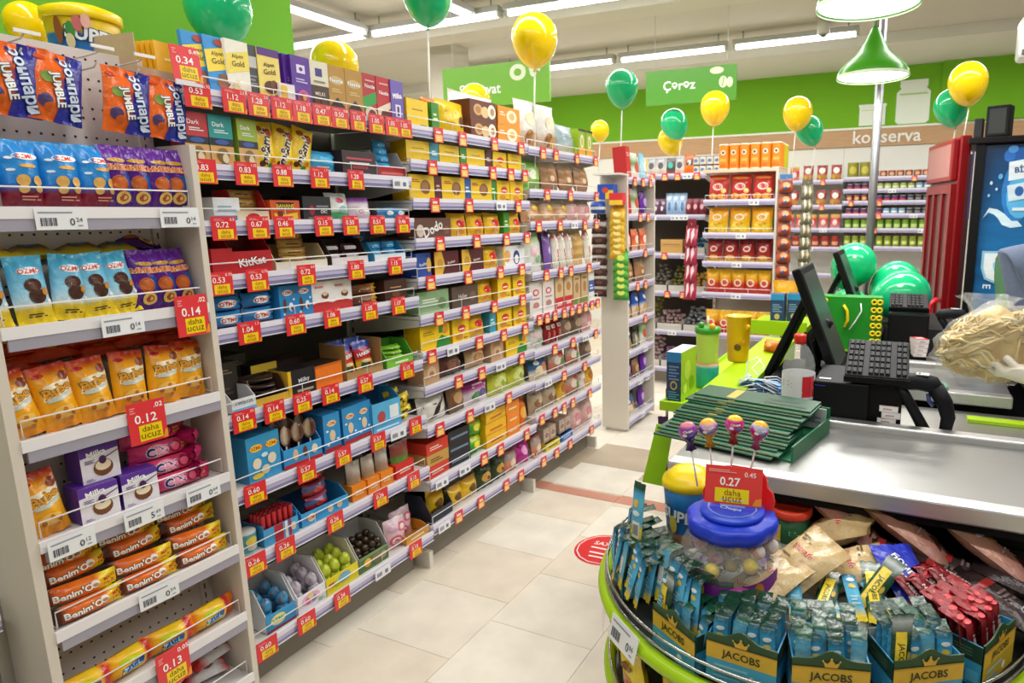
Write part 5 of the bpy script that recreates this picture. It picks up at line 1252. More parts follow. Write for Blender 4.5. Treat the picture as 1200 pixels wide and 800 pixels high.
# ---- goods on the shelving farther off ------------------------------------------------------------
bag_p('crisp_red', 'red crisp bag', .178, .235, .09, [(0, '#8c1c20'), (.12, '#b8282a'), (.5, '#c8382e'), (1, '#b82428')], [('e', .5, .52, .26, .14, '#f0e4dc'), ('e', .5, .52, .2, .09, '#d8504c'), ('e', .25, .16, .2, .12, '#e8b44c'), ('e', .68, .14, .22, .12, '#e8a83c'), ('e', .5, .86, .4, .06, '#d8803c'), ('e', .8, .36, .12, .1, '#e8c070')], seed=80, name='crisp_bag', cat='crisp bag')
bag_p('crisp_yellow', 'yellow crisp bag', .178, .215, .09, [(0, '#c8a018'), (.3, '#e0b418'), (.7, '#e8a41c'), (1, '#d8901c')], [('e', .5, .62, .24, .13, '#f6e8d0'), ('e', .5, .62, .17, .08, '#e0a42c'), ('e', .3, .24, .2, .14, '#f0d040'), ('e', .66, .2, .22, .14, '#e8cc30'), ('e', .5, .38, .2, .09, '#c8981c')], seed=81, name='crisp_bag', cat='crisp bag')
bag_p('crisp_dark', 'dark red crisp bag', .135, .19, .08, [(0, '#d8b43c'), (.2, '#a83028'), (.5, '#8c1c24'), (1, '#7a1820')], [('e', .5, .58, .24, .13, '#e8d8c8'), ('e', .5, .2, .3, .11, '#e0b850'), ('e', .5, .58, .17, .08, '#b83c3c')], seed=82, name='crisp_bag', cat='crisp bag')
bag_p('crisp_mix', 'red and yellow crisp bag', .115, .2, .08, [(0, '#b82c24'), (.4, '#c8382c'), (.6, '#e8a824'), (1, '#e8b81c')], [('e', .5, .45, .3, .16, '#f0dcc0'), ('e', .5, .45, .2, .1, '#c84434')], seed=83, name='crisp_bag', cat='crisp bag')
mm = MB('card'); can(mm, .043, .20, '#ec8a1c', '#f2f0ec', [('e', .5, .66, .24, .1, '#f6e8d8'), ('e', .5, .66, .14, .06, '#8a5a2c'), ('r', .2, .3, .8, .42, '#f6b04c'), ('r', .2, .08, .8, .2, '#d86a14')]); proto('crisp_tube', 'crisp_tube', 'orange crisp tube', 'crisp tube', mm, .086, .20, .086)
mm = MB('card'); can(mm, .043, .20, '#c8c81c', '#f2f0ec', [('e', .5, .66, .24, .1, '#f6f0d8'), ('r', .2, .3, .8, .42, '#f2ec6c')]); proto('crisp_tube_y', 'crisp_tube', 'yellow crisp tube', 'crisp tube', mm, .086, .20, .086)
def cam_item(key, x, yf, z, label, group, h=None, **k):
    p = PROTO[key]
    mw = TR(x, yf + p['d'] / 2, z, rz=k.get('rz', 0), rx=k.get('rx', 0), ry=k.get('ry', 0))
    if h and h < p['h']:
        mw = mw @ Matrix.Diagonal((1, 1, h / p['h'], 1))
    return spawn(key, mw, label, group)
CX0, CW = -1.665, .60
for sh, key, n in ((0, 'crisp_red', 3), (1, 'crisp_yellow', 3), (2, 'crisp_dark', 4), (3, 'crisp_mix', 5), (4, 'crisp_mix', 5)):
    z = ZC[sh] + .036
    top = (ZC[sh - 1] if sh else 1.93) - .015
    for i in range(n):
        cam_item(key, CX0 + .02 + (CW - .04) * (i + .5) / n, 5.475, z, f'{PROTO[key]["desc"]}, {ORD[i]} from left on {ORD[sh]} shelf of crisps display unit', 'crisp bags on the display unit', h=top - z, rx=R(-4), rz=R((-3, 2, 4, -2, 3)[i]))
for j in range(4):
    for i in range(6):
        if j == 0 or i == 5 or j == 3:
            kk = 'crisp_tube' if not (i == 5 and j >= 2) else 'crisp_tube_y'
            cam_item(kk, CX0 + .155 + .087 * i - .02 * j * 0, 5.475 + .088 * j, 1.957, f'{PROTO[kk]["desc"]}, {ORD[i]} from left in {ORD[j]} row on top of crisps display unit', 'crisp tubes on top of the display unit')
# clip strips with hanging bags on the unit's side
def clip_strip(label, x, y, z1, z0, key, n, rz, desc, grp, sc=1.0, tilt=-14, wcol='#3c78b0', w=.05):
    t = thing('clip_strip', label, 'clip strip', (x, y, 0), rz)
    m = MB('plastic'); m.box(-w / 2, w / 2, .004, .007, z0, z1, wcol)
    for k in range(n):
        zz = z1 - (z1 - z0) * (k + .3) / n
        m.tube([(0, .004, zz), (0, -.012, zz + .004), (0, -.014, zz + .012)], .002, '#e0e0e0', 5)
    m.obj('strip', t)
    for k in range(n):
        p = PROTO[key]
        zz = z1 - (z1 - z0) * (k + .3) / n
        mw = TR(x, y, 0, rz=rz) @ TR(.004 * ((k * 3) % 3 - 1), -.02, zz - p['h'] * sc, rx=R(tilt), rz=R((k * 7) % 11 - 5)) @ Matrix.Scale(sc, 4)
        spawn(key, mw, f'{desc}, {ORD[k]} from top of its clip strip', grp)
bag_p('brownsnack', 'orange and brown snack bag', .115, .11, .05, [(0, '#7a3424'), (.5, '#b85434'), (.8, '#4c2c2c'), (1, '#c86a3c')], [('e', .5, .5, .26, .2, '#e0a070'), ('e', .4, .3, .14, .12, '#2c6a9c')], seed=84)
clip_strip('blue clip strip of orange snack bags on the crisps unit side', -.985, 5.46, 1.90, .90, 'brownsnack', 9, R(25), 'orange and brown snack bag', 'snack bags on the blue clip strip', w=.10)
bag_p('greysnack', 'olive and grey seed bag', .10, .12, .04, [(0, '#5c5a44'), (.5, '#8a8468'), (1, '#4c4a38')], [('p', [(.2, .1), (.4, .5), (.3, .9), (.2, .6)], '#d8d0b8'), ('p', [(.6, .1), (.8, .4), (.7, .9), (.55, .5)], '#c8bc9c')], seed=85)
clip_strip('grey clip strip of olive seed bags on the crisps unit side', -.84, 5.62, 1.86, .95, 'greysnack', 9, R(30), 'olive and grey seed bag', 'seed bags on the grey clip strip', wcol='#6a6858', w=.09)
bag_p('redsnack', 'red and white stick bag', .10, .16, .04, [(0, '#8c1c34'), (.5, '#b0304c'), (1, '#8c2034')], [('p', [(.2, .1), (.4, .4), (.35, .9), (.2, .7)], '#e8d0d4'), ('p', [(.6, .1), (.8, .5), (.7, .9), (.55, .6)], '#e0c0c8')], seed=86)
clip_strip('dark red clip strip of stick bags between back shelving and crisps unit', -1.78, 5.50, 1.55, .93, 'redsnack', 4, 0, 'red and white stick bag', 'stick bags on the dark red clip strip', sc=1.15, wcol='#7a1c2c', w=.08)
# back aisle shelving
BX0 = -2.52
def shelf_goods(key, desc, w, h, d, bands, dec, **k):
    bag_p(key, desc, w, h, d, bands, dec, **k)
shelf_goods('gum1', 'white and grey sweet pouch', .09, .15, .04, [(0, '#c8a48c'), (.4, '#d8d4d0'), (1, '#8a8c94')], [('e', .5, .55, .3, .2, '#5c5a60')], seed=90)
shelf_goods('gum2', 'teal and dark sweet pouch', .09, .15, .04, [(0, '#b8603c'), (.3, '#4a4644'), (1, '#5c5858')], [('e', .5, .55, .28, .18, '#4cb4a8')], seed=91)
shelf_goods('gum3', 'orange sweet pouch', .10, .17, .04, [(0, '#e8641c'), (.5, '#e87a2c'), (1, '#d85a24')], [('r', .2, .45, .85, .8, '#4a4c54'), ('e', .5, .6, .2, .14, '#d8d4d0')], seed=92)
shelf_goods('yellowpouch', 'slim yellow sweet pouch', .07, .15, .04, [(0, '#e8902c'), (.5, '#f0c030'), (1, '#e8a82c')], [('e', .5, .5, .3, .2, '#f6e8c0')], seed=93)
shelf_goods('purplepouch', 'dark purple sweet bag', .075, .155, .05, [(0, '#3c2438'), (.5, '#5c3854'), (1, '#4a2c48')], [('e', .4, .4, .2, .14, '#d8c8d4'), ('e', .6, .7, .2, .1, '#b89cb0')], seed=94, name='candy_bag', cat='candy bag')
shelf_goods('bluepouch', 'pale blue sweet bag', .08, .20, .05, [(0, '#7c9cc4'), (.5, '#b4cce4'), (1, '#8cacd0')], [('e', .5, .4, .2, .2, '#5c7cb0'), ('e', .5, .75, .2, .08, '#e8f0f6')], seed=95, name='candy_bag', cat='candy bag')
shelf_goods('darkredpouch', 'dark red sweet bag', .075, .15, .05, [(0, '#6a1c2c'), (.5, '#8c2c3c'), (1, '#6a2030')], [('e', .5, .5, .24, .16, '#d8b0b4')], seed=96, name='candy_bag', cat='candy bag')
box_p('tanbox', 'tan cardboard sweet box', .21, .13, .16, '#c89c5c', [('l', .1, .6, .9, .8, 1, '#a87c44'), ('r', .0, .5, 1, .53, '#b88c4c')], top='#8a6430')
for i, (k, x) in enumerate((('yellowpouch', .19), ('gum1', .27), ('gum1', .36), ('gum2', .455), ('gum1', .54), ('gum3', .63))):
    cam_item(k, BX0 + x, 5.73, ZB[0] + .036, f'{PROTO[k]["desc"]}, {ORD[i]} from left along top of back aisle shelving', 'sweet pouches on top of back aisle shelving', rx=R(-5))
mm = MB('plastic'); can(mm, .03, .075, '#d8d4c8', '#3a3430', [('e', .5, .5, .3, .2, '#5c7cb0')], m='plastic'); proto('jar_small', 'sweet_jar', 'small pale jar with dark lid', 'jar', mm, .06, .075, .06)
for i in range(4):
    for j in range(2):
        cam_item('jar_small', BX0 + .71 + .063 * i - .02, 5.74, ZB[0] + .036 + .077 * j, f'small pale jar with dark lid, {ORD[i]} from left in {("lower", "upper")[j]} row beside orange pouch', 'small jars on back aisle shelving')
for i in range(9):
    k = ('purplepouch', 'purplepouch', 'purplepouch', 'bluepouch', 'bluepouch', 'bluepouch', 'darkredpouch', 'darkredpouch', 'darkredpouch')[i]
    cam_item(k, BX0 + .26 + .062 * i - .03 * 0, 5.73, ZB[1] + .036, f'{PROTO[k]["desc"]}, {ORD[i % 3]} of three on second shelf of back aisle shelving', f'{plural(PROTO[k]["desc"])} on back aisle shelving', rx=R(-5))
cam_item('tanbox', BX0 + .47, 5.74, ZB[2] + .036, 'tan cardboard sweet box on third shelf of back aisle shelving', None)
bag_p('nutgold', 'gold foil sweet', .045, .035, .035, [(0, '#a87c2c'), (.5, '#d8ac4c'), (1, '#8a641c')], [], seed=97, name='wrapped_candy', cat='sweet', nx=5, ny=5)
bag_p('nutblue', 'blue foil sweet', .045, .035, .035, [(0, '#24506c'), (.5, '#4c8cac'), (1, '#1c4058')], [], seed=98, name='wrapped_candy', cat='sweet', nx=5, ny=5)
bag_p('nutdark', 'dark wrapped sweet', .045, .035, .035, [(0, '#3c342c'), (.5, '#8c8478'), (1, '#2c2824')], [], seed=99, name='wrapped_candy', cat='sweet', nx=5, ny=5)
bag_p('nutolive', 'olive wrapped sweet', .045, .035, .035, [(0, '#4c4a1c'), (.5, '#8c8a3c'), (1, '#3c3a18')], [], seed=100, name='wrapped_candy', cat='sweet', nx=5, ny=5)
bag_p('nutpink', 'pale pink wrapped sweet', .045, .035, .035, [(0, '#8a6c70'), (.5, '#c8a8ac'), (1, '#7c5c60')], [], seed=101, name='wrapped_candy', cat='sweet', nx=5, ny=5)
bag_p('nutgrey', 'grey wrapped sweet', .045, .035, .035, [(0, '#5c6068'), (.5, '#a0a4ac'), (1, '#4c5058')], [], seed=102, name='wrapped_candy', cat='sweet', nx=5, ny=5)
bag_p('nutmauve', 'mauve wrapped sweet', .045, .035, .035, [(0, '#6a3868'), (.5, '#b078b0'), (1, '#5c3058')], [], seed=103, name='wrapped_candy', cat='sweet', nx=5, ny=5)
def heap(desc_tray, key, x0, x1, yf, z, n, where, depth=.2, hmax=.14):
    """loose sweets in an open bin"""
    m = MB('glass'); m.use('plastic')
    w = x1 - x0
    m.box(0, w, 0, depth, 0, .004, '#a8a49c'); m.box(0, w, 0, .004, 0, .06, '#c8c4bc'); m.box(0, .004, 0, depth, 0, .10, '#b8b4ac'); m.box(w - .004, w, 0, depth, 0, .10, '#b8b4ac')
    tag(m.obj('sweet_bin', loc=(x0, yf, z)), f'open bin of {PROTO[key]["desc"]}s {where}', 'bin')
    rr = random.Random(n + int(x0 * 50))
    nx_ = max(1, int(w / .043))
    for k in range(n):
        i = k % nx_
        l = k // nx_
        spawn(key, TR(x0 + .024 + (w - .048) * (i + .3 * (l % 2)) / max(1, nx_ - .6), yf + .024 + .034 * l, z + .008 + .030 * l + rr.uniform(0, .02), rz=rr.uniform(-1, 1), rx=rr.uniform(-.8, .3), ry=rr.uniform(-.4, .4)),
              f'{PROTO[key]["desc"]} heaped in the open bin {where}', f'{PROTO[key]["desc"]}s {where}')
B0 = 'of back aisle shelving'
heap('', 'nutblue', BX0 + .60, BX0 + .79, 5.74, ZB[2] + .036, 16, f'on third shelf {B0}')
for i, (k, a, b) in enumerate((('nutdark', .26, .43), ('nutolive', .44, .60), ('nutgold', .61, .79))):
    heap('', k, BX0 + a, BX0 + b, 5.74, ZB[3] + .036, 20, f'on fourth shelf {B0}')
for i, (k, a, b) in enumerate((('nutolive', .22, .32), ('nutpink', .33, .58), ('nutgrey', .59, .79))):
    heap('', k, BX0 + a, BX0 + b, 5.74, ZB[4] + .036, 24, f'on fifth shelf {B0}')
for i, (k, a, b) in enumerate((('nutpink', .22, .36), ('nutmauve', .37, .60))):
    heap('', k, BX0 + a, BX0 + b, 5.74, ZB[5] + .036, 22, f'on bottom shelf {B0}')
# narrow end unit
def narrow_item(key, y, z, label, grp, h=None, **k):
    p = PROTO[key]
    mw = TR(-1.85 - .03 - p['d'] / 2, y, z, rz=RZ + k.get('rz', 0), rx=R(-5))
    if h and h < p['h']:
        mw = mw @ Matrix.Diagonal((1, 1, h / p['h'], 1))
    spawn(key, mw, label, grp)
bag_p('bluenoodle', 'blue and white noodle bag', .12, .18, .05, [(0, '#c8a484'), (.4, '#e0d4c8'), (.55, '#2c58b0'), (1, '#244c98')], [('e', .5, .3, .3, .16, '#d8a458'), ('e', .5, .75, .2, .1, '#e8ecf4')], seed=104)
bag_p('orangepouch', 'orange and red wafer pack', .12, .16, .05, [(0, '#d8b08c'), (.3, '#e87c4c'), (.6, '#d84c3c'), (1, '#e8905c')], [('e', .5, .5, .3, .2, '#f0dcc4')], seed=105)
box_p('redbook', 'tall red box', .07, .22, .10, '#c41c28', [('l', .2, .7, .8, .85, 2, '#e8b0ac')], side='#b01822')
bag_p('greenwhitebag', 'green and white cereal bag', .13, .19, .05, [(0, '#e0d8d0'), (.4, '#d8e0d0'), (.6, '#6ca04c'), (1, '#e0dcd8')], [('e', .5, .45, .3, .2, '#c85c4c')], seed=106)
bag_p('violetbag', 'violet sweet bag', .11, .18, .05, [(0, '#4c1c7c'), (.5, '#6a2ca4'), (1, '#4a1c78')], [('e', .5, .5, .24, .18, '#c8a4dc')], seed=107, name='candy_bag', cat='candy bag')
bag_p('tealtall', 'pale blue cereal bag', .10, .2, .05, [(0, '#8cc4d8'), (.5, '#b4dce8'), (1, '#6cb0d0')], [('e', .5, .5, .24, .18, '#f0f4f4')], seed=108)
rowsN = [('redbook', 'greenwhitebag', 'tealtall'), ('redbook', 'greenwhitebag', 'violetbag'), ('orangepouch',) * 3, ('bread', 'bread'), ('bluenoodle',) * 3, ('bluenoodle', 'greyblue_s', 'greenwhitebag'), ('violetbag', 'brownbag', 'violetbag'), ('bluefish', 'violetbag')]
for i, r_ in enumerate(rowsN):
    z = ZN[i] + .036
    top = (ZN[i - 1] if i else 2.2) - .015
    r_ = [k if k in PROTO else 'greysnack' for k in r_]
    for j, k in enumerate(r_):
        narrow_item(k, 4.30 + .47 * (j + .5) / len(r_), z, f'{PROTO[k]["desc"]}, {ORD[j]} from near end of {ORD[i]} shelf of narrow end shelving', f'goods on {ORD[i]} shelf of narrow end shelving', h=top - z)
# toys and clip strips hung before the narrow unit
box_p('bluetoy', 'blue and yellow toy box', .12, .10, .07, '#2450b0', [('r', .5, 0, 1, .6, '#e8c030'), ('e', .5, .6, .2, .2, '#d84c2c')], name='toy_box', cat='box')
box_p('redtoy', 'red and yellow toy box', .10, .08, .06, '#d8343c', [('r', 0, 0, 1, .4, '#f0c838')], name='toy_box', cat='box')
put('display_arm', MB('white').box(-.10, .10, -.05, .12, 0, .012, '#dcd8d0').mesh('display_arm'), UN, TR(-.10, .10, 1.86, rz=-RZ))
spawn('bluetoy', TR(-1.97, 4.20, 1.70), 'blue and yellow toy box hanging over the blank side panel', None)
spawn('redtoy', TR(-1.89, 4.19, 1.66), 'red and yellow toy box hanging beside the blue toy box', None)
mm = MB('plastic'); mm.lathe([(.0, 0), (.05, .005), (.055, .05), (.045, .085), (.0, .09)], 14, '#1c54b4'); mm.lathe([(.056, .03, '#e8e8ec'), (.056, .05, '#e8e8ec')], 14, cap=False)
tag(mm.obj('toy_ball', loc=(-2.03, 4.17, 1.60)), 'round blue toy tub with a white band beside hanging strips', 'toy')
bag_p('coffeebag', 'brown and white coffee sachet bag', .095, .10, .03, [(0, '#3a2420'), (.45, '#5a3c34'), (.5, '#d4c8c2'), (.68, '#d8ccc6'), (.73, '#4c302a'), (1, '#2c1c18')], [('e', .5, .22, .24, .12, '#7a5448')], seed=109, name='coffee_bag', cat='coffee bag')
bag_p('yellowchip', 'yellow corn snack bag', .10, .09, .035, [(0, '#c8901c'), (.5, '#f0c83c'), (1, '#d8a024')], [('e', .5, .5, .26, .2, '#fbe48c')], seed=110)
bag_p('greenchip', 'green corn snack bag', .10, .09, .035, [(0, '#2c7c2c'), (.5, '#6cc04c'), (1, '#3c9434')], [('e', .5, .5, .26, .2, '#d8e860')], seed=111)
clip_strip('black clip strip of brown coffee bags over the blank panel', -2.05, 4.24, 1.60, 1.08, 'coffeebag', 7, R(10), 'brown and white coffee bag', 'coffee bags on the black clip strip', wcol='#2a2422', w=.09, sc=1.15)
clip_strip('yellow clip strip of corn snack bags over the blank panel', -1.90, 4.22, 1.66, 1.36, 'yellowchip', 7, R(15), 'yellow corn snack bag', 'yellow snack bags on the clip strip', wcol='#d8a82c', w=.08, sc=1.12)
clip_strip('green clip strip of corn snack bags below the yellow ones', -1.875, 4.22, 1.36, 1.07, 'greenchip', 6, R(15), 'green corn snack bag', 'green snack bags on the clip strip', wcol='#3c8c3c', w=.08, sc=1.12)
# tins on the back wall
def tin_p(key, desc, r, h, col, dec, lid='#c8c8c8', name='food_tin', cat='tin'):
    mm = MB('card'); can(mm, r, h, col, lid, dec, n=12); proto(key, name, desc, cat, mm, 2 * r, h, 2 * r)
tin_p('tin_red', 'brown and red food tin', .042, .085, '#8c4a34', [('e', .5, .5, .34, .24, '#e0b484'), ('r', .1, .74, .9, .86, '#c8302c')])
tin_p('tin_lime', 'lime and white food tin', .042, .075, '#a4b44c', [('r', .1, .3, .9, .6, '#e8ecd0')])
tin_p('tin_blue', 'pale blue food tin', .042, .075, '#7ca8c4', [('r', .1, .3, .9, .6, '#eef2f4')])
tin_p('tin_purple', 'purple and red food tin', .042, .075, '#5c3868', [('r', .1, .2, .9, .5, '#c84048')])
tin_p('tin_dark', 'dark food tin', .042, .075, '#3c3c40', [('r', .1, .3, .9, .6, '#8c8c8c')])
tin_p('jar_green', 'jar of green pickles', .042, .115, '#6c9c2c', [('r', .1, .2, .9, .55, '#c8d88c')], '#d8c84c')
tin_p('jar_olive', 'jar of olive vegetables', .042, .135, '#7c8c34', [('r', .1, .25, .9, .6, '#b8cc4c'), ('e', .5, .42, .2, .1, '#e8e4c0')], '#b8a43c')
tin_p('jar_yellow', 'tall golden green tin', .065, .19, '#8c8c2c', [('e', .5, .5, .34, .24, '#c8b84c')])
KX0 = -.86
for sh, keys in ((0, ['jar_yellow'] * 2 + ['tin_red'] * 4 + ['tin_red'] * 6), (1, ['tin_purple'] * 4 + ['tin_lime'] * 5 + ['tin_blue'] * 5), (2, ['tin_red'] * 4 + ['tin_purple'] * 4 + ['tin_dark'] * 6), (3, ['tin_purple'] * 5 + ['tin_blue'] * 3 + ['tin_dark'] * 6), (4, ['jar_green'] * 13), (5, ['jar_olive'] * 13)):
    x = KX0 + .03
    n = len(keys)
    tot = sum(PROTO[k]['w'] for k in keys)
    g = (1.19 - tot) / (n - 1)
    cc = {}
    for k in keys:
        cc[k] = cc.get(k, 0) + 1
        z = ZK[sh] + .036
        top = (ZK[sh - 1] if sh else 2.6) - .012
        cam_item(k, x + PROTO[k]['w'] / 2, 8.58, z, f'{PROTO[k]["desc"]}, {ORD[cc[k] - 1]} from left, {ORD[sh]} back wall shelf', 'tins and jars on the back wall shelving', h=top - z)
        x += PROTO[k]['w'] + g
bag_p('redwhitepouch', 'red pouch with round white label', .125, .19, .05, [(0, '#8c2c24'), (.3, '#c8a05c'), (.5, '#a83028'), (1, '#8c1c20')], [('e', .5, .66, .32, .2, '#ece8e4'), ('e', .3, .2, .16, .1, '#e0b450'), ('e', .66, .18, .16, .1, '#d88c3c')], seed=112, name='food_pouch', cat='pouch')
bag_p('pinkpouch2', 'pink and red food pouch', .115, .18, .05, [(0, '#e0b0b0'), (.4, '#d85c60'), (.7, '#c8403c'), (1, '#c8b03c')], [('e', .5, .45, .26, .2, '#f0d8d4')], seed=113, name='food_pouch', cat='pouch')
tin_p('jar_red', 'jar of red sauce', .05, .14, '#9c2c24', [('r', .1, .25, .9, .55, '#d8a07c')], '#c83c34')
for sh, keys in ((0, ['pinkpouch2'] * 2 + ['redwhitepouch'] * 3), (1, ['redwhitepouch'] * 5), (2, ['pinkpouch2'] * 6), (3, ['jar_red'] * 7)):
    n = len(keys)
    z = ZK2[sh] + .036
    for i, k in enumerate(keys):
        cam_item(k, -1.70 + .83 * (i + .5) / n, 8.58, z, f'{PROTO[k]["desc"]}, {ORD[i]} from left on {ORD[sh]} narrow back wall shelf', 'pouches and jars on narrow back wall shelving', h=((ZK2[sh - 1] if sh else 2.6) - .012 - z))

# ================================================================== CHECKOUTS
LIME = '#a8d010'
def counter(label, x0, x1, yf, yb, deck_y, lip_h=.052):
    t = thing('checkout_counter', label, 'counter', ((x0 + x1) / 2, yf, 0))
    ox, oy = (x0 + x1) / 2, yf
    a, b = x0 - ox, x1 - ox
    m = MB('steel')
    m.box(a, b, .05, yb - oy - .05, .860, .872, '#9c9c9a')
    m.obj('belt_plate', t)
    m = MB('steel'); m.bbox(a, b, 0, .055, .832, .882, '#d4d4d6', .006); m.obj('front_lip', t)
    m = MB('steel'); m.bbox(a, b, yb - oy - .055, yb - oy, .84, .896, '#cfcfcf', .006); m.obj('rear_ridge', t)
    m = MB('rubber')
    m.box(a + .02, b, .19, yb - oy - .02, .02, .83, '#121214')
    m.box(a + .02, b, .035, .19, .80, .832, '#1c1c20')
    for z in (.70, .62, .54):
        m.box(a + .02, b, .186, .19, z, z + .004, '#2a2a30')
    m.obj('body', t)
    m = MB('rubber')
    m.box(a + .10, b - .05, yb - oy, deck_y - oy, .40, .80, '#17171a'); m.obj('well_cabinet', t)
    m = MB('steel'); m.box(a + .10, b - .05, yb - oy, deck_y - oy, .80, .812, '#b9b9b4'); m.obj('deck_plate', t)
    return t
c1 = counter('near steel checkout counter behind the round coffee stand', -.63, 1.45, 1.74, 2.33, 2.88)
c2 = counter('far steel checkout counter with green balloons, second lane', -.10, .385, 2.90, 3.42, 3.95)
m = MB('plastic'); m.box(-.19, .05, .985, 1.04, .813, .826, LIME); m.obj('lime_edge', c1)
m = MB('plastic'); m.box(-.36, -.33, .60, .80, .813, .85, LIME); m.obj('lime_block', c1)
# lime tray along the near checkout's aisle side
t = thing('lime_tray', 'lime green metal tray and riser along the aisle end of the near checkout', 'tray', (-.72, 2.34, 0))
m = MB('plastic')
m.box(-.16, .01, .02, 1.15, .845, .855, LIME); m.box(-.16, .01, .0, .02, .838, .875, '#9cc80e'); m.box(-.16, -.15, .02, 1.15, .855, .872, '#9cc80e'); m.obj('ledge', t)
m = MB('plastic'); m.bbox(.01, .17, .0, 1.15, .83, .945, '#a4cc10', .004); m.obj('riser', t)
m = MB('chrome'); m.tube([(-.165, .1, .78), (-.165, .1, .9), (-.14, .1, .9)], .006, '#a8a8a8'); m.obj('hook', t)
for lx, ly in ((-.05, .3), (-.02, 1.0)):
    m = MB('pole'); m.tube([(lx, ly, 0), (lx, ly, .845)], .018, '#9a9a9a', 8); m.obj('leg', t)
def carton_at(key, desc, label, w, h, d, col, dec, loc, rz=0, cat='box', **k):
    m = MB('card'); carton(m, w, h, d, col, dec, **k)
    return tag(m.obj(desc, loc=loc, rot=(0, 0, rz)), label, cat)
carton_at('', 'tea_box', 'tall lime tea box with navy end on the lime ledge', .062, .205, .17, '#1f3a64',
          [('r', 0, .8, 1, 1, '#2c7cb4'), ('l', .15, .45, .85, .76, 5, '#6a8cb4'), ('e', .5, .34, .24, .09, '#c8a85c'), ('e', .5, .34, .16, .06, '#1f3a64'), ('l', .12, .06, .88, .24, 4, '#5c94c0')], (-.84, 2.49, .856), R(-3),
          side='#a4c428', top='#c8d4dc', sdec=[('e', .4, .6, .2, .2, '#c4d84c'), ('e', .7, .3, .16, .14, '#7aa81c'), ('e', .25, .25, .12, .1, '#d4e46c')])
# green lidded cup with teal base
t = thing('drink_cup', 'clear lime cup with green frog lid on the lime ledge', 'cup', (-.795, 2.70, .856))
m = MB('plastic'); m.lathe([(.046, 0, '#2cb4b8'), (.05, .005, '#2cb4b8'), (.052, .09, '#38bcc0'), (.05, .1, '#e8e0d8'), (.05, .108, '#e8784c')], 18); m.obj('base', t)
m = MB('clearfilm'); m.use('plastic'); m.lathe([(.045, .108, '#c8dc6c'), (.05, .24, '#c4dc5c')], 18, cap=False); m.obj('cup_wall', t)
m = MB('plastic'); m.lathe([(.056, .24, '#3c9c2c'), (.056, .262, '#3c9c2c'), (.0, .268, '#48a834')], 18); m.obj('lid', t)
m = MB('plastic'); m.ball((-.02, -.03, .275), .014, '#3c9c2c', 8, 6); m.ball((.03, -.035, .272), .014, '#f2b41c', 8, 6); m.tube([(0, 0, .265), (.0, 0, .31)], .005, '#e8ecd0'); m.obj('straw', t)
t = thing('yellow_cup', 'yellow plastic bear-ear cup standing beside the green lidded cup', 'cup', (-.70, 2.86, .946))
m = MB('plastic'); m.lathe([(.045, 0), (.047, .01), (.055, .20), (.058, .205), (.05, .205), (.044, .02), (0, .018)], 20, '#f2b40e'); m.obj('body', t)
m = MB('plastic'); m.ball((.048, -.03, .16), .012, '#f2b40e', 8, 6); m.ball((.01, -.052, .07), .016, '#6a4a1c', 8, 6, (1, .25, 1)); m.ball((.028, -.042, .09), .014, '#e8941c', 8, 6, (1, .4, 1)); m.obj('relief', t)
bag_p('purplehang', 'slim purple snack', .04, .24, .02, [(0, '#4c1c54'), (.5, '#6a2c74'), (1, '#3c1444')], [('e', .5, .8, .3, .04, '#c8303c'), ('l', .2, .55, .8, .66, 2, '#e8dce8'), ('e', .5, .35, .26, .08, '#c8a48c')], seed=120)
spawn('purplehang', TR(-.835, 2.262, .60, rz=R(10)), 'slim purple snack pack hanging under the lime ledge', None)
m = MB('plastic'); m.prism([(-.045, 0), (.03, -.01), (.06, .2), (.0, .21)], 0, .008, '#9cd010')
tag(m.obj('lime_card', loc=(-.79, 2.06, .66), rot=(R(80), 0, R(12))), 'lime green card flag below the counter corner', 'card')
# box of masks
t = thing('mask_box', 'open white box of blue face masks on the near checkout', 'box', (-.51, 2.47, .872), R(-6))
m = MB('card'); tray(m, .19, .055, .12, '#eeece8', '#f2f0ec', .05, (), '#e0dedc', slope=False); m.obj('carton', t)
for k in range(7):
    m = MB('cloth'); pts = []
    w_, d_ = .165, .095
    vs, fs = [], []
    for j in range(5):
        for i in range(7):
            u, v = i / 6 - .5, j / 4 - .5
            vs.append((u * w_ + .004 * (k % 2), v * d_, .022 + .010 * k + .014 * math.cos(u * 3) + .004 * math.sin(j * 3 + k) - .02 * v))
    fs = [(j * 7 + i, j * 7 + i + 1, (j + 1) * 7 + i + 1, (j + 1) * 7 + i) for j in range(4) for i in range(6)]
    m.add(vs, fs, '#8cbcf2' if k != 3 else '#b4d0f4', True); m.use('wire')
    for sx in (-1, 1):
        rr = random.Random(k * 2 + sx)
        m.tube([(sx * .08, -.04, .03 + .01 * k), (sx * .05 + rr.uniform(-.04, .04), -.06, .05 + .01 * k), (sx * .02 + rr.uniform(-.03, .03), -.03 - rr.uniform(0, .04), .062 + .01 * k), (sx * .06, .0, .055 + .01 * k), (sx * .08, .04, .03 + .01 * k)], .0022, '#f4f4f6', 5)
    o = m.obj('face_mask'); o.matrix_world = TR(-.51, 2.47, .872, rz=R(-6))
    tag(o, f'blue pleated face mask, {ORD[k]} from the bottom in the open white box', 'face mask', 'face masks in the white box')
m = MB('wire')
m.tube([(-.06, .03, .10), (-.07, .05, .15), (-.03, .06, .17), (0, .04, .14), (-.02, .02, .11), (-.05, .05, .125), (-.02, .07, .16)], .0025, '#f6f6f8', 5)
tag(m.obj('ear_loop', loc=(-.51, 2.47, .872)), 'loose white elastic ear loop curling above the mask box', 'elastic')
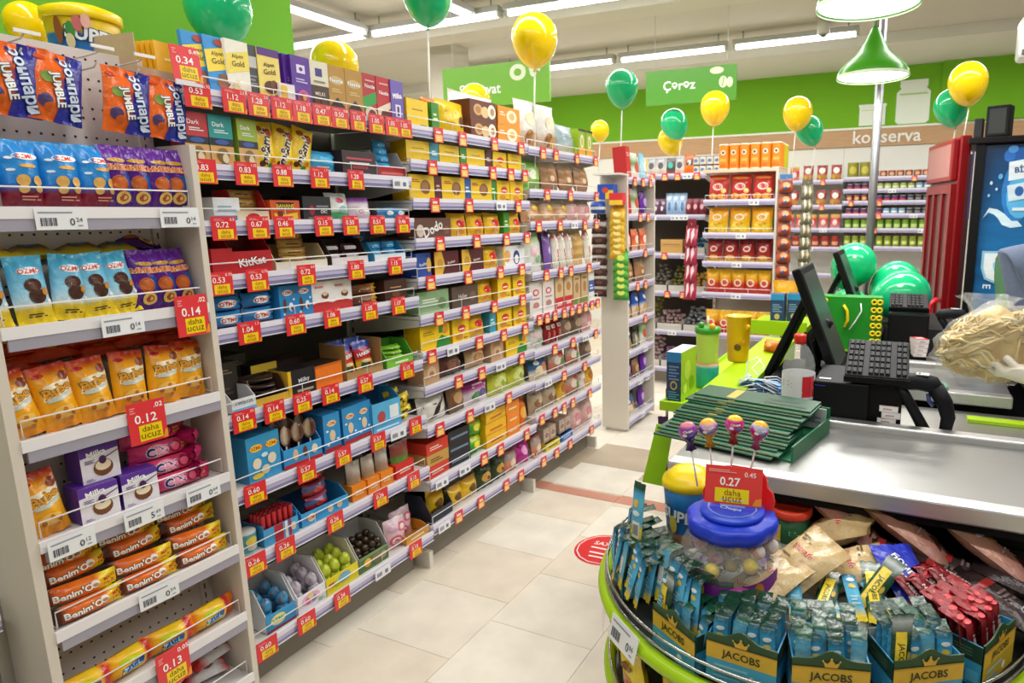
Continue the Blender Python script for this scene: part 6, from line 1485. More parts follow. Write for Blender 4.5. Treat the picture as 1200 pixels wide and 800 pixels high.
# bottle
t = thing('water_bottle', 'clear soda bottle with red cap and white label on near checkout', 'bottle', (-.355, 2.36, .872))
m = MB('glass'); m.lathe([(.02, .006), (.05, 0), (.058, .02), (.058, .10), (.056, .17), (.057, .19), (.05, .225), (.032, .255), (.019, .27), (.018, .285), (.0, .285)], 24, '#f0f4f4'); m.obj('bottle_body', t)
m = MB('card'); m.lathe([(.0585, .075), (.0585, .165)], 24, '#e4e4e6', cap=False)
S = lambda u, v, o: Vector(((.059 + o) * math.sin((u - .5) * 3.2), -(.059 + o) * math.cos((u - .5) * 3.2), .075 + .09 * v))
decals(m, S, .19, .09, [('r', .62, .12, .88, .95, '#d8202c'), ('p', [(.62, .3), (.88, .44), (.88, .5), (.62, .36)], '#f0e8e8'), ('l', .2, .5, .44, .8, 4, '#b8bac0')]); m.obj('label', t)
m = MB('plastic'); m.lathe([(.021, .27), (.021, .300), (.019, .303), (0, .303)], 20, '#e42a1c', wob=lambda a, i: 1 + .02 * math.cos(a * 20)); m.obj('cap', t)
m = MB('glass'); m.use('plastic'); m.lathe([(.045, .004), (.05, .04), (.05, .041), (0, .041)], 16, '#8c9898'); m.obj('bottle_foot', t)
# magazines fanned in a green rack
t = thing('magazine_rack', 'green edged rack of dark green magazines lying across the near counter', 'rack', (-.49, 2.09, .872), R(-11))
m = MB('plastic'); m.box(-.235, .235, -.16, .18, 0, .006, '#1c6a44'); m.box(-.235, .235, .174, .18, .006, .085, '#1c6a44'); m.box(.229, .235, -.16, .18, .006, .05, '#1c6a44'); m.obj('frame', t)
m = MB('card'); m.box(-.10, .225, .165, .173, .01, .08, '#b9c2c0'); S = lambda u, v, o: Vector((-.10 + .325 * u, .165 - o, .01 + .07 * v))
decals(m, S, .325, .10, [('r', .42, .35, .66, .8, '#7a4a44'), ('r', .46, .4, .54, .75, '#c8a090'), ('l', .72, .3, .95, .75, 4, '#7c8aa8'), ('l', .06, .3, .36, .7, 4, '#8a9698')]); m.obj('leaflet', t)
rm = random.Random(5)
for k in range(15):
    m = MB('card'); L = .415
    m.box(-L / 2, L / 2, 0, .0058, 0, .115, ('#0f4a2e', '#145436', '#0c3f28')[k % 3], {'top': '#0f4a2e', 'front': ('#0f4a2e', '#145a3a', '#0c3f28')[k % 3]})
    m.box(-L / 2, L / 2, .0014, .0030, -.0006, 0, '#c8c08c' if k % 3 == 1 else '#4a7c5c')
    S = lambda u, v, o: Vector(((u - .5) * L, -o, v * .115))
    decals(m, S, L, .115, [('r', .28 + .02 * (k % 2), .1, .36, .9, '#c8a83c'), ('l', .6, .2, .95, .8, 2, '#0f3c28')])
    o = m.obj('magazine')
    o.matrix_world = TR(-.49, 2.09, .880, rz=R(-11)) @ TR(rm.uniform(-.012, .012) - .0015 * k, .045 - .017 * k, .092 - .0062 * k, rx=R(-88 + rm.uniform(-2, 2)), rz=R(rm.uniform(-1.5, 1.5)))
    tag(o, f'dark green magazine, {ORD[k]} from the back of the fanned stack in green rack', 'magazine', 'green magazines in the rack')
# receipt printer / cash box
t = thing('receipt_printer', 'black box-shaped receipt printer on near checkout beside cigarette packs', 'printer', (-.20, 2.34, .812))
m = MB('rubber'); m.bbox(-.10, .085, 0, .28, 0, .205, '#1d1d20', .006); m.obj('body', t)
m = MB('plastic'); m.bbox(.02, .075, .02, .12, .205, .215, '#3a3a3e', .003); m.box(-.085, -.045, .03, .05, .206, .207, '#d8d8da'); m.box(.03, .065, .04, .10, .2155, .217, '#77777a'); m.obj('top_cover', t)
m = MB('plastic'); m.box(-.095, -.06, -.002, .0, .187, .19, '#3a44a8'); m.obj('status_strip', t)
# POS terminals
def pos(label, loc, rz, sc=1.0):
    t = thing('pos_terminal', label, 'monitor', loc, rz)
    t.scale = (sc, sc, sc)
    P = MB('rubber'); P.bbox(-.17, .17, -.02, .30, 0, .05, '#232327', .012); P.bbox(-.12, .10, .04, .26, .05, .065, '#1a1a1d', .01); P.obj('base', t)
    T = TR(.10, .0, .06, ry=R(-22))
    P = MB('rubber'); P.T = T; P.bbox(-.035, 0, -.02, .34, .0, .46, '#141416', .008); P.bbox(-.05, -.035, .06, .26, .1, .38, '#0e0e10', .006); P.box(-.03, -.005, -.0212, -.02, .10, .16, '#2c2c30'); P.obj('screen_housing', t)
    P = MB('plastic'); P.T = T; P.box(0, .002, .0, .32, .03, .43, '#2c3432'); P.obj('screen', t)
    T = TR(-.215, .06, .0, ry=R(24))
    P = MB('rubber'); P.T = T; P.bbox(-.014, .014, .0, .26, .0, .43, '#17171a', .006); P.obj('customer_screen', t)
    P = MB('rubber'); P.T = Matrix(); P.tube([(-.02, .15, .05), (.0, .15, .2), (.03, .15, .26)], .022, '#101012', 8); P.tube([(-.04, .13, .05), (-.02, .13, .17)], .02, '#101012', 8)
    P.tube([(-.03, .05, .2), (.0, .03, .12), (.03, .04, .06), (-.01, .06, .03)], .005, '#0c0c0e', 6); P.tube([(-.05, .06, .22), (-.04, .03, .14), (.02, .02, .08)], .005, '#0c0c0e', 6); P.obj('stand', t)
    return t
pos('black dual screen till terminal on near checkout behind the soda bottle', (-.34, 2.66, .90), 0)
m = MB('rubber'); m.bbox(-.54, -.12, 2.64, 2.98, .812, .90, '#1b1b1e', .008); tag(m.obj('cash_drawer'), 'black cash drawer under the near till terminal', 'cash drawer')
pos('black till terminal of the far checkout behind the green gift bag', (-.33, 3.86, .94), 0, .92)
m = MB('rubber'); m.bbox(-.52, -.14, 3.84, 4.16, .60, .94, '#1b1b1e', .008); tag(m.obj('cash_drawer'), 'black cash drawer under the far till terminal', 'cash drawer')
def keyboard(label, loc, rz, rx, w=.20, d=.19, cols=11, rows=6, sc=1.0):
    t = thing('keyboard', label, 'keyboard', loc, rz)
    T = Matrix.Rotation(rx, 4, 'X')
    m = MB('rubber'); m.T = T; m.bbox(-w / 2, w / 2, 0, d, -.02, .006, '#232326', .004); m.box(-w / 2 - .002, w / 2 + .002, -.004, 0, -.022, .002, '#131315'); m.obj('case', t)
    for j in range(rows):
        for i in range(cols):
            if i in (3, 8):
                continue
            x = -w / 2 + .006 + (w - .012) * (i + .5) / cols
            y = .008 + (d - .016) * (j + .5) / rows
            a, b = (w / cols) * .42, (d / rows) * .42
            m = MB('rubber'); m.T = T
            vs = [(x - a, y - b, .006), (x + a, y - b, .006), (x + a, y + b, .006), (x - a, y + b, .006), (x - a * .75, y - b * .75, .014), (x + a * .75, y - b * .75, .014), (x + a * .75, y + b * .75, .014), (x - a * .75, y + b * .75, .014)]
            m.add(vs, [(0, 1, 5, 4), (1, 2, 6, 5), (2, 3, 7, 6), (3, 0, 4, 7), (4, 5, 6, 7)], '#303034')
            m.obj('key', t)
    return t
keyboard('black till keyboard with grey keys propped above near checkout', (-.095, 2.335, 1.045), R(2), R(24), .205, .22)
m = MB('rubber'); m.box(-.17, -.01, 2.36, 2.52, .812, 1.03, '#0f0f11'); m.box(-.17, -.01, 2.40, 2.53, 1.03, 1.08, '#0f0f11'); tag(m.obj('keyboard_stand'), 'black stand holding up the near till keyboard', 'stand')
keyboard('black till keyboard on the far checkout beside green balloons', (-.015, 3.72, 1.105), R(2), R(20), .19, .16, 9, 5)
m = MB('rubber'); m.bbox(-.11, .085, 3.70, 3.95, .812, 1.075, '#19191c', .006); tag(m.obj('receipt_printer'), 'black receipt printer under the far till keyboard', 'printer')
# cigarette packs
def cig(mw, label, grp, c='#e8e4e4', t='#c8303c'):
    m = MB('card'); m.box(-.03, .03, -.044, .044, 0, .022, c, {'top': t, 'front': '#e2dede', 'right': '#d8d4d4'}); m.box(-.028, .028, -.0445, -.044, .004, .018, '#f0eeee'); m.box(-.018, .01, -.0448, -.0445, .008, .013, '#c89c9c')
    m.box(-.02, .02, -.02, .02, .022, .0226, '#f2e6e6')
    o = m.obj('cigarette_pack'); o.matrix_world = mw; tag(o, label, 'cigarette pack', grp)
for i in range(6):
    cig(TR(-.047 + .003 * ((i * 5) % 3 - 1), 2.40, .812 + .0225 * i , rz=R((3, -4, 2, -6, 4, -3)[i])), f'white cigarette pack, {ORD[i]} from the bottom of the stack beside near scanner', 'cigarette packs by the near scanner', t=('#d8c0c4', '#c8303c')[i == 5])
for i in range(4):
    cig(TR(.045, 3.66, .872 + .0225 * i, rz=R(10 + 5 * i)), f'white cigarette pack, {ORD[i]} from the bottom of the stack on far checkout', 'cigarette packs on the far checkout')
# hand scanners in their stands
def scanner(label, loc, rz, sc=1.0):
    t = thing('barcode_scanner', label, 'scanner', loc, rz); t.scale = (sc,) * 3
    m = MB('rubber')
    m.tube([(.062, 0, 0), (.035, 0, .05), (.0, 0, .11), (-.036, 0, .17), (-.06, 0, .205)], [.022, .02, .018, .018, .018], '#232329', 10); m.bbox(-.02, .05, -.03, .03, 0, .012, '#1c1c20', .004); m.obj('stand', t)
    m = MB('rubber')
    m.tube([(-.075, 0, .205), (-.05, 0, .222), (.0, 0, .228), (.045, 0, .222), (.062, 0, .205)], [.02, .028, .03, .029, .02], '#26262c', 10); m.obj('head', t)
    m = MB('rubber')
    m.tube([(.05, 0, .215), (.082, 0, .165), (.096, 0, .115), (.09, 0, .07), (.07, 0, .035)], [.027, .026, .023, .02, .012], '#202026', 10); m.obj('handle', t)
    m = MB('plastic'); m.tube([(.03, 0, .19), (.035, 0, .165), (.05, 0, .15)], .007, '#3c4c8c', 8); m.obj('trigger', t)
    m = MB('plastic'); m.box(-.01, .03, -.016, .016, .2535, .256, '#d0d0d2'); m.obj('sticker', t)
    m = MB('rubber'); m.tube([(.06, 0, .03), (.10, .02, .008), (.16, .05, .006), (.20, .1, .006)], .004, '#1a1a1d', 6); m.obj('cable', t)
    return t
scanner('black hand scanner in its stand on the near checkout', (.038, 2.365, .812), R(-6), 1.0)
scanner('black hand scanner in its stand on the far checkout', (.19, 3.72, .872), R(0), .95)
# steel ruler-like strap and keys by the near scanner
m = MB('chrome'); m.tube([(.0, 0, 0), (.03, .0, .002), (.045, .02, .002), (.03, .04, .002), (.01, .03, .002)], .003, '#b8b8b8'); m.use('plastic'); m.box(-.05, .0, -.012, .012, 0, .004, LIME)
tag(m.obj('key_strap', loc=(.18, 2.42, .816), rot=(0, 0, R(-30))), 'lime strap with a steel ring lying beside the near scanner', 'strap')
# leaflets under the bag on the far counter
m = MB('card'); m.box(-.11, .11, -.045, .045, 0, .006, '#5c9c84'); S = lambda u, v, o: Vector(((u - .5) * .22, (v - .5) * .09, .006 + o))
decals(m, S, .22, .09, [('e', .5, .66, .4, .24, '#e8e49c'), ('e', .5, .66, .3, .16, '#3c8c4c'), ('l', .2, .1, .8, .34, 2, '#dceee0')]); tag(m.obj('leaflet_pack', loc=(.045, 2.97, .884), rot=(0, 0, R(4))), 'green leaflet pack with a yellow ring on the far counter', 'leaflet')
# green gift bag with yellow rings
t = thing('gift_bag', 'green gift bag with bands of yellow rings on the far checkout', 'bag', (-.29, 3.62, .872), R(4))
m = MB('card'); m.box(-.17, .15, 0, .12, 0, .29, '#1d8a24', {'right': '#17701d'}); m.box(-.17, .15, -.002, 0, 0, .012, '#8cc828'); m.obj('body', t)
rg = MB('plastic'); rg.tube([(.0115 * math.cos(j * .5236), 0, .0115 * math.sin(j * .5236)) for j in range(12)], .005, '#f2d414', 5, closed=True); rg = rg.mesh('ring')
for bx in (.124, -.148):
    m = MB('card'); m.box(bx - .029, bx + .029, -.003, 0, 0, .292, '#2c8a24'); band = m.obj('ring_band', t)
    for q in range(14):
        put('ring', rg, band, TR(bx + (-.014, .014)[q % 2], -.006, .022 + .041 * (q // 2)))
m = MB('plastic'); m.tube([(-.04, -.01, .25), (-.02, -.012, .22), (-.015, -.012, .17), (-.03, -.01, .13)], .008, '#f2d414', 6); m.use('wire'); m.tube([(.045, -.01, .26), (.05, -.014, .22), (.02, -.014, .16), (-.005, -.01, .12)], .004, '#f4f4f2', 6); m.obj('handle', t)
carton_at('', 'tea_box', 'pair of navy tea boxes on far lime ledge, nearer one', .075, .17, .09, '#23406c', [('r', 0, .8, 1, 1, '#2c8cc4'), ('l', .15, .4, .85, .7, 4, '#7c9cc0'), ('e', .5, .25, .2, .1, '#c8b06c')], (-.70, 3.80, .975), 0)
carton_at('', 'tea_box', 'pair of navy tea boxes on far lime ledge, farther one', .075, .17, .09, '#23406c', [('r', 0, .8, 1, 1, '#2c8cc4'), ('l', .15, .4, .85, .7, 4, '#7c9cc0'), ('e', .5, .25, .2, .1, '#c8b06c')], (-.615, 3.84, .975), 0)
m = MB('plastic'); m.box(-.16, .16, -.1, .3, 0, .03, LIME); m.box(-.16, .16, -.12, -.1, -.02, .06, '#9cc80e'); m.box(-.02, .02, .1, .14, -.945, 0, '#9a9a9a'); tag(m.obj('lime_tray', loc=(-.68, 3.78, .945)), 'lime tray at the far checkout carrying two navy tea boxes', 'tray')
bag_p('yellowbig', 'large yellow crisp bag', .16, .22, .07, [(0, '#d8940e'), (.5, '#f0b414'), (1, '#d8980e')], [('e', .5, .5, .3, .2, '#f8d878')], seed=130, name='crisp_bag', cat='crisp bag')
spawn('yellowbig', TR(-.72, 4.10, .97, rz=R(-10)), 'large yellow bag standing behind the navy tea boxes', None)
spawn('orange_knot', TR(-.60, 3.10, .946, rz=R(-30), rx=R(-20)), 'small orange sweet bag on the lime riser behind near till', None)
# dark steel pole with the pendant lane lamps
m = MB('pole'); m.tube([(-.302, 4.95, 0), (-.302, 4.95, 3.42)], .028, '#8a8a8e', 16)
tag(m.obj('steel_pole'), 'round steel pole rising between the far checkout and balloons', 'pole')
def pendant(label, loc, r, h, rod):
    t = thing('pendant_lamp', label, 'lamp', loc)
    m = MB('plastic'); m.lathe([(r, .0), (r * .985, .03), (r * .86, .07), (r * .5, .45 * h), (r * .26, .72 * h), (r * .12, .94 * h), (.0, h)], 32, '#3f9a12', cap=False); m.lathe([(r * .97, .004), (r * .84, .065), (r * .4, .5 * h)], 32, '#e8f0e0', cap=False); m.lathe([(r * 1.004, -.006), (r * 1.012, .0), (r * 1.0, .012)], 32, '#e4f2d0', cap=False); m.obj('shade', t)
    m = MB('diffuser'); m.lathe([(0, .006), (r * .96, .006), (r * .96, .012), (0, .012)], 32, '#fffdf6', cap=False); m.obj('diffuser', t)
    m = MB('chrome'); m.tube([(0, 0, h - .02), (0, 0, rod)], .012 if rod < .5 else .02, '#c8ccc8', 8); m.obj('rod', t)
    l = bpy.data.lights.new('pendant_light', 'AREA'); l.shape = 'DISK'; l.size = r * 1.8; l.energy = 14; l.color = (1, .98, .93)
    lo = bpy.data.objects.new('pendant_light', l); COL.objects.link(lo); lo.parent = t; lo.location = (0, 0, -.02)
    return t
pendant('green conical pendant lamp, lower one above the far checkout', (-.325, 4.60, 2.425), .212, .30, .98)
pendant('green pendant lamp, larger one cut by the top of the photo', (-.262, 3.20, 2.465), .212, .28, .95)
# split air conditioner up on the right
t = thing('air_conditioner', 'white split air conditioner high at the right edge', 'air conditioner', (.95, 6.1, 2.72))
m = MB('plastic'); m.bbox(-.36, .4, -.12, .12, 0, .30, '#eceff0', .03); m.obj('housing', t)
m = MB('plastic'); m.bbox(-.34, .38, -.128, -.10, .02, .06, '#5a6064', .006); m.obj('vent', t)
m = MB('rubber'); m.tube([(.3, .1, .15), (.3, 2.6, .15)], .02, '#c8c8c8'); m.obj('pipe', t)
# red drinks fridge
t = thing('drinks_fridge', 'tall red glass fronted drinks fridge near the back wall', 'fridge', (.205, 5.0, 0), R(14))
# local: near corner at origin, front face along +y at x=0 looking to -x, red flank facing the camera along +x
m = MB('plastic'); m.bbox(0.012, .08, 0, .62, .02, 2.09, '#7c0a10', .01); m.obj('body', t)
m = MB('plastic'); m.bbox(-.03, .012, .02, .60, 1.80, 2.07, '#840c12', .008); m.box(-.032, -.03, .05, .57, 1.83, 2.04, '#a06a66'); m.obj('header', t)
m = MB('plastic')
for a, b, c, d in ((.02, .60, .30, .36), (.02, .60, 1.72, 1.78), (.02, .07, .36, 1.72), (.55, .60, .36, 1.72), (.2, .215, .36, 1.72), (.39, .405, .36, 1.72)):
    m.box(-.022, .012, a, b, c, d, '#780a10')
m.obj('door', t)
m = MB('glass'); m.use('plastic'); m.box(-.006, .010, .07, .55, .36, 1.72, '#5a2c2c'); m.obj('pane', t)
m = MB('plastic'); m.tube([(-.03, .08, 1.0), (-.075, .08, .96), (-.085, .08, .75), (-.075, .08, .52), (-.03, .08, .48)], .018, '#d81c26', 8); m.obj('handle', t)
# black framed blue poster fridge
t = thing('poster_fridge', 'black framed fridge side carrying a blue drink poster', 'fridge', (.302, 4.92, 0), R(-5))
PB = .86
m = MB('rubber'); m.box(.0, PB, .02, .60, .05, 2.02, '#0c0d12'); m.box(-.0, .055, -.012, .02, .05, 2.02, '#0d0d12'); m.bbox(-.045, PB + .02, -.03, .60, 2.02, 2.06, '#1c1216', .006); m.box(-.04, -.012, -.01, .12, .05, 1.96, '#4c1c20'); m.box(-.018, -.006, -.012, .0, 1.55, 1.98, '#54407c'); m.obj('frame', t)
m = MB('poster')
nx_, nz_ = 18, 30
vs, cs = [], []
rp = random.Random(9)
for j in range(nz_ + 1):
    for i in range(nx_ + 1):
        u, v = i / nx_, j / nz_
        vs.append((.055 + (PB - .055) * u, .018, .06 + 1.95 * v))
        c = mixc('#0c4f90', '#1a80bc', min(1, max(0, 1.2 - v)) * .8 + .2 * u)
        if v > .72:
            c = mixc(c, '#0a2a50', (v - .72) / .28 * (1 - u * .7))
        cs.append(mixc(c, '#0a3468', .35 * (1 if j % 2 else 0) if v < .66 else 0))
m.add(vs, [(j * (nx_ + 1) + i, j * (nx_ + 1) + i + 1, (j + 1) * (nx_ + 1) + i + 1, (j + 1) * (nx_ + 1) + i) for j in range(nz_) for i in range(nx_)], cs)
S = lambda u, v, o: Vector((.055 + (PB - .055) * u, .017 - o, .06 + 1.95 * v))
WP, HP = PB - .055, 1.95
spl = [(.02, .765), (.06, .785), (.10, .778), (.13, .765), (.16, .745), (.22, .735), (.30, .74), (.26, .76), (.18, .778), (.12, .795), (.06, .80)]
decals(m, S, WP, HP, [('p', spl, '#cfe6f4'), ('e', .25, .855, .115, .10, '#2a7cc8'), ('e', .27, .84, .10, .075, '#5ab0e4'), ('p', [(.17, .90), (.46, .925), (.48, 1.0), (.16, .985)], '#1c5cac'), ('p', [(.175, .885), (.44, .905), (.45, .965), (.17, .945)], '#dfeaf4'),
    ('t', 'BİZON', .305, .925, .048, '#1c3c7c', 5, None, .05), ('e', .17, .965, .04, .02, '#2a6cc0'), ('e', .19, .985, .035, .012, '#4a94dc'), ('p', [(.17, .87), (.34, .885), (.33, .83), (.19, .82)], '#cfe0ee'), ('e', .255, .852, .03, .016, '#2a64ac'), ('l', .22, .79, .34, .81, 1, '#dfeaf6'),
    ('e', .06, .88, .010, .006, '#bfe0f4'), ('e', .10, .86, .008, .005, '#bfe0f4'), ('e', .05, .84, .008, .005, '#9cccec'), ('e', .12, .90, .016, .009, '#5aa8dc'),
    ('t', 'B', .215, .605, .25, '#e6ecf2', -90, '#8cc4e4', .06), ('t', 'E', .095, .540, .045, '#dfe8f0', -90, None, .03)], lift=.0012)
m.obj('poster', t)
m = MB('rubber'); m.bbox(-.02, .115, -.04, .06, 0, .19, '#17171a', .008); m.use('plastic'); m.box(0, .095, -.0415, -.04, .02, .17, '#222226')
tag(m.obj('speaker', loc=(.375, 4.97, 2.062), rot=(0, 0, R(-20))), 'black speaker box standing on top of the poster fridge', 'speaker')
m = MB('rubber'); m.bbox(-.05, -.0, -.03, .04, 0, .12, '#3a3c40', .006); tag(m.obj('router_box', loc=(.335, 4.96, 2.062), rot=(0, 0, R(-12))), 'small dark grey box beside the speaker on top of fridge', 'device')

# ================================================================== THE ROUND COFFEE STAND
CC = Vector((-.226, 1.75, 0))
def arc(r, z, a0=-188, a1=8, n=40, c=CC):
    return [(r * math.cos(R(a0 + (a1 - a0) * i / n)), r * math.sin(R(a0 + (a1 - a0) * i / n)), z) for i in range(n + 1)]
stand = thing('coffee_stand', 'round lime edged display stand of coffee sachets before the near checkout', 'display stand', CC)
def disc(r, z, col, mname, t=.006, hole=0):
    m = MB(mname)
    p = [(x, y) for x, y, _ in arc(r, 0, -194, 14)]
    m.prism(p, z, z + t, col)
    return m
disc(.545, .575, '#3a3d38', 'plastic').obj('tray_floor', stand)
disc(.40, .678, '#8c8f88', 'white').obj('riser', stand)
m = MB('white'); vs = [(x, y, z) for z in (.581, .678) for x, y, _ in arc(.395, 0)]; n = 41
m.add(vs, [(i, i + 1, n + i + 1, n + i) for i in range(n - 1)], '#55585a'); m.obj('riser_wall', stand)
m = MB('plastic'); m.tube(arc(.556, .598), .019, LIME, 8); m.obj('lime_rim', stand)
m = MB('chrome'); m.tube(arc(.553, .632), .0038, '#c4c8cc', 6); m.obj('wire_rail', stand)
m = MB('chrome'); m.tube(arc(.550, .655), .0038, '#c4c8cc', 6); m.obj('wire_rail', stand)
disc(.54, .32, '#3c3f3a', 'plastic').obj('lower_tray', stand)
m = MB('plastic'); m.tube(arc(.545, .345), .017, LIME, 8); m.obj('lime_rim', stand)
m = MB('chrome'); m.tube(arc(.545, .385), .0038, '#c4c8cc', 6); m.obj('wire_rail', stand)
disc(.50, .04, '#3c3f3a', 'plastic').obj('base_tray', stand)
m = MB('plastic'); m.tube(arc(.515, .06), .017, LIME, 8); m.obj('lime_rim', stand)
m = MB('chrome'); m.tube([(0, 0, 0), (0, 0, .575)], .03, '#a8a8a8', 12); m.obj('post', stand)
a_ = R(-127)
put('price_tag', price_tag('white', ('0', '66')), stand, TR(.586 * math.cos(a_), .586 * math.sin(a_), .574, rz=a_ + R(90), rx=R(-14)) @ Matrix.Diagonal((1.2, 1, 1.25, 1)))

bag_p('stick', 'blue and green coffee sachet', .033, .165, .012,
      [(0, '#e8cc28'), (.12, '#e6ca2c'), (.16, '#3f9cc8'), (.45, '#56b4dc'), (.68, '#3590c0'), (.73, '#0b3020'), (1, '#123c2a')],
      [('e', .5, .52, .26, .035, '#e0bc4c'), ('e', .5, .62, .3, .03, '#e6eef0'), ('l', .2, .24, .8, .4, 3, '#a8c8d4')], seed=140, nx=5, ny=14, bend=(.74, 1.25), name='coffee_sachet', cat='coffee sachet', wr=.6)
bag_p('stick_back', 'silver backed coffee sachet', .033, .165, .012,
      [(0, '#e8cc28'), (.14, '#e6ca2c'), (.18, '#5aa8c8'), (.5, '#8cc4d4'), (.7, '#4898c0'), (.75, '#154a34'), (1, '#1a5038')],
      [('r', .15, .26, .85, .52, '#d8dcdc'), ('l', .2, .28, .8, .5, 6, '#8a8c90')], seed=141, nx=5, ny=14, bend=(.74, 1.25), name='coffee_sachet', cat='coffee sachet', wr=.6)
bag_p('stick_text', 'yellow lettered coffee sachet', .046, .17, .014,
      [(0, '#ecd02c'), (.14, '#ecd02c'), (.17, '#1a4a32'), (.8, '#174430'), (.9, '#c8d0d0'), (1, '#1a4a32')],
      [('r', .14, .16, .66, .80, '#eed23c'), ('t', 'JACOBS', .40, .50, .0155, '#1c3424', -90, None, .03), ('e', .8, .5, .1, .06, '#c8a83c')], seed=142, nx=6, ny=12, name='coffee_sachet', cat='coffee sachet', wr=.4)
bag_p('stick_tall', 'tall blue and yellow coffee sachet', .042, .18, .014,
      [(0, '#ecd42c'), (.36, '#eed630'), (.42, '#4ca8d4'), (.7, '#64bce0'), (.84, '#4ca8d4'), (.87, '#1a4a32'), (1, '#1d5238')],
      [('e', .5, .7, .2, .06, '#e0b84c'), ('e', .55, .56, .3, .04, '#dfeef4'), ('r', .35, .2, .9, .44, '#e4e6e8'), ('bar', .4, .24, .85, .40, '#6a6c70'), ('l', .1, .1, .25, .4, 3, '#8a7a1c')], seed=143, nx=6, ny=12, name='coffee_sachet', cat='coffee sachet', wr=.4)
bag_p('stick_red', 'dark red coffee sachet', .036, .17, .012, [(0, '#4a1418'), (.2, '#6a161e'), (.7, '#7c141e'), (.85, '#96141e'), (1, '#8c1018')],
      [('t', 'NESCAFE', .5, .42, .011, '#e8dcd8', -90, None, .02), ('e', .5, .78, .3, .04, '#d8434a')], seed=144, nx=5, ny=14, bend=(.74, 1.25), name='coffee_sachet', cat='coffee sachet', wr=.6)
def coffee_box_mesh(red=False):
    m = MB('card')
    w, d, h = .152, .10, .135
    B, Y, G = ('#4aa8d4', '#e2b638', '#274c2a')
    if red:
        B = '#c8a030'
    m.box(-w / 2, w / 2, -d / 2, d / 2, 0, .003, '#2c3c34')
    m.box(-w / 2, w / 2, d / 2 - .003, d / 2, .003, .11, '#2c5068', {'front': '#c8c8b8'})
    for sx in (-1, 1):
        a, b = sorted((sx * w / 2, sx * (w / 2 - .003)))
        m.box(a, b, -d / 2, d / 2, .003, .098, '#2a8ab8', {'left': '#3a9cc8', 'right': '#3a9cc8'})
        S2 = lambda u, v, o, s=sx: Vector((s * (w / 2 + o), (u - .5) * d, v * .098))
        decals(m, S2, d, .098, [('r', 0, .60, 1, 1, '#1f3a28'), ('l', .2, .7, .8, .92, 3, '#4a6a54'), ('r', .04, .12, .3, .4, '#5cb4dc')])
    # curved front panel
    top = []
    for i in range(17):
        u = i / 16
        hump = .020 * math.exp(-((u - .5) / .16) ** 2)
        top.append((u, (.104 + hump) / h))
    S = lambda u, v, o: Vector(((u - .5) * w, -d / 2 - .003 - o, v * h))
    k = len(top)
    vs = [S(u, v, 0) for u, v in top] + [S(u, v, -.003) for u, v in top] + [S(u, 0, 0) for u, v in top] + [S(u, 0, -.003) for u, v in top]
    fs = []
    for i in range(k - 1):
        fs += [(2 * k + i, 2 * k + i + 1, i + 1, i), (i, i + 1, k + i + 1, k + i), (3 * k + i + 1, 3 * k + i, k + i, k + i + 1)]
    m.add(vs, fs, G)
    m.use('card')
    dec = [('r', 0, 0, 1, .36, B), ('r', 0, .36, 1, .64, Y), ('l', .12, .24, .6, .32, 1, '#8cc8e4'), ('e', .66, .14, .06, .07, '#e6eef2'), ('l', .1, .06, .5, .2, 2, '#7cc0e0')]
    dec.append(('r', 0, .62, 1, .645, '#c89a28'))
    dec += [('t', 'JACOBS', .5, .48, .0225, '#23301c', 0, None, .03)]
    cr = [(.42, .66), (.58, .66), (.61, .76), (.55, .72), (.5, .80), (.45, .72), (.39, .76)]
    dec += [('p', cr[:2] + [cr[2], cr[3], cr[4], cr[5], cr[6]], '#d8ac3c'), ('e', .5, .80, .015, .016, '#e8c860'), ('e', .61, .77, .012, .013, '#e8c860'), ('e', .39, .77, .012, .013, '#e8c860')]
    decals(m, S, w, h, dec, lift=.0006)
    return m.mesh('coffee_box')
cb_me, cb_red = coffee_box_mesh(), coffee_box_mesh(True)
ANG = [-151.8, -114.0, -96.0, -76.0, -53.5, -31.5]
rs = random.Random(21)
WH = ['first coffee box from left', 'second coffee box from left', 'third coffee box from left', 'fourth coffee box from left', 'fifth coffee box from left', 'sixth coffee box from left']
for b, an in enumerate(ANG):
    a = R(an)
    r = .468
    mw = TR(CC.x + r * math.cos(a), CC.y + r * math.sin(a), (.60, .594, .612, .614, .616, .616)[b], rz=a + R(90) + R((6, -8, 3, 2, -4, 4)[b]))
    o = put('coffee_box', cb_red if b == 5 else cb_me, None, mw)
    tag(o, f'{"blue and yellow" if b < 5 else "golden"} coffee sachet box with green top, {ORD[b]} from left around the round stand', 'display box', 'coffee boxes around the stand')
    for j in range(4):
        for i in range(4):
            key = 'stick' if rs.random() < .75 else 'stick_back'
            if b in (1, 4) and i == 0 and j == 0:
                key = 'stick_text'
            if b == 5:
                key = 'stick_red'
            x = -.054 + .036 * i + rs.uniform(-.003, .003)
            y = -.036 + .022 * j
            if key == 'stick_text':
                x -= .002; y -= .006
            lean = rs.uniform(-12, -3) - 3 * j * 0
            m2 = mw @ TR(x, y, .006 + .004 * j + (.012 if key == 'stick_text' else 0), rx=R(lean), rz=R(rs.uniform(-14, 14)), ry=R(rs.uniform(-5, 5)))
            spawn(key, m2, f'{PROTO[key]["desc"]}, {ORD[i]} from left, {("front", "second", "third", "rear")[j]} row of {ORD[b]} coffee box', f'coffee sachets in the {WH[b]}')
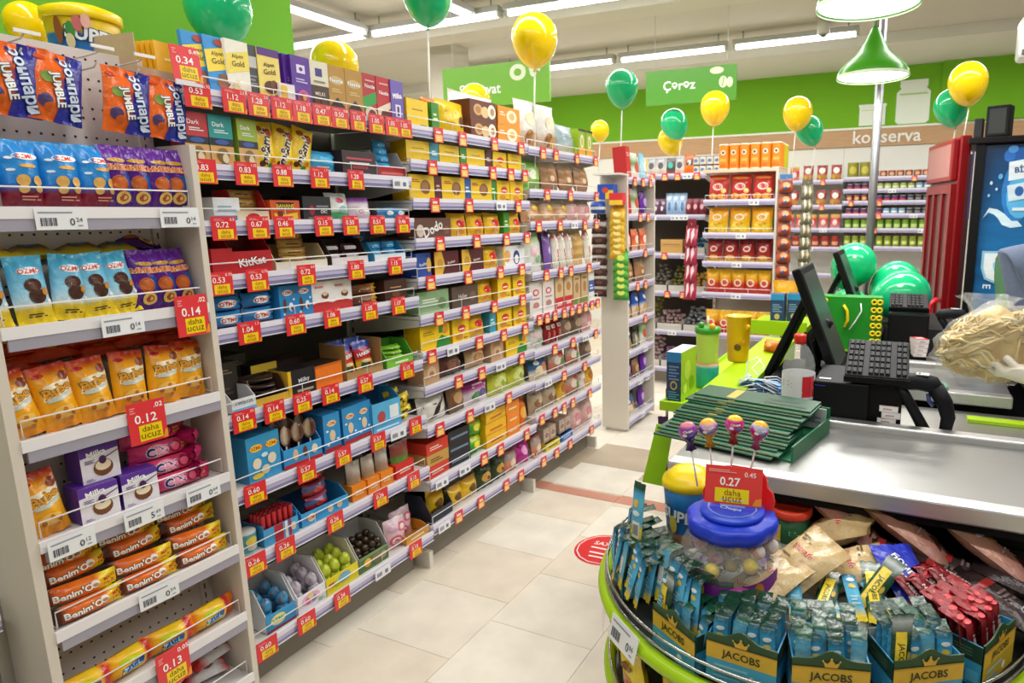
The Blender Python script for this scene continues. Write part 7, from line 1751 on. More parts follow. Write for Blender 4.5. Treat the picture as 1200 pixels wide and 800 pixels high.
# higher cluster of sachets at the aisle side, in small inner boxes
for q, (x, y, z, rz, keys) in enumerate((
        (-.640, 1.475, .695, -62, ['stick_back', 'stick', 'stick', 'stick']), (-.568, 1.415, .752, -30, ['stick_tall']),
        (-.672, 1.44, .655, -66, ['stick', 'stick', 'stick']), (-.605, 1.365, .66, -50, ['stick_back', 'stick', 'stick', 'stick']), (-.50, 1.325, .675, -30, ['stick', 'stick_back', 'stick', 'stick']), (-.455, 1.30, .655, -24, ['stick', 'stick', 'stick', 'stick']))):
    for i, k in enumerate(keys):
        m2 = TR(x, y, z, rz=R(rz)) @ TR(-.045 + .032 * i, .012 * (i % 2), .004 * ((i * 3) % 4), rx=R(-5 - 4 * (i % 3) - (6 if q >= 3 else 0)), rz=R(rs.uniform(-12, 12)), ry=R(rs.uniform(-8, 8)))
        spawn(k, m2, f'{PROTO[k]["desc"]}, {ORD[i]} in the {ORD[q]} loose cluster at aisle side', 'loose coffee sachets at the aisle side of the stand')
for i in range(7):
    a = R(-84 + 7 * i)
    k = ('stick', 'stick_text', 'stick_back')[i % 3]
    spawn(k, TR(CC.x + .375 * math.cos(a), CC.y + .375 * math.sin(a), .70 + .01 * (i % 2), rz=a + R(90 + rs.uniform(-35, 35)), rx=R(-72 + rs.uniform(-10, 10))), f'{PROTO[k]["desc"]} fallen back on the pile, {ORD[i]} from left', 'coffee sachets fallen back on the pile')
for i in range(12):
    a = R(-40 + 2.4 * i)
    r = .385 + .03 * (i % 3)
    spawn('stick_red', TR(CC.x + r * math.cos(a), CC.y + r * math.sin(a), .685 + .010 * (i % 3), rz=a + R(90 + rs.uniform(-40, 40)), rx=R(-66 + rs.uniform(-12, 14))), f'dark red coffee sachet strewn loosely behind the golden box, {ORD[i]} from left', 'loose dark red coffee sachets')
# lollipop jar
JX, JY, JZ = -.363, 1.468, .706
t = thing('lollipop_jar', 'clear round jar of lollipops with scalloped blue lid and red crown', 'jar', (JX, JY, JZ))
m = MB('glass'); m.lathe([(.0, .002), (.085, .0), (.108, .02), (.125, .065), (.122, .10), (.10, .14), (.095, .15)], 32, '#f4f4f4', cap=False); m.obj('glass_body', t)
S = lambda u, v, o: Vector(((.1235 + o) * math.sin((u - .5) * 2.6), -(.1235 + o) * math.cos((u - .5) * 2.6), .012 + .05 * v))
m = MB('card')
for i in range(26):
    a0, a1 = -1.25 + 2.5 * i / 26, -1.25 + 2.5 * (i + 1) / 26
    f = lambda a: (.035 + .03 * (a / 1.25) ** 2) if a > -.3 else .03 + .055 * ((a + .3) / .95) ** 2
    c = '#7a1c94' if i > 9 else '#e4e8ea'
    m.add([(.1265 * math.sin(a), -.1265 * math.cos(a), z) for a, z in ((a0, .018), (a1, .018), (a1, f(a1) + .02), (a0, f(a0) + .02))], [(0, 1, 2, 3)], c, True)
decals(m, lambda u, v, o: Vector(((.127 + o) * math.sin((u - .5) * 2.6), -(.127 + o) * math.cos((u - .5) * 2.6), .012 + .05 * v)), .32, .05, [('e', .66, .5, .10, .44, '#e05cc0'), ('e', .66, .54, .07, .3, '#e880d0'), ('e', .80, .66, .04, .4, '#c88420'), ('e', .36, .55, .05, .5, '#e8d02c')], lift=.0008)
m.obj('jar_label', t)
m = MB('plastic'); m.lathe([(.098, .142), (.103, .144), (.105, .155), (.105, .172), (.098, .18), (.0, .182)], 64, '#1838c8', wob=lambda a, i: 1 + (.06 * abs(math.cos(a * 4)) if 0 < i < 5 else 0)); m.lathe([(.074, .18), (.078, .186), (.076, .194), (.0, .195)], 40, '#2448d4')
S = lambda u, v, o: Vector(((u - .5) * .15, (v - .5) * .15, .195 + o))
decals(m, S, .15, .15, [('e', .5, .5, .4, .4, '#7f9cf0'), ('e', .5, .5, .375, .375, '#2448d4'), ('t', 'Chupa', .5, .58, .02, '#c8d4f8', 0, None, .03), ('t', 'Chups', .5, .40, .02, '#c8d4f8', 0, None, .03)], lift=.0009)
m.obj('lid', t)
m = MB('plastic')
pl = [(-.118, 0), (.118, 0), (.122, .03), (.112, .06), (.094, .074), (.09, .10), (.07, .122), (.03, .13), (-.03, .13), (-.07, .122), (-.09, .10), (-.094, .074), (-.112, .06), (-.122, .03)]
mm_ = Matrix.Translation((0, .055, .176)) @ Matrix.Rotation(R(72), 4, 'X') @ Matrix.Scale(.74, 4)
m.T = mm_; m.prism(pl, -.012, .012, '#d0141c'); m.obj('crown', t)
def lolly_mesh(cols, stick=.10, r=.024):
    m = MB('wire'); m.tube([(0, 0, -stick), (0, 0, 0)], .0024, '#f2f2f2', 6)
    m.use('film')
    ca = [C(c) for c in cols]
    m.ball((0, 0, r * .9), r, lambda a, th: ca[0] if th < .85 else (ca[1] if th < 1.5 + .2 * math.sin(a * 3) else (ca[2] if th < 1.9 + .25 * math.sin(a * 2) else ca[3])), 14, 12)
    m.lathe([(.003, -.022, cols[3]), (.011, -.028, cols[3]), (.005, -.012, cols[3]), (.012, .002, cols[3])], 8, wob=lambda a, i: 1 + .3 * math.cos(a * 4), cap=False)
    decals(m, lambda u, v, o: Vector(((r + o) * math.sin((u - .5) * 2) * math.cos((v - .5) * 1.6), -(r + o) * math.cos((u - .5) * 2) * math.cos((v - .5) * 1.6), r * .9 + (r + o) * math.sin((v - .5) * 1.6))), 2 * r, 2 * r,
           [('t', 'Chupa', .5, .62, .009, '#ffffff', 8, '#8c2c6c', .04), ('e', .3, .4, .12, .1, '#f0f0f0'), ('e', .66, .38, .14, .1, '#4a78c8')], lift=.0006)
    return m.mesh('lollipop')
LC = [('#d8788c', '#8a3c9c', '#b054b4', '#3c2c64'), ('#f0b030', '#d8a4c4', '#5a3a9c', '#c89824'), ('#f4c81c', '#c81c84', '#d84ca4', '#9c2418'), ('#f0b41c', '#b8bce0', '#b81c7c', '#a8487c')]
for i, (x, y, z, a) in enumerate(((-.480, 1.488, 1.050, -10), (-.436, 1.508, 1.058, -6), (-.379, 1.530, 1.067, 3), (-.325, 1.552, 1.053, 10))):
    o = put('lollipop', lolly_mesh(LC[i], .125), None, TR(x, y, z, ry=R(a), rz=R(20)))
    tag(o, ('mauve wrapped lollipop on its stick, first from left above the jar', 'yellow and violet wrapped lollipop, second from left above the jar', 'yellow and magenta wrapped lollipop, third from left above the jar', 'yellow and pink wrapped lollipop, fourth from left above the jar')[i], 'lollipop', 'lollipops displayed above the jar')
lm = [lolly_mesh(c, .06, .019) for c in (('#e8c42c', '#c8d02c', '#d8b42c', '#8a9c2c'), ('#c83c64', '#e8b0c0', '#8a2c4c', '#6a2438'), ('#5a2c94', '#b48cd4', '#d8d0e0', '#40206c'), ('#e0d8d4', '#c8885c', '#a85c3c', '#e8e0dc'), ('#3c7c4c', '#c8d8a0', '#d84c4c', '#2c5c38'))]
rl = random.Random(4)
for i in range(40):
    a = rl.uniform(0, 6.28)
    rr_ = .088 * math.sqrt(rl.random())
    o = put('lollipop', lm[i % 5], None, TR(JX + rr_ * math.cos(a), JY + rr_ * math.sin(a), JZ + .03 + .085 * (i / 40), rz=rl.uniform(0, 6), rx=R(rl.uniform(-70, 70)), ry=R(rl.uniform(-60, 60))) @ Matrix.Scale(1.0, 4))
    tag(o, 'small wrapped lollipop lying jumbled inside the clear round jar', 'lollipop', 'lollipops inside the jar')
# red price card over the jar
t = thing('price_card', 'red price card reading 0.27 standing on the jar lid', 'price card', (-.362, 1.466, .908), R(8))
m = MB('plastic'); w, h = .136, .092
m.box(-w / 2, w / 2, -.001, .001, 0, h, '#e6423f'); S = lambda u, v, o: Vector(((u - .5) * w, -.001 - o, v * h))
decals(m, S, w, h, [('r', .18, .05, .78, .42, '#f6dc18'), ('t', '0.27', .44, .60, .021, '#fff6f2', 0, None, .03), ('t', '0.45', .79, .82, .012, '#fbe6e2'), ('t', 'daha', .49, .32, .015, '#9a5c14', 0, None, .0), ('t', 'ucuz', .49, .14, .012, '#9a5c14', 0, None, .0), ('p', [(.84, .03), (1, .03), (1, .24), (.9, .2)], '#f2902c'), ('l', .06, .84, .55, .93, 2, '#f4a8a0')], lift=.0006)
o = m.obj('card', t, rot=(R(-10), 0, 0))
m = MB('plastic'); m.box(-.03, .03, .0, .012, -.006, .012, '#c8d4f0'); m.obj('clip', t)
# bucket with swirled yellow lid and coral lidded can
def bucket(label, loc, r0, r1, h, word, rz, sc=1.0, swirl=True):
    t = thing('sweet_bucket', label, 'bucket', loc, rz)
    m = MB('card'); m.lathe([(r0, 0, '#c8814c'), (r0 * 1.02, h * .12, '#d89454'), (r0 + (r1 - r0) * .3, h * .2, '#1f6cb0'), (r0 + (r1 - r0) * .7, h * .70, '#1c6cb4'), (r0 + (r1 - r0) * .74, h * .74, '#d8b81c' if not swirl else '#2474b8'), (r1, h, '#e8c81c' if not swirl else '#2a7cc0')], 28)
    S = lambda u, v, o: Vector(((r0 + (r1 - r0) * v + .002 + o) * math.sin((u - .5) * 2.4), -(r0 + (r1 - r0) * v + .002 + o) * math.cos((u - .5) * 2.4), v * h))
    dec = [('t', word, .60, .48 if swirl else .70, .036, '#e8eef2', -6, '#1c3c64', .06), ('l', .52, .18, .72, .28, 1, '#e8eef2'), ('e', .2, .35, .08, .16, '#e0c84c')]
    if not swirl:
        dec += [('e', .22, .74, .05, .18, '#8c4c24'), ('e', .36, .74, .05, .12, '#3c8c3c'), ('e', .44, .84, .05, .11, '#c86a6a'), ('e', .53, .88, .05, .10, '#e8b0a0'), ('e', .35, .60, .05, .10, '#d8c89c')]
    decals(m, S, r1 * 2.4, h, dec, lift=.0012)
    m.obj('tub', t)
    m = MB('plastic')
    if swirl:
        m.lathe([(r1 * 1.04, h - .012), (r1 * 1.1, h), (r1 * 1.06, h + .012), (r1 * .9, h + .015), (r1 * .88, h + .021), (r1 * .68, h + .026), (r1 * .64, h + .034), (r1 * .42, h + .038), (r1 * .2, h + .046), (0, h + .048)], 40, '#f4d408', wob=lambda a, i: 1 + .05 * math.sin(a + i * .9))
    else:
        m.lathe([(r1 * 1.03, h - .014), (r1 * 1.07, h - .01), (r1 * 1.07, h + .012), (r1 * .96, h + .018), (r1 * .6, h + .03), (0, h + .034)], 40, '#f2d20c')
    m.obj('lid', t)
    return t
bucket('blue sweet bucket with swirled yellow lid behind the lollipop jar', (-.535, 1.66, .70), .058, .072, .165, 'SUPERGUL', R(20))
bucket('large yellow and blue sweet bucket on top behind the pegboard', (-2.19, 1.185, 1.957), .070, .088, .195, 'SUPER', R(62), swirl=False)
t = thing('coffee_can', 'dark green coffee can with coral red lid beside the jar', 'can', (-.275, 1.80, .684))
m = MB('card'); m.lathe([(.05, 0), (.054, .005), (.054, .075)], 26, '#1c5a34'); S = lambda u, v, o: Vector(((.0545 + o) * math.sin((u - .5) * 2.4), -(.0545 + o) * math.cos((u - .5) * 2.4), v * .075))
decals(m, S, .13, .075, [('r', .02, .1, .36, .75, '#e8c42c'), ('e', .62, .5, .1, .2, '#2c6c44'), ('l', .54, .4, .72, .6, 2, '#a8c8b0')]); m.obj('can_body', t)
m = MB('plastic'); m.lathe([(.056, .072), (.06, .078), (.06, .092), (.055, .098), (.05, .094), (0, .095)], 30, '#e4452e'); m.obj('lid', t)
# beige and brown coffee bags lying on the pile
bag_p('beigebag', 'beige foil coffee bag', .15, .23, .07, [(0, '#c4a878'), (.3, '#d8c094'), (.6, '#d4b888'), (.9, '#cbb07e'), (1, '#b89a68')], [('t', 'Nescafe', .52, .66, .016, '#c83c34', 4, '#f0e0c0', .03), ('t', 'Nescafe', .50, .36, .016, '#c83c34', 4, '#f0e0c0', .03), ('l', .15, .76, .5, .84, 2, '#6a5434'), ('l', .2, .16, .6, .24, 2, '#8a744c'), ('l', .2, .5, .5, .54, 1, '#8a744c')], seed=150, nx=10, ny=14, name='coffee_bag', cat='coffee bag', wr=1.4)
bag_p('pinkcoffee', 'pinkish brown coffee bag', .105, .29, .055, [(0, '#a89458'), (.1, '#8c7448'), (.16, '#a8746c'), (.5, '#c8907c'), (.78, '#c0907c'), (.9, '#b8a468'), (1, '#c0b070')], [('e', .5, .72, .3, .07, '#e4d8d8'), ('e', .4, .66, .2, .04, '#f4ecec'), ('e', .6, .56, .22, .05, '#d8b03c'), ('p', [(.3, .2), (.75, .26), (.5, .36)], '#4a2c1c'), ('l', .2, .4, .8, .46, 2, '#e0c0c0'), ('e', .5, .82, .16, .03, '#b0544c')], seed=151, nx=8, ny=16, name='coffee_bag', cat='coffee bag', wr=.7)
bag_p('darkcoffee', 'dark brown coffee bag', .10, .24, .055, [(0, '#2a2022'), (.5, '#433436'), (1, '#241b1d')], [('r', .3, .1, .75, .3, '#b8c0c8'), ('bar', .34, .12, .7, .28, '#4a4c54'), ('r', .2, .62, .8, .7, '#a83030'), ('l', .3, .4, .7, .56, 3, '#7c6c6c'), ('r', 0, 0, 1, .05, '#a8944c')], seed=152, nx=8, ny=14, name='coffee_bag', cat='coffee bag')
bag_p('jumbleblue', 'blue candy bag with white lettering', .12, .19, .04, [(0, '#d8541c'), (.12, '#e0601c'), (.16, '#2430a8'), (1, '#2c3cc0')], [('t', 'Бонпари', .5, .5, .030, '#e6ecfa', -70, '#141c70', .05), ('t', 'JUMBLE', .28, .45, .018, '#e6ecfa', -70, '#141c70', .05)], seed=153, nx=8, ny=10, name='candy_bag', cat='candy bag')
def lay(key, x, y, z, rz, tilt, label, roll=0, grp=None):
    spawn(key, TR(x, y, z, rz=R(rz), ry=R(roll)) @ TR(0, 0, 0, rx=R(tilt)) @ TR(0, 0, -PROTO[key]['h'] / 2), label, grp)
lay('beigebag', -.215, 1.53, .742, -48, -58, 'beige foil coffee bag with red lettering, uppermost, beside the jar', 6)
lay('beigebag', -.285, 1.44, .722, -40, -66, 'beige foil coffee bag with red lettering, lower left one against the jar', -4)
lay('beigebag', -.12, 1.60, .715, -75, -66, 'beige foil coffee bag, half buried below the other two', 8)
lay('beigebag', -.155, 1.78, .735, -100, -62, 'beige foil coffee bag leaning beside the coral lidded can', 4)
lay('pinkcoffee', -.13, 1.80, .765, 66, -66, 'pinkish brown coffee bag lying behind the beige bags, first from left', 8, 'pinkish brown coffee bags')
lay('pinkcoffee', .03, 1.795, .762, 80, -62, 'pinkish brown coffee bag lying against counter, middle one', 6, 'pinkish brown coffee bags')
lay('pinkcoffee', .225, 1.80, .745, 78, -62, 'pinkish brown coffee bag lying against counter, farthest right', 8, 'pinkish brown coffee bags')
for i, (x, y, z, rz) in enumerate(((.00, 1.75, .708, 84), (.12, 1.72, .695, 76), (.0, 1.665, .695, 70), (.16, 1.77, .690, 82), (.235, 1.66, .690, 60), (.30, 1.76, .69, 80))):
    lay('darkcoffee', x, y, z, rz, -76, f'dark brown coffee bag under the pinkish ones, {ORD[i]} from left', 4, 'dark brown coffee bags')
lay('jumbleblue', .035, 1.60, .735, 38, -62, 'blue candy bag with white lettering lying in the coffee pile', 6)
lay('stick_text', -.03, 1.52, .74, -20, -50, 'yellow lettered coffee sachet lying crosswise below the blue candy bag', 20)
# crinkled yellow bags on the lower tier
bag_p('yellowcorn', 'yellow crinkled corn nut bag', .13, .20, .05, [(0, '#c8a01c'), (.3, '#e8cc1c'), (.7, '#f0d820'), (1, '#d8b41c')], [('e', .5, .52, .3, .16, '#c87c24'), ('e', .4, .5, .12, .06, '#a85018'), ('e', .62, .56, .1, .05, '#a85018'), ('e', .5, .3, .2, .07, '#d8982c'), ('e', .55, .76, .2, .05, '#8a5c1c')], seed=154, nx=9, ny=12, wr=1.5)
for i, an in enumerate((-188, -175, -160, -146, -131, -116, -101, -87)):
    a = R(an)
    r = .50 - .03 * (i % 2)
    spawn('yellowcorn', TR(CC.x + r * math.cos(a), CC.y + r * math.sin(a), .335, rz=a + R(90 + rs.uniform(-12, 12)), rx=R(9), ry=R(rs.uniform(-12, 12))), f'yellow crinkled corn nut bag, {ORD[i]} from left on lower tier of round stand', 'yellow bags on the lower tier')
    spawn('yellowcorn', TR(CC.x + (r - .03) * math.cos(a + .1), CC.y + (r - .03) * math.sin(a + .1), .06, rz=a + R(90 + rs.uniform(-12, 12)), rx=R(-7), ry=R(rs.uniform(-8, 8))), f'yellow crinkled corn nut bag, {ORD[i]} from left on lowest tier of round stand', 'yellow bags on the lowest tier')
m = MB('clearfilm'); m.prism([(-.02, 0), (.03, -.01), (.04, .14), (-.01, .15)], 0, .002, '#c8b8b0'); tag(m.obj('film_flap', loc=(-.76, 1.56, .42), rot=(R(84), 0, R(-60))), 'torn clear film flap sticking out from the lower tier of stand', 'film')

# ================================================================== BALLOONS
def balloon_mesh(col, r):
    m = MB('balloon')
    prof = []
    n = 18
    for j in range(n + 1):
        th = math.pi * j / n
        z = -math.cos(th)
        rad = math.sin(th)
        if z < 0:
            z *= 1.32
            rad *= 1 - .12 * (-z) ** 2 * .6
        prof.append((max(rad, .0001) * r, z * r))
    m.lathe(prof, 28, col, cap=False)
    m.lathe([(.035 * r, -1.30 * r), (.03 * r, -1.36 * r), (.09 * r, -1.43 * r), (.0, -1.41 * r)], 10, col, cap=False)
    return m.mesh('skin')
BG, BY = '#16b878', '#ffd60a'
_bm = {}
def balloon(label, col, loc, r, tail, lean=0, az=0, ribbon=True):
    t = thing('balloon', label, 'balloon', loc, R(az))
    k = (col, round(r, 3))
    if k not in _bm:
        _bm[k] = balloon_mesh(col, r)
    put('skin', _bm[k], t, Matrix.Rotation(R(lean), 4, 'Y'))
    if ribbon:
        s, c = math.sin(R(lean)), math.cos(R(lean))
        p0 = Vector((-1.42 * r * s, 0, -1.42 * r * c))
        m = MB('wire')
        m.tube([p0, p0 + Vector((-.01, 0, -tail * .4)), p0 + Vector((-.02 + .06 * s, 0, -tail))], .0045, '#f2efe8', 5)
        m.obj('ribbon', t)
balloon('yellow balloon peeping up behind the pegboard at far left', BY, (-2.42, 1.165, 2.165), .058, .1)
balloon('green balloon at the top edge above the first bay, before green wall', BG, (-2.40, 1.76, 2.36), .112, .25)
balloon('yellow balloon half hidden behind the bars on the first bay', BY, (-2.75, 2.62, 2.36), .115, .3)
balloon('green balloon cut by the top edge on a long white ribbon', BG, (-2.22, 2.72, 2.645), .115, .62, 3)
balloon('yellow balloon, largest one, in front of the ring cake sign', BY, (-1.93, 3.22, 2.53), .122, .62, 2)
balloon('yellow balloon low behind the biscuit boxes of second bay', BY, (-2.75, 3.80, 2.36), .10, .3)
balloon('green balloon on white ribbon above the end of third bay', BG, (-2.10, 4.75, 2.545), .122, .62)
balloon('yellow balloon partly hidden behind the lime drink cartons', BY, (-2.72, 5.65, 2.36), .085, .25)
balloon('green balloon overlapping a yellow one under the nut sign', BG, (-2.20, 6.20, 2.455), .13, .35, -22, 0)
balloon('yellow balloon tucked under the green one below the nut sign', BY, (-2.33, 6.46, 2.33), .125, .28, -20, 0)
balloon('yellow balloon on white ribbon before the nut sign', BY, (-1.68, 5.80, 2.515), .128, .85, 4)
balloon('yellow balloon above the crisp tubes with a green one behind', BY, (-1.05, 6.25, 2.485), .130, .45, 4)
balloon('green balloon tucked behind the yellow one above crisp tubes', BG, (-.99, 6.55, 2.365), .125, .3, -20)
balloon('yellow balloon above the red fridge, overlapping a green one', BY, (.262, 5.80, 2.555), .138, .3, -6)
balloon('green balloon above the red fridge, behind the yellow one', BG, (.17, 6.05, 2.42), .13, .25, -14)
balloon('green balloon resting on far checkout, biggest and nearest of the heap', BG, (-.05, 4.28, 1.11), .15, .1, 75, 20, False)
balloon('green balloon resting on far checkout behind the nearest one', BG, (-.10, 4.60, 1.15), .142, .1, 60, 0, False)
balloon('green balloon behind the far till screen, topmost of the heap', BG, (-.36, 4.52, 1.27), .138, .1, 30, 0, False)
balloon('green balloon low behind the green gift bag', BG, (-.36, 4.30, 1.01), .125, .1, 50, 0, False)
m = MB('rubber'); m.box(-.62, .30, 4.15, 4.85, .0, .93, '#3a3c3e'); tag(m.obj('back_counter'), 'dark counter behind the far checkout under the green balloons', 'counter')

# ================================================================== PEOPLE AT THE FAR CHECKOUT
def skin_obj(name, pts, edges, mname, col, parent=None, sub=2, root=0):
    """pts: (x, y, z, radius)"""
    me = bpy.data.meshes.new(name)
    me.from_pydata([p[:3] for p in pts], edges, [])
    o = bpy.data.objects.new(name, me)
    COL.objects.link(o)
    sk = o.modifiers.new('skin', 'SKIN')
    for i, p in enumerate(pts):
        r = p[3] if isinstance(p[3], tuple) else (p[3], p[3])
        me.skin_vertices[0].data[i].radius = r
    me.skin_vertices[0].data[root].use_root = True
    sk.use_smooth_shade = True
    ss = o.modifiers.new('smooth', 'SUBSURF'); ss.levels = ss.render_levels = sub
    dg = bpy.context.evaluated_depsgraph_get()
    ev = o.evaluated_get(dg)
    m2 = bpy.data.meshes.new_from_object(ev)
    bpy.data.objects.remove(o)
    ca = m2.color_attributes.get('Col') or m2.color_attributes.new('Col', 'FLOAT_COLOR', 'CORNER')
    n = len(ca.data)
    ca.data.foreach_set('color', list(C(col)) * n)
    m2.materials.clear(); m2.materials.append(M[mname])
    for p in m2.polygons:
        p.use_smooth = True
    m2.name = name
    o2 = bpy.data.objects.new(name, m2)
    COL.objects.link(o2)
    if parent:
        o2.parent = parent
    return o2
def chain(n, start=0):
    return [(start + i, start + i + 1) for i in range(n - 1)]
def hand(wrist, fdir, pdir, side, curl, base):
    """points and edges of a five fingered hand; fdir along the fingers, pdir out of the palm, side +1/-1 thumb side"""
    f, p = Vector(fdir).normalized(), Vector(pdir).normalized()
    l = f.cross(p).normalized() * side
    w = Vector(wrist)
    pts, ed = [], []
    def P(v, r):
        pts.append((v.x, v.y, v.z, r)); return base + len(pts) - 1
    palm = P(w + f * .05, (.028, .017)); k1 = P(w + f * .085, (.03, .014))
    ed.append((palm, k1))
    for i, (off, ln) in enumerate(((.028, .072), (.010, .080), (-.009, .074), (-.027, .058))):
        prev = k1
        pos = w + f * .09 + l * off
        ang = 0
        a = P(pos, .0095); ed.append((prev, a)); prev = a
        for s_, q in enumerate((.42, .32, .26)):
            ang += curl * (.7, 1, .9)[s_]
            d = f * math.cos(ang) + p * math.sin(ang)
            pos = pos + d * ln * q
            a = P(pos, (.0088, .0082, .0072)[s_]); ed.append((prev, a)); prev = a
    pos = w + f * .035 + l * .03
    a = P(pos, .0125); ed.append((palm, a)); prev = a
    for d, ln in (((f * .7 + l * .6 + p * .35), .034), ((f * .85 + l * .15 + p * .5), .028)):
        pos = pos + d.normalized() * ln
        a = P(pos, .0098); ed.append((prev, a)); prev = a
    return pts, ed, palm
def person(label, loc, rz, shirt, trousers, arms, glove=None, watch=False, hair='#2c2420', height=1.0):
    """local frame: facing -Y; arms: list of (elbow, wrist, fdir, pdir, thumb side, curl) for left (+x) then right (-x)"""
    t = thing('person', label, 'person', loc, rz)
    H = height
    pts = [(0, 0, .94 * H, .13), (0, .01, 1.10 * H, (.15, .11)), (0, .01, 1.28 * H, (.165, .115)), (0, .01, 1.42 * H, (.12, .085)), (0, .0, 1.49 * H, .052), (0, -.015, 1.56 * H, .055)]
    ed = chain(6)
    hb = len(pts)
    pts += [(0, -.02, 1.62 * H, (.075, .09)), (0, -.015, 1.70 * H, (.072, .088)), (0, -.01, 1.755 * H, .045)]
    ed += [(5, hb), (hb, hb + 1), (hb + 1, hb + 2)]
    for s in (1, -1):
        b = len(pts)
        pts += [(s * .09, 0, .90 * H, .09), (s * .10, -.01, .50 * H, .058), (s * .10, .02, .10 * H, .04), (s * .10, -.06, .03, .038), (s * .10, -.15, .02, .025)]
        ed += [(0, b)] + chain(5, b)
    hands = []
    for s, (el, wr, fd, pd, side, curl) in zip((1, -1), arms):
        b = len(pts)
        pts += [(s * .17, .01, 1.40 * H, .058), el + (.043,), tuple(el[i] * .45 + wr[i] * .55 for i in range(3)) + (.037,), wr + ((.027, .021),)]
        ed += [(3, b)] + chain(4, b)
        hp, he, palm = hand(wr, fd, pd, side, curl, len(pts))
        pts += hp; ed += he + [(b + 3, palm)]
    body = skin_obj('body', pts, ed, 'skin', '#c98f74', t)
    # clothes over the body
    cp = [(0, 0, .90 * H, .155), (0, .01, 1.10 * H, (.172, .132)), (0, .01, 1.28 * H, (.188, .138)), (0, .01, 1.42 * H, (.14, .105)), (0, .002, 1.485 * H, .078)]
    ce = chain(5)
    for s, (el, wr, *_r) in zip((1, -1), arms):
        b = len(cp)
        mid = tuple(el[i] * .45 + wr[i] * .55 for i in range(3))
        cp += [(s * .175, .01, 1.395 * H, .080), tuple((el[i] + (s * .17, .01, 1.40 * H)[i]) / 2 for i in range(3)) + (.066,), el + (.060,), tuple(el[i] * .75 + wr[i] * .25 for i in range(3)) + (.052,)]
        ce += [(3, b)] + chain(4, b)
    skin_obj('jacket', cp, ce, 'cloth', shirt, t)
    tp, te = [(0, 0, .96 * H, .145)], []
    for s in (1, -1):
        b = len(tp)
        tp += [(s * .09, 0, .88 * H, .108), (s * .10, -.005, .50 * H, .078), (s * .10, .02, .10 * H, .062)]
        te += [(0, b)] + chain(3, b)
    skin_obj('trousers', tp, te, 'cloth', trousers, t)
    for s in (1, -1):
        m = MB('rubber'); m.bbox(s * .10 - .045, s * .10 + .045, -.20, .07, 0, .075, '#1c1c1e', .02); m.obj('shoe', t)
    m = MB('cloth')
    m.ball((0, .028, 1.722 * H), .092, hair, 18, 14, (.93, 1.02, .92)); m.obj('hair', t)
    m = MB('skin'); m.ball((0, -.102, 1.635 * H), .016, '#c48a70', 8, 8, (.7, 1, 1.3)); m.obj('nose', t)
    for s in (1, -1):
        m = MB('plastic'); m.ball((s * .030, -.0865, 1.662 * H), .0095, lambda a, th: C('#2c1c14') if math.sin(th) * math.sin(a) < -.72 else C('#efece8'), 12, 10); m.obj('eye', t)
        m = MB('skin'); m.ball((s * .082, .0, 1.65 * H), .026, '#c48a70', 8, 8, (.35, .7, 1.1)); m.obj('ear', t)
    m = MB('skin'); m.tube([(-.025, -.086, 1.600 * H), (0, -.095, 1.598 * H), (.025, -.086, 1.600 * H)], .006, '#a85c50', 6); m.obj('mouth', t)
    if glove:
        for k in glove:
            s = (1, -1)[k]
            el, wr, fd, pd, side, curl = arms[k]
            f = Vector(fd).normalized()
            w = Vector(wr)
            gp, ge, palm = hand(wr, fd, pd, side, curl, 2)
            gp = [(x, y, z, tuple(v + .011 for v in r) if isinstance(r, tuple) else r + .006) for x, y, z, r in gp]
            q = [tuple(w - f * .055) + (.050,), tuple(w - f * .01) + (.040,)]
            skin_obj('glove', q + gp, [(0, 1), (1, palm)] + ge, 'clearglove', '#efe6d8', t)
    if watch:
        el, wr, *_r = arms[watch - 1]
        d = (Vector(wr) - Vector(el)).normalized()
        c0 = Vector(wr) - d * .075
        a = d.orthogonal().normalized(); b2 = d.cross(a)
        m = MB('rubber'); m.tube([c0 + a * .044 * math.cos(k * .5236) + b2 * .044 * math.sin(k * .5236) for k in range(12)], .009, '#26211f', 6, closed=True); m.obj('watch_strap', t)
    return t
M['clearglove'] = mat('thin_glove', 0.35, bump=0.8, scale=60, sss=0.2)
# the customer or cashier at the right edge holds the bag over the counter; faces the till (towards -x)
PX, PY = .56, 3.32
def L(x, y, z, px=PX, py=PY):          # world point in the person's own frame (both face -Y)
    return (x - px, y - py, z)
person('person in grey blue jacket at right edge holding a clear bag over the far counter', (PX, PY, 0), 0, '#5c6880', '#1c1f26',
       [(L(.70, 3.03, 1.06), L(.405, 2.84, .99), (-1, .1, .1), (.1, .8, .6), -1, .45), (L(.46, 3.26, 1.12), L(.41, 3.03, 1.13), (-1, -.35, .05), (0, -.6, -.7), 1, .4)],
       glove=(0, 1), watch=2)
person('person in dark green clothes beyond the first one with a hand under the clear bag', (.60, 3.80, 0), 0, '#2f5a34', '#20242c',
       [((.22, -.10, 1.06), (.20, -.30, .99), (-.1, -1, -.05), (0, 0, -1), -1, .5), (L(.42, 3.52, 1.08, .60, 3.80), L(.265, 3.24, .985, .60, 3.80), (-.55, -.8, -.08), (0, 0, -1), 1, .45)], hair='#3a2a20', height=.96)
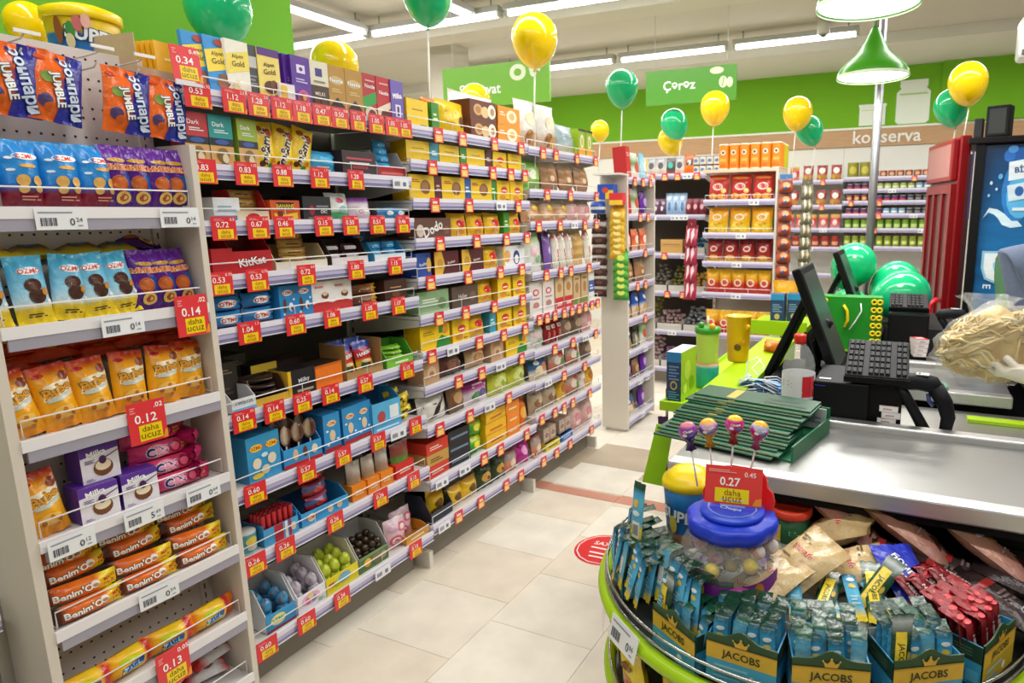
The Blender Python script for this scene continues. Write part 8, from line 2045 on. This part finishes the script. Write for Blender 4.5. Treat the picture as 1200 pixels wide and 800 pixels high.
# the clear bag of noodles
t = thing('plastic_bag', 'clear plastic bag of pale noodles held above the far counter', 'bag', (.265, 2.915, .96))
bmm = bmesh.new()
bmesh.ops.create_icosphere(bmm, subdivisions=4, radius=1)
def crum(v, k):
    n = v.normalized()
    f = 1 + .06 * math.sin(n.x * 9 + n.y * 7 + k) + .05 * math.sin(n.z * 13 - n.x * 6 + k) + .04 * math.sin(n.y * 17 + n.z * 5)
    return f
def bagshape(v, k, s=1.0):
    f = crum(v, k)
    x, y, z = v.x * f * .155 * s, v.y * f * .095 * s, v.z * f * .135 * s
    x += .30 * z                                            # the top is drawn over to the hands, the near corner hangs down
    z += .10 * x - .10 * max(0, -x) * (1 if v.z < 0 else -.6)
    if v.x < -.3:
        z *= 1 - .45 * (-v.x - .3)
    z -= .18 * max(0, v.x) * (1 if v.z < 0 else 0) * .5
    return Vector((x, y, z + .135))
vs = [bagshape(v.co.copy(), 1.0, .93) for v in bmm.verts]
bmm.verts.index_update()
fs = [[v.index for v in f.verts] for f in bmm.faces]
m = MB('film'); rn = random.Random(8)
m.add(vs, fs, [mixc('#dcc078', '#c4a254', .5 + .5 * math.sin(v.co.x * 8 + v.co.z * 6)) for v in bmm.verts], True); m.obj('noodles', t)
rr = random.Random(3)
m = MB('film')
for k in range(120):
    a, z = rr.uniform(0, 6.28), rr.uniform(-.8, .75)
    p = []
    for j in range(6):
        q = a + j * .16
        zz_ = z + .10 * math.sin(j * 1.1 + k)
        v = Vector((math.cos(q) * math.sqrt(max(0, 1 - zz_ * zz_)), math.sin(q) * math.sqrt(max(0, 1 - zz_ * zz_)), zz_))
        p.append(bagshape(v, 1.0, .955))
    m.tube(p, .0055, rr.choice(['#e6cf8c', '#d2b064', '#efe0b4', '#c9a85c']), 5)
o = m.obj('noodle_strand', t); o['kind'] = 'stuff'
vs = [bagshape(v.co.copy(), 1.7, 1.10) for v in bmm.verts]
m = MB('clearfilm'); m.add(vs, fs, '#f2f2ee', True)
m.lathe([(.045, .23), (.06, .27), (.085, .30), (.10, .315)], 20, '#f4f4f0', wob=lambda a, i: 1 + .25 * math.sin(a * 5 + i), cap=False); m.obj('film', t)
bmm.free()

# neighbouring low shelf at the very left, mostly out of the frame
shelving('grey low shelf at the far left edge beside the pegboard rack', (-1.99, .20, 0), RZ, .50, .30, [.60, .35, .10], [], H=.9, name='shelving_unit', ups=2)
bag_p('darkwrap', 'dark plastic wrapped pack', .15, .19, .09, [(0, '#26222c'), (.5, '#3a3444'), (1, '#1c1a22')], [('e', .5, .5, .3, .2, '#5c4c68')], seed=160, name='wrapped_pack', cat='pack', nx=10, ny=12, wr=1.5)
for i, z in enumerate((.386, .136)):
    for j in range(3):
        spawn('darkwrap', TR(-2.08, .29 + .155 * j, z, rz=RZ), f'dark plastic wrapped pack, {ORD[j]} from near end on {("upper", "lower")[i]} tier of grey low shelf', 'wrapped packs on the grey low shelf')

SC.render.film_transparent = False
for ob in list(COL.objects):
    if ob.type == 'MESH' and not ob.data.polygons:
        bpy.data.objects.remove(ob)
